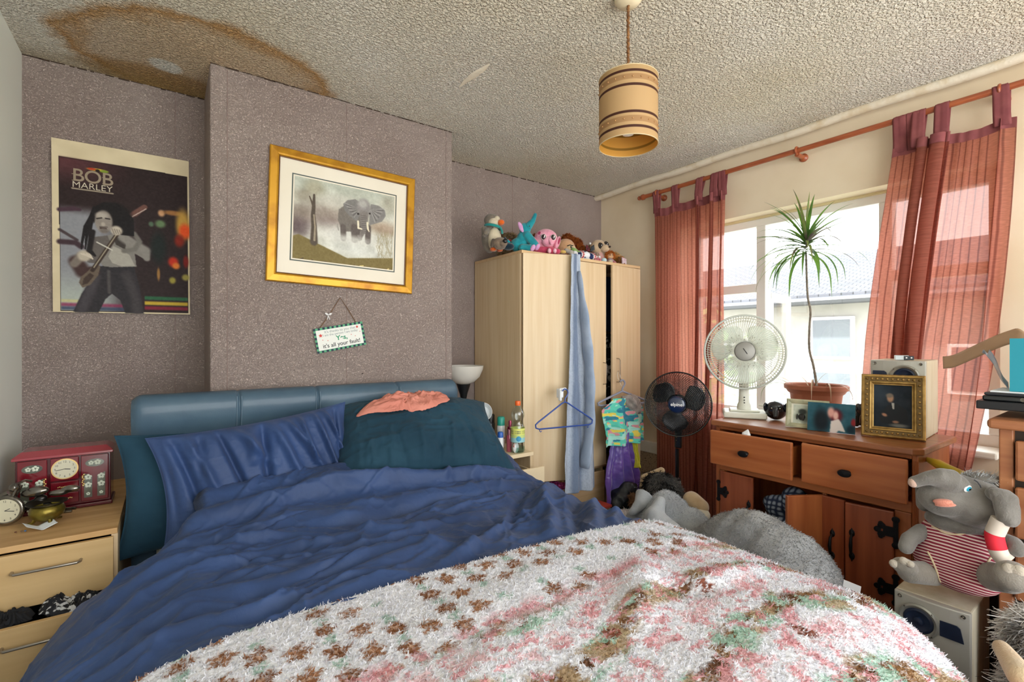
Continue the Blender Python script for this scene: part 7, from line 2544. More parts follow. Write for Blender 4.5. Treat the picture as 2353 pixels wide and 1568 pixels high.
def leaf_mesh(base, az, el, length, droop, width, m, par, side_bend=0.0):
    pts = []
    N_ = 16
    p = Vector(base)
    e = el
    a = az
    for k in range(N_):
        pts.append(p.copy())
        st_ = length / (N_ - 1)
        p = p + Vector((math.cos(a) * math.cos(e), math.sin(a) * math.cos(e), math.sin(e))) * st_
        e = max(e - droop / (N_ - 1) * (0.4 + 1.2 * k / N_), -1.45)
        a += side_bend / N_
    V, F = [], []
    for k, q in enumerate(pts):
        t = (pts[min(k + 1, N_ - 1)] - pts[max(k - 1, 0)]).normalized()
        sd = t.cross(Vector((0, 0, 1)))
        if sd.length < 1e-3:
            sd = Vector((math.sin(az), -math.cos(az), 0))
        sd.normalize()
        up = sd.cross(t)
        w_ = width * (1 - (k / (N_ - 1)) ** 2.2) * (0.55 + 0.45 * min(1, k / 3)) + 0.0003
        V += [q - sd * w_ + up * w_ * 0.35, q, q + sd * w_ + up * w_ * 0.35]
    for k in range(N_ - 1):
        F += [(3 * k, 3 * k + 1, 3 * k + 4, 3 * k + 3), (3 * k + 1, 3 * k + 2, 3 * k + 5, 3 * k + 4)]
    mb = MB()
    mb.add(V, F)
    mb.build('leaf', m, par, angle=0)
for k in range(58):
    t = k / 58
    bz = P_top.z - 0.035 + 0.10 * t
    base = (PX, P_top.y + 0.004 * math.sin(k), bz)
    az = PI + math.radians(105) * math.sin(k * 2.399) * (0.72 + 0.28 * math.cos(k * 1.3))
    el = -0.15 + 1.55 * t ** 2.0 + rl.uniform(-0.12, 0.12)
    ln = rl.uniform(0.26, 0.40) * (1 - 0.25 * t)
    dr = (2.1 - 1.5 * t) * rl.uniform(0.75, 1.25)
    # leaves facing the glass are kept short so that they stay on the room side
    if math.cos(az) > 0.15:
        ln *= 0.36
    leaf_mesh(base, az, el, ln, dr, rl.uniform(0.007, 0.0098), M_LEAF if rl.random() < 0.75 else M_LEAFD, pot)
leaf_mesh((PX, P_top.y, P_top.z + 0.05), -1.75, 0.35, 0.34, 0.55, 0.006, M_LEAF, pot)
leaf_mesh((PX, P_top.y, P_top.z + 0.03), 1.75, -0.1, 0.32, 0.7, 0.007, M_LEAF, pot)
for (dy, ln, el, az, dr) in ((0.10, 0.28, 0.7, 1.9, 3.4), (0.11, 0.24, 0.5, 2.4, 3.2), (0.09, 0.20, 0.9, 2.0, 2.6), (-0.01, 0.13, 1.3, -1.3, 1.2), (0.02, 0.12, 1.2, 1.4, 1.6), (-0.08, 0.22, 0.6, -2.1, 3.2), (0.0, 0.26, 0.9, -2.8, 3.9), (-0.06, 0.2, 0.8, -2.6, 3.8)):
    leaf_mesh((PX - 0.03, PY + dy, PZ + 0.21), az, el, ln, dr, 0.0045, M_LEAF if ln > 0.21 and dy > 0 else mat('dry_leaf', 'c9b09a', 0.7), pot)
# low radio-like box on the sill behind the figurines
rb = thing('small_box', 'pale cream plastic box on the sill right of the flowerpot', 'box', (2.845, 0.99, WZ0))
MB().box2((2.80, 0.90, WZ0 + 0.005), (2.86, 0.985, WZ0 + 0.115)).build('box_body', mat('cream_plastic2', 'd9cdb0', 0.5), rb, smooth=False, bevel=0.004)
MB().box2((2.798, 0.915, WZ0 + 0.07), (2.80, 0.97, WZ0 + 0.10)).build('vent', mat('box_vent', 'a8946c', 0.6), rb, smooth=False)

# ================================================================== BLACK PEDESTAL FAN
BFX, BFY = 2.42, 1.705
pf = thing('pedestal_fan', 'black pedestal fan standing between the wardrobe and the sideboard', 'fan', (BFX, BFY, 0))
M_GBLK = mat('gloss_black_plastic', '0e1014', 0.18, coat=0.4)
MB().lathe([(0.015, 0.03), (0.0135, 0.05), (0.0135, 0.46), (0.020, 0.462), (0.020, 0.50), (0.011, 0.505), (0.011, 0.66), (0.011, 0.67)], (BFX, BFY, 0), 24).build('pole', M_GBLK, pf)
MB().lathe([(0.0212, 0.462), (0.0212, 0.474)], (BFX, BFY, 0), 24, cap=False).build('chrome_collar', M_CHR, pf)
MB().tube([(BFX, BFY, 0.455), (BFX, BFY, 0.485)], 0.023, 20).build('height_collar', mat('chrome_plastic', 'b0b4b8', 0.2, metal=0.8), pf)
for a in (45, 135):
    c_, s_ = math.cos(math.radians(a)), math.sin(math.radians(a))
    MB().tube([(BFX - 0.26 * c_, BFY - 0.26 * s_, 0.014), (BFX, BFY, 0.026), (BFX + 0.26 * c_, BFY + 0.26 * s_, 0.014)], 0.014, 10, flat=0.8).build('base_bar', M_GBLK, pf)
BFM = T(BFX - 0.025, BFY - 0.02, 0.935) @ rot(0, 0, frontyaw(BFX, BFY) - 6) @ rot(-3, 0, 0)
cb_ = MB()
cb_.box((0, 0.06, -0.195), (0.040, 0.036, 0.13))
cb_.v = [tuple(BFM @ Vector(p)) for p in cb_.v]
cbx = cb_.build('control_box', M_GBLK, pf, smooth=False, bevel=0.008)
for k in range(4):
    p = BFM @ Vector((-0.008, 0.040, -0.16 - k * 0.018))
    MB().ell(tuple(p), (0.006, 0.004, 0.004), None, 8).build('button', M_CHR, cbx)
mo = MB()
mo.lathe([(0, -0.10), (0.04, -0.095), (0.055, -0.05), (0.055, 0.0), (0, 0.01)], (0, 0, 0), 28, M=BFM @ T(0, 0.03, 0) @ rot(90, 0, 0))
mo.build('motor_housing', M_GBLK, pf)
MB().tube([BFM @ Vector((0, 0.07, -0.14)), BFM @ Vector((0, 0.075, -0.02))], 0.02, 12).build('neck', M_GBLK, pf)
for nm, sg in (('front_grille', 1), ('rear_grille', -1)):
    Mg = BFM @ (Matrix.Identity(4) if sg > 0 else rot(0, 0, 180))
    g = grille_mesh(0.183, 0.04, 80, list(np.linspace(0.062, 0.176, 15)), 0.0009, 0.048, 0.55 * sg, 10, Mg, 0.045)
    g.build(nm, M_GBLK, pf, angle=0)
MB().tube([BFM @ Vector((0.184 * math.cos(a), 0, 0.184 * math.sin(a))) for a in np.linspace(0, 2 * PI, 90, endpoint=False)], 0.0045, 8, closed=True).build('outer_ring', M_GBLK, pf)
M_BB = mat('smoky_black_blade', '1b1d22', 0.3, trans_lucent=0.12)
for k in range(3):
    blade_mesh(0.158, 0.03, 0.56, 2 * PI * k / 3 + 0.22, 0.022, BFM, 1.0).build('blade', M_BB, pf, angle=0, solid=0.0018)
hb3 = MB()
hb3.lathe([(0, 0.008), (0.03, 0.0075), (0.043, 0.003), (0.047, -0.006), (0.049, -0.006)], (0, 0, 0), 40, M=BFM @ T(0, -0.045, 0) @ rot(90, 0, 0), cap=False)
hbo = hb3.build('hub_badge', mat('navy_badge', '16264a', 0.12, coat=0.6), pf)
text_mesh('elpine', 0.027, mat('white_ink', 'e8eaee', 0.5), 'lettering', hbo, BFM @ T(0, -0.0545, 0) @ rot(90, 0, 0), 0.0003, bold=0.0005)
cb2 = even(catmull([(BFX - 0.02, BFY, 0.46), (2.30, 1.78, 0.36), (2.18, 1.82, 0.31), (2.05, 1.80, 0.27)], 50), 30)
MB().tube([tuple(p) for p in cb2], 0.0032, 6).build('power_cable', M_GBLK, pf)

# ================================================================== RIGHT EDGE: ON THE PINE CHEST
PT = PH + 0.001
bk_ = tag(MB().box2((2.02, -0.15, PT), (2.20, 0.225, PT + 0.020)).build('book', mat('white_book', 'cfd2d2', 0.6, color2='d8b8b8', nscale=6), None, smooth=False, bevel=0.002), 'white covered book under the black shelf on the pine chest', 'book')
tag(MB().box2((1.975, -0.30, PT + 0.0212), (2.30, 0.352, PT + 0.046)).build('black_board', mat('matt_black_board', '15161a', 0.4), None, smooth=False, bevel=0.003), 'black slab overhanging the left end of the pine chest', 'board')
lp = thing('laptop', 'closed black laptop lying on the black slab', 'laptop', (2.15, 0.1, PT + 0.047))
MB().box2((1.985, -0.12, PT + 0.0465), (2.24, 0.340, PT + 0.062)).build('laptop_base', M_GBLK, lp, smooth=False, bevel=0.004)
MB().box2((1.99, -0.12, PT + 0.0625), (2.24, 0.337, PT + 0.071)).build('laptop_lid', mat('grey_black_lid', '23252a', 0.35), lp, smooth=False, bevel=0.003)
MB().lathe([(0, 0), (0.006, 0), (0.006, 0.001), (0, 0.001)], (0, 0, 0), 16, M=T(1.9848, 0.255, PT + 0.055) @ rot(0, -90, 0)).build('logo_badge', M_CHR, lp)
pg = MB()
pg.box2((2.00, 0.12, 0), (2.16, 0.325, 0.004), T(0, 0, PT + 0.0715))
tag(pg.build('paper_sheets', mat('white_paper', 'e6ebee', 0.8), None, smooth=False), 'white sheets of paper lying on the closed laptop', 'paper')
tb = thing('storage_box', 'teal blue card box standing on the laptop at the right edge', 'box', (2.1, 0.1, PT + 0.077))
zb = PT + 0.0765
M_TEALB = mat('teal_card', '1f8ea0', 0.6, bump=0.1, bscale=150)
MB().box2((2.005, -0.14, zb), (2.009, 0.285, zb + 0.155)).build('box_side', M_TEALB, tb, smooth=False)
MB().box2((2.18, -0.14, zb), (2.184, 0.285, zb + 0.155)).build('box_side', M_TEALB, tb, smooth=False)
MB().box2((2.0092, 0.281, zb), (2.1798, 0.285, zb + 0.155)).build('box_side', M_TEALB, tb, smooth=False)
MB().box2((2.0092, -0.14, zb), (2.1798, -0.136, zb + 0.155)).build('box_side', M_TEALB, tb, smooth=False)
MB().box2((2.0092, -0.1358, zb), (2.1798, 0.2808, zb + 0.004)).build('box_bottom', M_TEALB, tb, smooth=False)
bl_ = MB()
bl_.ell((2.09, 0.15, zb + 0.138), (0.07, 0.11, 0.030), None, 20)
tag(bl_.blob('black_cloth', mat('black_cloth', '14151a', 0.8), None, 0.005, 3, 0.01, 30), 'black cloth bulging from the teal box', 'cloth')
# kraft paper strip curling out of the box, with a clear plastic sleeve under it
kr = even(catmull([(2.275, 0.492, 1.222), (2.26, 0.462, 1.228), (2.24, 0.425, 1.248), (2.22, 0.385, 1.272), (2.205, 0.345, 1.296), (2.195, 0.312, 1.312), (2.185, 0.288, 1.318), (2.165, 0.262, 1.292)], 60), 40)
G = np.zeros((40, 6, 3))
for i in range(40):
    for j in range(6):
        w_ = (j / 5 - 0.5) * 0.052
        G[i, j] = kr[i] + np.array([w_ * 0.55, w_ * 0.15, w_ * 0.82])
kp = MB()
kp.grid(G)
tag(kp.build('paper_strip', mat('kraft_paper', 'ab8a6c', 0.8, color2='b8977a', nscale=8), None, angle=0, solid=0.0012), 'brown kraft paper strip curling out over the window from the teal box', 'paper')
G = np.zeros((20, 10, 3))
for i in range(20):
    for j in range(10):
        t, s_ = i / 19, j / 9
        G[i, j] = (2.19 - 0.12 * s_ * t + 0.02 * math.sin(6 * t), 0.375 - 0.06 * t - 0.02 * s_, 1.262 - 0.10 * t + 0.01 * math.sin(9 * s_ + 3 * t))
ps = MB()
ps.grid(G)
tag(ps.build('plastic_sleeve', mat('cloudy_plastic', 'cdd3dc', 0.15, trans_lucent=0.5), None, angle=0, solid=0.0006), 'crinkled clear plastic sleeve hanging beside the teal box', 'plastic sleeve')
# yellow bat behind the elephant toy's head
yb0, yb1 = at(2128, 1055, x=2.33), at(2232, 1100, x=2.14)
ybt = MB()
ybt.tube([yb0, yb0.lerp(yb1, 0.12), yb0.lerp(yb1, 0.3), yb0.lerp(yb1, 0.55), yb1, yb1 + (yb1 - yb0) * 0.1], [0.008, 0.011, 0.017, 0.014, 0.013, 0.012], 16)
tag(ybt.build('toy_bat', mat('yellow_plastic', 'dcae2c', 0.45, color2='c9b83c', nscale=12), None), 'yellow plastic toy bat poking out behind the striped elephant toy', 'toy bat')
# ================================================================== SOFT TOYS
def surface_fur(o, name, n, length, width, colfn, seed, comb=(0, 0, -0.3), lean=1.0, m=None, zmin=None):
    """short strands over a plush skin, coloured by colfn(points)"""
    me = o.data
    nv = len(me.vertices)
    co = np.zeros(nv * 3, dtype=np.float32)
    me.vertices.foreach_get('co', co)
    co = co.reshape(-1, 3)
    no = np.zeros(nv * 3, dtype=np.float32)
    me.vertices.foreach_get('normal', no)
    no = no.reshape(-1, 3)
    rs = np.random.RandomState(seed)
    idx = rs.randint(0, nv, n)
    B = co[idx] + rs.randn(n, 3) * 0.0015
    Nn = no[idx]
    world = B + np.array(origin_of(o))
    keep = np.ones(n, bool)
    if zmin is not None:
        keep = world[:, 2] > zmin
    C = colfn(world)
    return strands(name, (world)[keep], Nn[keep], C[keep], length, width, m or M_TUFT, o, rs, lean, comb)

def plush_mat(name, c1, c2, sc=14, bump=0.5):
    return mat(name, c1, 0.95, color2=c2, nscale=sc, bump=bump, bscale=240, bdist=0.004, sheen=0.35, spec=0.1)
M_GPL = plush_mat('grey_plush', '7c7872', '67635d')
M_LGPL = plush_mat('pale_grey_plush', 'a3a4a5', '8f9092', 9)
M_EYEB = mat('glossy_black_eye', '0b0b0e', 0.08, coat=0.8)
M_EYEW = mat('eye_white', 'f0eee8', 0.3)

# ---- large grey plush between the bed and the sideboard
bp_ = MB()
for (u, v, x, r, rz) in ((1640, 1290, 1.88, (0.12, 0.13, 0.275), 0.27), (1675, 1290, 1.87, (0.135, 0.16, 0.30), 0.295), (1710, 1290, 1.86, (0.145, 0.17, 0.32), 0.31), (1745, 1295, 1.85, (0.150, 0.17, 0.325), 0.315), (1780, 1305, 1.835, (0.150, 0.17, 0.325), 0.312), (1815, 1320, 1.815, (0.150, 0.165, 0.315), 0.305), (1850, 1340, 1.80, (0.145, 0.15, 0.30), 0.29), (1880, 1362, 1.785, (0.13, 0.13, 0.275), 0.27), (1905, 1385, 1.77, (0.11, 0.11, 0.25), 0.245)):
    p = at(u, v, x=x)
    bp_.ell((p.x, p.y, rz), r, None, 28)
big = bp_.blob('plush_toy', M_LGPL, None, 0.010, 22, 0.016, 12)
surface_fur(big, 'plush_pile', 60000, 0.006, 0.0008, lambda W: np.array(lin('9c9d9e'))[None, :] * (0.88 + 0.24 * fbm(W[:, 0] * 14, W[:, 1] * 14 + W[:, 2] * 9, 3, 4))[:, None], 31, (0.1, -0.2, -0.4), 1.2, zmin=0.25)
tag(big, 'large smooth grey plush toy lying between the bed and the sideboard', 'soft toy')
tgp = at(1968, 1352, x=1.735)
tl_ = thing('care_label', 'white cloth care label on the end of the large grey plush', 'label', (0, 0, 0))
bpy.data.objects.remove(tl_)
lb = MB().box((0, 0, 0), (0.0012, 0.045, 0.022), T(tgp.x, tgp.y + 0.012, tgp.z) @ rot(8, 0, 10)).build('care_label', mat('white_label', 'dadada', 0.7), big, smooth=False)
lb['label'] = 'white care label'
# ---- paler plush elephant behind it
pe_ = thing('plush_elephant', 'pale grey plush elephant with a floppy ear on the floor behind the bed', 'soft toy', (2.0, 1.45, 0))
mb = MB()
for (u, v, x, r, zc) in ((1530, 1200, 2.00, (0.155, 0.155, 0.285), 0.272), (1585, 1215, 2.02, (0.14, 0.15, 0.26), 0.245), (1480, 1200, 1.97, (0.10, 0.11, 0.25), 0.235)):
    p = at(u, v, x=x)
    mb.ell((p.x, p.y, zc), r, None, 28)
body = mb.blob('body', plush_mat('silver_plush', 'b3b7bb', '989b9f', 9), pe_, 0.009, 14, 0.014, 12)
surface_fur(body, 'plush_pile', 34000, 0.006, 0.0008, lambda W: np.array(lin('b0b3b6'))[None, :] * (0.88 + 0.24 * fbm(W[:, 0] * 14, W[:, 1] * 14 + W[:, 2] * 9, 3, 4))[:, None], 33, (0.1, -0.2, -0.4), 1.2, zmin=0.25)
p0, p1, p2, p3 = at(1518, 1152, x=1.88), at(1505, 1185, x=1.84), at(1512, 1215, x=1.82), at(1545, 1222, x=1.84)
mb = MB()
mb.cap(p0, p1, 0.022, 0.045)
mb.cap(p1, p2, 0.045, 0.06)
mb.cap(p1, p3, 0.035, 0.045)
mb.blob('ear', plush_mat('silver_plush', 'b3b7bb', '989b9f', 9), pe_, 0.006, 8, 0.008, 20)
mb = MB()
mb.tube([at(1482, 1140, x=1.95), at(1470, 1160, x=1.90), at(1455, 1176, x=1.87), at(1446, 1180, x=1.86)], [0.05, 0.03, 0.02, 0.012], 14)
mb.blob('trunk', plush_mat('silver_plush', 'b3b7bb', '989b9f', 9), pe_, 0.005, 6)
# ---- shaggy black and grey toy dog behind the black fan's pole
dg = thing('plush_dog', 'shaggy dark grey plush dog with tan paws behind the black fan pole', 'soft toy', (2.3, 1.85, 0))
mb = MB()
c0 = at(1525, 1145, x=2.24)
mb.ell((c0.x, c0.y, 0.27), (0.13, 0.15, 0.26), None, 24)
mb.ell((c0.x - 0.03, c0.y - 0.0, 0.475), (0.085, 0.115, 0.095), None, 24)
mb.ell((c0.x + 0.05, c0.y - 0.10, 0.18), (0.12, 0.12, 0.16), None, 24)
db = mb.blob('body', mat('dark_plush', '3a3836', 0.95), dg, 0.009, 6, 0.01, 14)
def dogcol(W):
    n = fbm(W[:, 0] * 14 + W[:, 2] * 10, W[:, 1] * 14, 2, 5)
    c = np.where((n > 0.5)[:, None], np.array(lin('5f5b57')), np.array(lin('1d1b1b')))
    c = np.where(((n > 0.60) & (W[:, 2] < 0.40))[:, None], np.array(lin('c9cac9')), c)
    return c
surface_fur(db, 'fur', 16000, 0.020, 0.0013, dogcol, 4, (-0.2, -0.1, -0.6), 0.9)
mb = MB()
q0, q1 = at(1478, 1100, x=2.16), at(1520, 1082, x=2.24)
mb.cap((q0.x, q0.y, q0.z - 0.05), (q0.x + 0.02, q0.y, q0.z - 0.005), 0.022, 0.03)
mb.cap((q0.x + 0.02, q0.y, q0.z - 0.005), q1, 0.028, 0.02)
mb.blob('ear', plush_mat('tan_plush', 'b99f7c', 'a58a68'), dg, 0.006, 6)
q = at(1598, 1148, x=2.2)
MB().cap((q.x, q.y + 0.02, q.z - 0.01), (q.x, q.y - 0.03, q.z - 0.03), 0.045, 0.04).build('paw', plush_mat('tan_plush', 'b99f7c', 'a58a68'), dg)
q = at(1608, 1183, x=2.18)
tag(MB().ell(q, (0.05, 0.05, 0.035), None, 18).build('plush_shoe', plush_mat('cream_plush', 'cfc4ac', 'b8ad94'), None), 'cream soft object with a dark opening on the floor left of the sideboard', 'soft toy')
# brown teddy on the floor by the purple garment
tdp = at(1464, 1128, x=2.32)
td = thing('teddy_bear', 'small brown curly teddy on the floor right of the purple garment', 'soft toy', (tdp.x, tdp.y, 0))
mb = MB()
mb.ell((tdp.x, tdp.y, 0.13), (0.06, 0.06, 0.13), None, 20)
mb.ell((tdp.x, tdp.y, 0.31), (0.055, 0.055, 0.055), None, 20)
mb.ell((tdp.x - 0.03, tdp.y + 0.01, 0.355), (0.02, 0.02, 0.02), None, 12)
mb.ell((tdp.x + 0.03, tdp.y - 0.01, 0.355), (0.02, 0.02, 0.02), None, 12)
o = mb.blob('body', mat('brown_plush', '7a5a42', 0.95), td, 0.006, 4)
surface_fur(o, 'fur', 5000, 0.010, 0.0011, lambda W: np.tile(np.array(lin('8c6a4e')), (len(W), 1)), 6)
# white fleecy cushion on the floor between bed and clothes
wc_ = MB()
wc_.ell((1.99, 1.75, 0.13), (0.20, 0.19, 0.13), rot(0, 0, 20), 28)
wc_.ell((1.99, 1.75, 0.24), (0.18, 0.17, 0.13), rot(0, 0, 20), 28)
o = wc_.blob('fleece_cushion', mat('white_fleece', 'dcd8da', 0.95), None, 0.010, 8, 0.02, 10)
surface_fur(o, 'pile', 22000, 0.010, 0.0012, lambda W: np.tile(np.array(lin('e2dcdf')), (len(W), 1)), 8)
tag(o, 'fluffy white cushion on the floor between the bed and the hanging clothes', 'cushion')
tag(MB().box2((1.985, 2.00, 0.0), (2.18, 2.09, 0.295)).build('storage_box', mat('dull_card', 'b59d78', 0.8), None, smooth=False, bevel=0.004), 'plain card box on the floor in front of the wardrobe drawers', 'box')
tag(MB().box2((1.985, 1.99, 0.2965), (2.18, 2.10, 0.312)).build('book', mat('red_cover', 'b84638', 0.4), None, smooth=False, bevel=0.002), 'red covered book lying on the card box by the wardrobe', 'book')

# ---- the big elephant toy sitting on the lower loudspeaker
speaker('loudspeaker on a low plinth under the striped elephant toy', (1.905, 0.440, 0.19), -90, -1)
tag(MB().box2((1.90, 0.345, 0.0), (2.14, 0.535, 0.189)).build('plinth_box', mat('black_box', '1a1b1e', 0.6), None, smooth=False, bevel=0.004), 'black box on the floor under the lower loudspeaker', 'box')
SP_TOP = 0.19 + 0.3125
el = thing('plush_elephant', 'grey plush elephant in a red and white striped vest sitting on a loudspeaker', 'soft toy', (1.96, 0.40, SP_TOP))
def A(u, v, x):
    return at(u, v, x=x)
def K(x, u=2200):
    a = (u - 1176.5) / 1100.0
    return x / (math.sin(YAW) + a * math.cos(YAW)) / 1100.0
# torso with the vest (stripes are woven in, following height)
mb = MB()
mb.ell(A(2203, 1290, 1.97), (0.080, 0.112, 0.090), None, 30)
mb.ell(A(2203, 1245, 1.985), (0.070, 0.100, 0.075), None, 30)
mb.ell(A(2212, 1325, 1.955), (0.070, 0.088, 0.045), None, 24)
def striped_mat():
    m = mat('striped_jersey', '8a3044', 0.85, spec=0.15)
    nt = m.node_tree
    N, L = nt.nodes, nt.links
    tc = N.new('ShaderNodeTexCoord')
    sp = N.new('ShaderNodeSeparateXYZ')
    nz = N.new('ShaderNodeTexNoise')
    nz.inputs['Scale'].default_value = 9
    L.new(tc.outputs['Object'], nz.inputs['Vector'])
    L.new(tc.outputs['Object'], sp.inputs[0])
    y2 = N.new('ShaderNodeMath')
    y2.operation = 'MULTIPLY'
    L.new(sp.outputs['Y'], y2.inputs[0])
    L.new(sp.outputs['Y'], y2.inputs[1])
    ad = N.new('ShaderNodeMath')
    ad.operation = 'MULTIPLY_ADD'
    L.new(y2.outputs[0], ad.inputs[0])
    ad.inputs[1].default_value = 1.6
    L.new(sp.outputs['Z'], ad.inputs[2])
    a2 = N.new('ShaderNodeMath')
    a2.operation = 'MULTIPLY_ADD'
    L.new(nz.outputs['Fac'], a2.inputs[0])
    a2.inputs[1].default_value = 0.012
    L.new(ad.outputs[0], a2.inputs[2])
    fr = N.new('ShaderNodeMath')
    fr.operation = 'MULTIPLY'
    fr.inputs[1].default_value = 1 / 0.0086
    L.new(a2.outputs[0], fr.inputs[0])
    f2 = N.new('ShaderNodeMath')
    f2.operation = 'FRACT'
    L.new(fr.outputs[0], f2.inputs[0])
    rp = N.new('ShaderNodeValToRGB')
    rp.color_ramp.elements[0].color = lin4('86283c')
    rp.color_ramp.elements[0].position = 0.52
    rp.color_ramp.elements[1].color = lin4('d9bfb8')
    rp.color_ramp.elements[1].position = 0.60
    L.new(f2.outputs[0], rp.inputs[0])
    L.new(rp.outputs[0], N['Principled BSDF'].inputs['Base Color'])
    return m
torso = mb.blob('striped_vest', striped_mat(), el, 0.004, 6)
torso['label'] = 'red and white striped vest'
from mathutils.bvhtree import BVHTree
def onto(obj, u, v, lift=0.0):
    '''point of the surface of obj that lies on this line of sight'''
    off_ = origin_of(obj)
    tr = BVHTree.FromPolygons([vv.co + off_ for vv in obj.data.vertices], [list(pp_.vertices) for pp_ in obj.data.polygons])
    o0 = Vector(CAM)
    dd = (at(u, v, d=1.0) - o0).normalized()
    hit, nn_, ii_, ds_ = tr.ray_cast(o0, dd)
    if hit is None:
        hit, nn_, ii_, ds_ = tr.find_nearest(at(u, v, x=1.9))
    return hit + nn_ * lift, nn_
# head, neck
mb = MB()
mb.ell(A(2225, 1150, 1.95), (0.085, 0.105, 0.072), rot(8, 0, 0), 30)
mb.ell(A(2170, 1145, 1.90), (0.055, 0.065, 0.055), None, 24)
mb.ell(A(2180, 1108, 1.885), (0.042, 0.046, 0.032), None, 24)
mb.ell(A(2196, 1200, 1.97), (0.06, 0.075, 0.032), None, 24)
# trunk reaching left
mb.tube([A(2188, 1106, 1.875), A(2160, 1096, 1.855), A(2130, 1100, 1.85), A(2105, 1107, 1.85)], [0.034, 0.026, 0.020, 0.017], 18)
mb.ell(A(2102, 1108, 1.85), 0.018, None, 16)
head = mb.blob('head', M_GPL, el, 0.004, 8, 0.003, 30)
mb = MB()
mb.ell(A(2098, 1110, 1.843), (0.012, 0.013, 0.014), None, 16)
mb.build('trunk_tip', plush_mat('tip_plush', 'c2a494', 'b09080'), head)
# mouth
mb = MB()
mb.ell(A(2166, 1153, 1.845), (0.012, 0.024, 0.008), rot(-12, 0, 0), 18)
mb.ell(A(2172, 1161, 1.843), (0.012, 0.026, 0.006), rot(-14, 0, 0), 18)
mb.blob('mouth', plush_mat('salmon_felt', 'dd9480', 'd08470'), head, 0.0022, 3)
# eye
ep, nrm = onto(head, 2225, 1124, -0.001)
ME = T(*ep) @ nrm.to_track_quat('Z', 'Y').to_matrix().to_4x4()
MB().lathe([(0.0, 0.0040), (0.010, 0.0035), (0.0165, 0.0)], (0, 0, 0), 24, M=ME @ Matrix.Diagonal((1.0, 0.62, 1, 1)), cap=False).build('eye', M_EYEW, head)
eo = MB().lathe([(0.0, 0.006), (0.006, 0.0055), (0.0115, 0.0028)], (0, 0, 0), 24, M=ME @ Matrix.Diagonal((1.0, 0.62, 1, 1)), cap=False).build('iris', mat('blue_iris', '2f9ab8', 0.2), head)
MB().lathe([(0.0, 0.0075), (0.003, 0.007), (0.0055, 0.0055)], (0, 0, 0), 20, M=ME @ Matrix.Diagonal((1.0, 0.62, 1, 1)), cap=False).build('pupil', M_EYEB, head)
br = MB()
br.tube([A(2238, 1103, 1.868), A(2246, 1108, 1.868), A(2252, 1116, 1.870), A(2254, 1121, 1.872)], 0.0016, 6)
br.build('eyebrow', M_BLACK, head)
# tuft of pale hair
hm = MB()
hm.ell(A(2258, 1098, 1.98), (0.035, 0.05, 0.012), rot(0, 0, 0), 16)
ho = hm.blob('hair_base', M_GPL, head, 0.005, 2)
surface_fur(ho, 'hair', 420, 0.009, 0.0006, lambda W: np.tile(np.array(lin('c9ced0')), (len(W), 1)), 12, (0, -0.5, 0.1), 0.7)
# ears
mb = MB()
mb.cap(A(2285, 1135, 1.90), A(2310, 1150, 1.87), 0.022, 0.026)
mb.cap(A(2310, 1150, 1.87), A(2318, 1190, 1.86), 0.028, 0.026)
mb.ell(A(2296, 1133, 1.86), (0.016, 0.022, 0.012), None, 14)
mb.blob('ear', M_GPL, el, 0.004, 6, 0.004, 40)
mb = MB()
mb.cap(A(2128, 1120, 1.99), A(2124, 1160, 1.99), 0.028, 0.022)
mb.blob('ear', M_GPL, el, 0.005, 4)
# arms
mb = MB()
mb.cap(A(2118, 1222, 1.95), A(2090, 1240, 1.90), 0.024, 0.022)
mb.cap(A(2090, 1240, 1.90), A(2082, 1258, 1.87), 0.023, 0.021)
mb.blob('arm', M_GPL, el, 0.004, 6)
mb = MB()
mb.cap(A(2290, 1235, 1.95), A(2325, 1252, 1.90), 0.022, 0.024)
mb.cap(A(2325, 1252, 1.90), A(2336, 1262, 1.88), 0.025, 0.022)
mb.blob('arm', M_GPL, el, 0.004, 6)
# legs with soles
mb = MB()
mb.cap(A(2140, 1318, 1.93), A(2090, 1315, 1.84), 0.036, 0.032)
mb.ell(A(2078, 1302, 1.82), (0.022, 0.034, 0.026), rot(0, 0, 0), 18)
mb.blob('leg', plush_mat('foot_plush', '948d83', '7d776e'), el, 0.004, 6)
mb = MB()
for (u, v, r) in ((2054, 1296, 0.013), (2076, 1290, 0.013), (2092, 1297, 0.011)):
    mb.ell(A(u, v, 1.806), (0.010, r, r), None, 14)
mb.blob('toe', plush_mat('toe_plush', 'c0b6a8', 'aea494'), el, 0.003, 3)
mb = MB()
mb.cap(A(2280, 1325, 1.93), A(2318, 1332, 1.83), 0.040, 0.036)
mb.ell(A(2328, 1325, 1.80), (0.026, 0.040, 0.040), None, 20)
mb.blob('leg', plush_mat('foot_plush', '948d83', '7d776e'), el, 0.004, 6)
mb = MB()
for (u, v, r) in ((2318, 1308, 0.015), (2340, 1312, 0.015)):
    mb.ell(A(u, v, 1.784), (0.010, r, r), None, 14)
mb.blob('toe', plush_mat('toe_plush', 'c0b6a8', 'aea494'), el, 0.003, 3)
# vest piping
def piping(pts):
    q_ = [onto(torso, u_, v_, 0.0012)[0] for (u_, v_) in pts]
    q_ = even(catmull(q_, 60), 40)
    MB().tube([tuple(p) for p in q_], 0.0026, 8).build('piping', mat('cream_piping', 'dcc9a6', 0.8), el)
piping([(2142, 1210), (2150, 1214), (2165, 1222), (2180, 1227), (2200, 1229), (2220, 1226), (2235, 1220), (2250, 1212)])
piping([(2132, 1268), (2140, 1282), (2148, 1300), (2155, 1318), (2162, 1338)])
piping([(2276, 1282), (2268, 1296), (2262, 1312), (2262, 1326), (2264, 1338)])
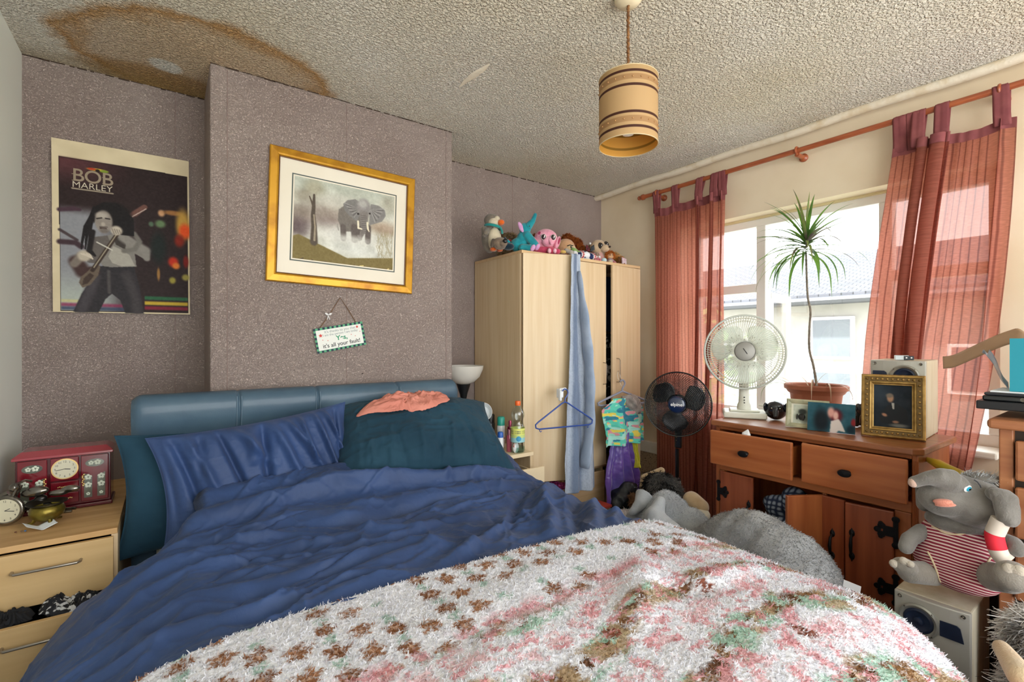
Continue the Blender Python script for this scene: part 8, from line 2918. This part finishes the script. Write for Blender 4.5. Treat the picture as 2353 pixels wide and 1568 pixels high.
# life ring held under the right ear
lr = thing('toy_life_ring', 'red and white toy life ring under the arm of the striped elephant', 'toy', (1.87, 0.33, 0.60))
seg = [(2300, 1195, 'w'), (2292, 1212, 'w'), (2285, 1230, 'r'), (2290, 1255, 'r'), (2300, 1278, 'w'), (2316, 1292, 'w')]
pts = even(catmull([A(s_[0], s_[1], 1.862) for s_ in seg], 80), 41)
for (i0, i1, m_) in ((0, 14, 'w'), (14, 28, 'r'), (28, 40, 'w')):
    MB().tube([tuple(p) for p in pts[i0:i1 + 1]], 0.021, 18).build('ring_section', mat('life_ring_red', 'd82436', 0.8) if m_ == 'r' else mat('life_ring_white', 'cfc3b6', 0.9), lr)
# ---- husky-like plush cut off at the lower right corner
hk_ = thing('plush_husky', 'shaggy grey and white plush dog in the lower right corner by the pine chest', 'soft toy', (1.72, 0.18, 0))
mb = MB()
mb.ell((1.74, 0.16, 0.27), (0.14, 0.12, 0.28), None, 24)
mb.ell((1.70, 0.185, 0.575), (0.075, 0.065, 0.075), None, 24)
o = mb.blob('body', mat('husky_skin', '6a6664', 0.95), hk_, 0.010, 6)
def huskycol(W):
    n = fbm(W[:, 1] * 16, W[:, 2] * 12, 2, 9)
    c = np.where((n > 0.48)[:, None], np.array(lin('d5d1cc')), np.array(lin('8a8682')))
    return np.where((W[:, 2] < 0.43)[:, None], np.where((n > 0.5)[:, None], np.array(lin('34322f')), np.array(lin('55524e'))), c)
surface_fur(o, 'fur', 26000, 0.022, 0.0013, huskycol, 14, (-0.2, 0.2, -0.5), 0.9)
mb = MB()
l0, l1 = at(2302, 1490, x=1.60), at(2352, 1560, x=1.50)
mb.cap(l0, l1, 0.018, 0.028)
mb.blob('leg', plush_mat('tan_cream_plush', 'b9946a', 'd2bf9e', 6), hk_, 0.005, 4)
# dark clothes heap on the floor at the lower right
dk = MB()
for (x, y, r) in ((1.98, 0.255, 0.05), (2.10, 0.32, 0.012), (1.75, 0.36, 0.10)):
    dk.ell((x, y, r * 0.7), (r, r, r * 0.7), None, 16)
tag(dk.blob('dark_cloth', mat('black_cloth', '14151a', 0.8), None, 0.008, 4, 0.01, 20), 'dark cloth heaped on the floor beside the black box', 'cloth')

rk = MB()
rk.ell((2.36, 0.415, 0.28), (0.13, 0.075, 0.28), None, 24)
rk.ell((2.34, 0.41, 0.50), (0.09, 0.06, 0.09), None, 20)
tag(rk.blob('rucksack', mat('black_nylon', '15191f', 0.4), None, 0.008, 5, 0.014, 14), 'dark bag on the floor in the gap between the sideboard and the pine chest', 'bag')

# ---- toys on the wardrobe
WT = 1.8215
def toy(name, label, u, y, build, yaw=0, s=1.0, dz=0.0, cat='soft toy', du=0):
    p = at(u, 570, y=y)
    th = thing(name, label, cat, (0, 0, 0))
    build(th)
    return place(th, (p.x, p.y, WT + dz), frontyaw(p.x, p.y) + yaw, s=s)
def pblob(th, name, m, items, vox=0.003, sm=4, par=None, lump=0.0):
    mb = MB()
    for it in items:
        if it[0] == 'e':
            mb.ell(it[1], it[2], it[3] if len(it) > 3 else None, 18)
        else:
            mb.cap(it[1], it[2], it[3], it[4] if len(it) > 4 else it[3])
    return mb.blob(name, m, par or th, vox, sm, lump, 60)
def eye2(th, pts, r, m=None):
    for p in pts:
        MB().ell(p, (r, r * 0.5, r * 1.15), None, 12).build('eye', m or M_EYEB, th)
        MB().ell((p[0] + r * 0.3, p[1] - r * 0.5, p[2] + r * 0.4), r * 0.22, None, 8).build('eye_glint', M_EYEW, th)
def penguin(th):
    pblob(th, 'back', plush_mat('taupe_plush', '7d7468', '6a6258', 30), [('e', (-0.012, 0.018, 0.090), (0.050, 0.042, 0.090)), ('e', (-0.004, 0.008, 0.192), (0.046, 0.042, 0.040)), ('c', (-0.052, 0.0, 0.135), (-0.060, -0.02, 0.095), 0.018, 0.014)])
    pblob(th, 'belly', plush_mat('cream_plush', 'cfc4ac', 'b8ad94'), [('e', (0.006, -0.016, 0.075), (0.042, 0.036, 0.072)), ('e', (0.002, -0.018, 0.176), (0.036, 0.030, 0.026)), ('e', (0.018, -0.028, 0.195), (0.018, 0.014, 0.018))])
    pblob(th, 'beak', plush_mat('orange_plush', 'e8702a', 'd8601e'), [('e', (0.036, -0.045, 0.172), (0.020, 0.024, 0.017))])
    for x in (-0.012, 0.03):
        pblob(th, 'foot', plush_mat('orange_plush', 'e8702a', 'd8601e'), [('e', (x, -0.04, 0.012), (0.018, 0.026, 0.012))])
    pblob(th, 'wing', plush_mat('taupe_plush', '7d7468', '6a6258', 30), [('c', (-0.040, -0.012, 0.125), (-0.055, -0.035, 0.105), 0.018, 0.015)])
    mb = MB()
    mb.tube([(0.046 * math.cos(a), -0.006 + 0.042 * math.sin(a), 0.150 - 0.008 * math.cos(a)) for a in np.linspace(0, 2 * PI, 30, endpoint=False)], 0.008, 8, closed=True)
    mb.tube([(0.03, -0.040, 0.145), (0.040, -0.050, 0.125), (0.042, -0.050, 0.105)], 0.009, 8, flat=0.6)
    mb.build('scarf', plush_mat('teal_felt', '1f8f8a', '1a7d7c'), th)
toy('plush_penguin', 'taupe and cream plush penguin with orange beak and teal scarf on the wardrobe', 1132, 2.36, penguin, 20)
def hedgehog(th):
    b = pblob(th, 'body', mat('tan_skin', '8f7a5e', 0.95), [('e', (0, 0, 0.055), (0.060, 0.055, 0.055)), ('e', (0.005, -0.01, 0.120), (0.062, 0.055, 0.045))], 0.005)
    surface_fur(b, 'fur', 4500, 0.016, 0.0015, lambda W: np.where((vnoise(W[:, 0] * 90, W[:, 2] * 90, 4) > 0.5)[:, None], np.array(lin('b09a78')), np.array(lin('7d6850'))), 3, (0.1, -0.1, -0.2), 0.9)
    pblob(th, 'muzzle', plush_mat('tan_plush', 'b99f7c', 'a58a68'), [('e', (0.03, -0.058, 0.105), (0.018, 0.016, 0.012))])
    MB().ell((0.036, -0.074, 0.108), 0.005, None, 10).build('nose', M_EYEB, th)
toy('plush_hedgehog', 'shaggy tan plush hedgehog between the penguin and the teal elephant', 1167, 2.52, hedgehog, 10)
def redthing(th):
    pblob(th, 'body', plush_mat('red_plush', 'c02c38', 'a8242e'), [('e', (0, 0, 0.035), (0.028, 0.03, 0.035))])
    pblob(th, 'sleeve', plush_mat('dark_red_plush', '7e1a24', '6c161e'), [('e', (0.03, -0.01, 0.03), (0.02, 0.02, 0.025))])
toy('red_soft_toy', 'small red clothed soft toy under the shaggy tan hedgehog', 1170, 2.38, redthing, 0, 1.0, 0.03)
def dogface(th):
    b = pblob(th, 'head', plush_mat('mink_plush', '8a7866', '6f6052', 30), [('e', (0, 0, 0.042), (0.050, 0.045, 0.042)), ('e', (0.024, -0.038, 0.036), (0.026, 0.022, 0.022))])
    MB().ell((0.034, -0.060, 0.048), (0.016, 0.010, 0.015), None, 14).build('nose', M_BLKP, th)
    pblob(th, 'ear', plush_mat('mink_dark_plush', '5c4f44', '4a4038', 30), [('c', (-0.045, -0.01, 0.060), (-0.055, -0.02, 0.025), 0.014, 0.011)])
toy('plush_dog', 'grey brown plush dog face with a big black nose beside the penguin feet', 1149, 2.26, dogface, 0, 0.85)
def navytoy(th):
    pblob(th, 'body', plush_mat('navy_plush', '1c3444', '14242f'), [('e', (0, 0, 0.022), (0.035, 0.03, 0.022)), ('c', (-0.01, 0, 0.03), (-0.02, -0.01, 0.062), 0.012, 0.012)])
toy('plush_fish', 'small dark navy plush toy tucked behind the teal elephant', 1168, 2.245, navytoy)
def teal_el(th):
    TM = plush_mat('teal_plush', '2798a4', '1e7f8c', 30)
    pblob(th, 'body', TM, [('e', (-0.022, 0.01, 0.050), (0.058, 0.045, 0.046)), ('e', (0.0, 0.0, 0.085), (0.042, 0.036, 0.045)), ('e', (0.008, -0.012, 0.142), (0.036, 0.034, 0.036)),
                           ('c', (0.018, -0.028, 0.100), (0.068, -0.052, 0.034), 0.026, 0.022), ('c', (-0.01, -0.04, 0.024), (0.034, -0.062, 0.020), 0.023, 0.020)])
    pblob(th, 'trunk', TM, [('c', (0.026, -0.024, 0.155), (0.052, -0.030, 0.185), 0.024, 0.016), ('c', (0.052, -0.030, 0.185), (0.066, -0.030, 0.222), 0.015, 0.011)])
    PM = plush_mat('lilac_plush', 'd8a8d0', 'c48abc', 40)
    pblob(th, 'ear', PM, [('e', (-0.020, -0.036, 0.146), (0.014, 0.010, 0.034), rot(0, -24, 0))])
    for p in ((0.074, -0.062, 0.026), (0.046, -0.074, 0.018)):
        pblob(th, 'foot', PM, [('e', p, (0.014, 0.018, 0.022), rot(0, 30, 0))])
    pblob(th, 'tail', TM, [('c', (-0.075, 0.02, 0.06), (-0.095, 0.015, 0.075), 0.009, 0.009)])
    MB().ell((0.030, -0.046, 0.150), (0.004, 0.003, 0.004), None, 10).build('eye', M_EYEB, th)
toy('plush_elephant', 'teal plush elephant with raised trunk and lilac ears on the wardrobe corner', 1203, 2.265, teal_el, 6)
def brownteddy(th):
    b = pblob(th, 'body', mat('russet_skin', '7a3f1e', 0.95), [('e', (0, 0, 0.07), (0.06, 0.05, 0.07)), ('e', (0, -0.01, 0.165), (0.052, 0.048, 0.045)), ('e', (0.04, 0, 0.205), (0.018, 0.014, 0.018)), ('e', (-0.04, 0, 0.205), (0.018, 0.014, 0.018))], 0.005)
    surface_fur(b, 'fur', 4500, 0.010, 0.0013, lambda W: np.tile(np.array(lin('8a4a24')), (len(W), 1)), 5)
    pblob(th, 'muzzle', plush_mat('tan_plush', 'b99f7c', 'a58a68'), [('e', (0, -0.055, 0.155), (0.020, 0.016, 0.015))])
    eye2(th, [(-0.02, -0.055, 0.178), (0.02, -0.055, 0.178)], 0.005)
toy('teddy_bear', 'russet brown teddy behind the teal and pink elephants', 1243, 2.58, brownteddy)
def monkey(th):
    pblob(th, 'head', plush_mat('dark_brown_plush', '5a4230', '4a3626'), [('e', (0, 0, 0.10), (0.034, 0.030, 0.036)), ('e', (0.030, 0, 0.120), (0.026, 0.012, 0.030)), ('e', (0, 0, 0.04), (0.03, 0.03, 0.045))])
    pblob(th, 'face', plush_mat('beige_plush', 'b9a482', 'a8926e'), [('e', (0.012, -0.028, 0.090), (0.024, 0.014, 0.028))])
    eye2(th, [(0.004, -0.043, 0.103), (0.022, -0.040, 0.103)], 0.0035)
toy('plush_monkey', 'dark brown plush monkey peeping between the teal and pink elephants', 1222, 2.40, monkey)
def pinkel(th):
    PK = plush_mat('pink_plush', 'e8a8bc', 'dd92aa', 25)
    pblob(th, 'head', PK, [('e', (-0.006, 0, 0.105), (0.074, 0.058, 0.062)), ('e', (-0.05, -0.01, 0.082), (0.036, 0.03, 0.036)), ('e', (0.004, -0.045, 0.080), (0.038, 0.030, 0.032))])
    pblob(th, 'trunk', PK, [('c', (0.016, -0.068, 0.085), (0.022, -0.080, 0.062), 0.013, 0.010)])
    pblob(th, 'body', plush_mat('deep_pink_plush', 'd0506e', 'bf4462', 25), [('e', (-0.012, 0.01, 0.032), (0.085, 0.050, 0.034)), ('c', (0.02, -0.04, 0.024), (0.062, -0.055, 0.018), 0.022, 0.018)])
    pblob(th, 'ear', PK, [('e', (0.064, -0.014, 0.078), (0.017, 0.030, 0.044), rot(0, 18, 0))])
    pblob(th, 'inner_ear', plush_mat('rose_plush', 'a83a58', '983250'), [('e', (0.072, -0.030, 0.084), (0.008, 0.018, 0.026), rot(0, 18, 0))])
    pblob(th, 'ear', PK, [('e', (-0.068, -0.014, 0.075), (0.017, 0.028, 0.040), rot(0, -14, 0))])
    for (x, z) in ((-0.022, 0.104), (0.036, 0.102)):
        MB().ell((x, -0.060, z), (0.017, 0.009, 0.019), None, 16).build('eye_rim', M_EYEW, th)
        MB().ell((x, -0.063, z), (0.0145, 0.009, 0.0165), None, 16).build('eye', mat('plum_eye', '2a0f1c', 0.08, coat=0.8), th)
        MB().ell((x + 0.005, -0.0715, z + 0.004), (0.004, 0.002, 0.006), None, 8).build('eye_glint', M_EYEW, th)
    for x in (0.012, 0.045):
        MB().ell((x, -0.066, 0.020), (0.012, 0.012, 0.016), None, 12).build('hand', mat('shiny_pink', 'eab6c6', 0.25), th)
    MB().lathe([(0, 0), (0.010, 0), (0.010, 0.002), (0, 0.002)], (0, 0, 0), 16, M=T(-0.046, -0.040, 0.132) @ rot(70, 0, -40)).build('embroidered_spot', mat('rose_spot', 'c24f78', 0.8), th)
toy('plush_elephant', 'pink plush elephant with huge dark eyes at the wardrobe front edge', 1256, 2.26, pinkel, 4)
def doll(th):
    pblob(th, 'head', plush_mat('doll_skin', 'cfa27c', 'c79a74'), [('e', (0, 0, 0.110), (0.066, 0.055, 0.062), rot(0, 20, 0))])
    pblob(th, 'face', plush_mat('doll_face', 'dcc298', 'd2b88c'), [('e', (0.030, -0.034, 0.095), (0.040, 0.026, 0.034), rot(0, 20, 0))])
    pblob(th, 'body', plush_mat('red_plush', 'c02c38', 'a8242e'), [('e', (0.055, -0.01, 0.045), (0.055, 0.045, 0.042))])
    h = pblob(th, 'hair', mat('auburn_skin', '8a4a24', 0.95), [('e', (0.01, 0.02, 0.178), (0.034, 0.03, 0.028)), ('e', (0.066, 0.022, 0.140), (0.042, 0.036, 0.034)), ('e', (0.085, 0.03, 0.105), (0.034, 0.03, 0.038)), ('e', (0.04, 0.03, 0.160), (0.034, 0.03, 0.028))], 0.005)
    surface_fur(h, 'curls', 4200, 0.012, 0.0013, lambda W: np.where((vnoise(W[:, 0] * 80, W[:, 2] * 80, 2) > 0.5)[:, None], np.array(lin('a8602c')), np.array(lin('7e421e'))), 3)
    MB().tube([(0.010, -0.055, 0.112), (0.028, -0.060, 0.118), (0.050, -0.054, 0.112)], 0.0028, 6).build('spectacles', M_BLKP, th)
    eye2(th, [(0.036, -0.060, 0.104)], 0.006)
    MB().tube([(0.010, -0.055, 0.075), (0.022, -0.062, 0.072), (0.036, -0.058, 0.075)], 0.0015, 6).build('mouth', M_BLKP, th)
toy('rag_doll', 'rag doll with curly auburn hair, spectacles and red clothes behind the pink elephant', 1300, 2.42, doll, 0)
def tanbear(th):
    pblob(th, 'head', plush_mat('light_tan_plush', 'c8ac84', 'b99c74'), [('e', (0, 0, 0.04), (0.04, 0.04, 0.04)), ('e', (-0.008, -0.005, 0.155), (0.032, 0.028, 0.020)), ('c', (0, 0, 0.06), (0, 0, 0.13), 0.02)])
toy('plush_giraffe', 'pale tan plush ear showing left of the auburn doll', 1272, 2.50, tanbear)
def greyarm(th):
    pblob(th, 'body', plush_mat('stone_plush', 'b0aca4', '9c988f'), [('c', (-0.02, 0, 0.05), (0.012, -0.01, 0.034), 0.014, 0.014), ('c', (0.012, -0.01, 0.034), (0.022, -0.015, 0.012), 0.016, 0.012)])
toy('plush_rabbit', 'pale grey plush limb flopping over the wardrobe edge right of the pink elephant', 1308, 2.235, greyarm)
def blockt(th):
    pblob(th, 'body', plush_mat('yellow_felt', 'd8b868', 'c8a858'), [('e', (0, 0, 0.034), (0.022, 0.016, 0.012))])
    pblob(th, 'base', plush_mat('maroon_felt', '6a3438', '5a2c30'), [('e', (0, 0, 0.012), (0.024, 0.018, 0.012))])
toy('small_toy', 'small yellow and maroon felt toy beside the pink elephant', 1293, 2.235, blockt)
def greenbird(th):
    pblob(th, 'body', plush_mat('white_plush', 'd8d8d8', 'c4c4c6'), [('e', (0, 0, 0.030), (0.020, 0.022, 0.030)), ('e', (0.006, -0.02, 0.010), (0.018, 0.014, 0.010))])
    pblob(th, 'hood', plush_mat('green_plush', '8aa866', '7a9858'), [('e', (-0.004, 0.002, 0.058), (0.026, 0.022, 0.014), rot(0, 25, 0)), ('c', (0.0, 0, 0.056), (0.03, -0.012, 0.042), 0.008, 0.004)])
toy('plush_bird', 'small white plush with a green hood left of the flag slippers', 1321, 2.235, greenbird)
# slippers with a blue, white and red flag pattern
def flagslip(th):
    n_ = 48
    U, V = np.meshgrid(np.linspace(0, 2 * PI, n_), np.linspace(0, PI, 36), indexing='ij')
    X = 0.050 * np.cos(U) * np.sin(V)
    Y = 0.085 * -np.cos(V)
    Z = 0.034 + 0.034 * np.sin(U) * np.sin(V) * (0.75 + 0.3 * (Y < 0))
    P3 = np.stack([X, Y, np.maximum(Z, 0.001)], 2)
    cc = np.ones((n_, 36, 4))
    cc[..., :3] = lin('1e2c5c')
    d1 = np.abs(X * 1.7 - Y)
    d2 = np.abs(X * 1.7 + Y)
    dd = np.minimum(np.minimum(d1, d2) * 0.5, np.minimum(np.abs(X), np.abs(Y + 0.01)))
    cc[dd < 0.009, :3] = lin('e6e4e4')
    cc[dd < 0.0045, :3] = lin('b8303a')
    cc[(Y < -0.066), :3] = lin('e6e8ee')
    mb = MB()
    mb.grid(P3)
    mb.build('upper', M_PRINT_MATT, th, angle=0, colors=cc.reshape(-1, 4))
    MB().lathe([(0, 0), (1, 0), (1, 0.010), (0, 0.010)], (0, 0, 0), 30, M=Matrix.Diagonal((0.050, 0.084, 1, 1)), cap=False).build('sole', plush_mat('white_plush', 'd8d8d8', 'c4c4c6'), th)
p = at(1338, 596, y=2.245)
sl1 = thing('slipper', 'nearer flag patterned slipper with white toe on the wardrobe', 'slipper', (0, 0, 0))
flagslip(sl1)
place(sl1, (p.x, 2.285, WT), 18)
sl1['group'] = 'flag patterned slippers on the wardrobe'
sl2 = dup(sl1, 'flag patterned slipper right of its pair, tilted towards the meerkat', (p.x + 0.105, 2.30, WT), 30, 'flag patterned slippers on the wardrobe')
def meerkat(th):
    MK = plush_mat('meerkat_plush', 'c9b294', 'b89f80', 25)
    pblob(th, 'head', MK, [('e', (-0.005, 0, 0.128), (0.058, 0.050, 0.050)), ('e', (0.034, -0.034, 0.112), (0.034, 0.030, 0.026))])
    pblob(th, 'body', plush_mat('pink_grey_plush', 'c49a94', 'b08680'), [('e', (-0.002, 0, 0.045), (0.042, 0.038, 0.055))])
    MB().ell((0.064, -0.058, 0.118), (0.008, 0.008, 0.007), None, 12).build('nose', mat('brown_nose', '2a1c18', 0.3), th)
    for (x, y, z) in ((0.004, -0.046, 0.128), (0.046, -0.026, 0.140)):
        MB().ell((x, y, z), (0.018, 0.009, 0.022), rot(0, -18, 0), 16).build('eye_patch', mat('dark_eye_patch', '2c2622', 0.8), th)
        MB().ell((x + 0.003, y - 0.005, z), (0.010, 0.007, 0.011), None, 14).build('eye', M_EYEB, th)
        MB().ell((x + 0.006, y - 0.011, z + 0.003), 0.0025, None, 8).build('eye_glint', M_EYEW, th)
toy('plush_meerkat', 'beige plush meerkat with big dark ringed eyes at the right of the wardrobe', 1376, 2.33, meerkat, 10)
def fluff(th):
    b = pblob(th, 'body', mat('olive_skin', '7d6440', 0.95), [('e', (0, 0, 0.06), (0.05, 0.045, 0.06)), ('e', (0, 0, 0.12), (0.045, 0.04, 0.04))], 0.006)
    surface_fur(b, 'fur', 4500, 0.018, 0.0014, lambda W: np.tile(np.array(lin('94784c')), (len(W), 1)), 9)
toy('plush_lion', 'fluffy olive brown plush behind the meerkat', 1350, 2.50, fluff)
def butterfly(th):
    for (sx, c_, nm) in ((-1, '7e1a2c', 'wing'), (1, '3a444c', 'wing')):
        mb = MB()
        mb.prism([(0, 0), (sx * 0.030, 0.012), (sx * 0.026, 0.050), (sx * 0.006, 0.036)], 0, 0.006, rot(80, 0, 0))
        mb.build(nm, mat('wing_%s' % c_, c_, 0.5, color2='15161a', nscale=60), th, smooth=False, bevel=0.002)
    MB().ell((0, -0.004, 0.056), 0.008, None, 10).build('head', plush_mat('white_plush', 'd8d8d8', 'c4c4c6'), th)
toy('winged_toy', 'small dark red and black winged toy in front of the meerkat', 1356, 2.275, butterfly, 0, 1.0, 0.070)
def smallbear(c1, c2, hair=None, skin='d8b48c'):
    def f(th):
        pblob(th, 'body', plush_mat('m_' + c1, c1, c2), [('e', (0, 0, 0.024), (0.026, 0.024, 0.026)), ('c', (-0.018, -0.012, 0.022), (-0.024, -0.026, 0.012), 0.010), ('c', (0.018, -0.012, 0.022), (0.024, -0.026, 0.012), 0.010)], 0.0025)
        pblob(th, 'head', plush_mat('m_' + skin, skin, skin), [('e', (0, -0.004, 0.062), (0.024, 0.022, 0.022))], 0.0025)
        if hair:
            h = pblob(th, 'hair', mat('hair_' + hair, hair, 0.95), [('e', (0, 0.006, 0.072), (0.028, 0.024, 0.022))], 0.003)
            surface_fur(h, 'strands', 900, 0.014, 0.0012, lambda W: np.tile(np.array(lin(hair)), (len(W), 1)), 4, (0, 0, -0.6), 0.7)
        for sx in (-1, 1):
            MB().ell((sx * 0.009, -0.0255, 0.064), (0.0028, 0.002, 0.0035), None, 8).build('eye', M_EYEB, th)
        return th
    return f
toy('small_doll', 'tiny doll with orange hair and pink dress right of the meerkat', 1402, 2.27, smallbear('8aa0a8', 'c06a78', 'c87838'), 20)
toy('teddy_bear', 'small ginger teddy sitting near the right end of the wardrobe top', 1418, 2.34, smallbear('a06a30', '8a5828', None, 'b47c3c'), 0, 1.15)
toy('small_doll', 'pale haired little doll sitting behind the ginger teddy', 1412, 2.42, smallbear('e0c890', 'd0b880', 'dcc090', 'd8b48c'), 0, 1.35)
toy('teddy_bear', 'tiny dark ginger teddy in front of the pale haired doll', 1428, 2.27, smallbear('8a5a2c', '7a4c24', None, '96662e'), -10, 0.9)
toy('plush_mouse', 'tiny brown plush mouse with pink spots behind the pale blue ball', 1372, 2.235, smallbear('8a7468', 'c8607c', None, '8f7a6c'), 10, 0.75)
tag(MB().ell((0, 0, 0.016), (0.018, 0.018, 0.016), None, 16).build('plush_ball', plush_mat('sky_plush', 'a8d0d8', 'c8d8dc'), None), 'pale blue plush ball at the wardrobe front edge', 'soft toy')
bl2 = bpy.data.objects['plush_ball']
p = at(1388, 600, y=2.225)
bl2.location = (p.x, p.y, WT)
tag(MB().ell((0, 0, 0.013), (0.018, 0.014, 0.013), None, 14).build('plush_snail', plush_mat('cream_plush', 'cfc4ac', 'b8ad94'), None), 'tiny cream plush on the wardrobe edge above the navy garment', 'soft toy')
p = at(1400, 600, y=2.225)
bpy.data.objects['plush_snail'].location = (p.x + 0.012, p.y, WT)
tag(MB().box((0, 0, 0.034), (0.045, 0.006, 0.046), rot(-12, 12, 0)).build('gift_tag', mat('pink_white_tag', 'dcd4d8', 0.6, color2='c8a0b0', nscale=60), None, smooth=False), 'pink and white card tag leaning at the right end of the wardrobe', 'card')
p = at(1428, 600, y=2.235)
bpy.data.objects['gift_tag'].location = (p.x + 0.028, p.y - 0.0, WT)
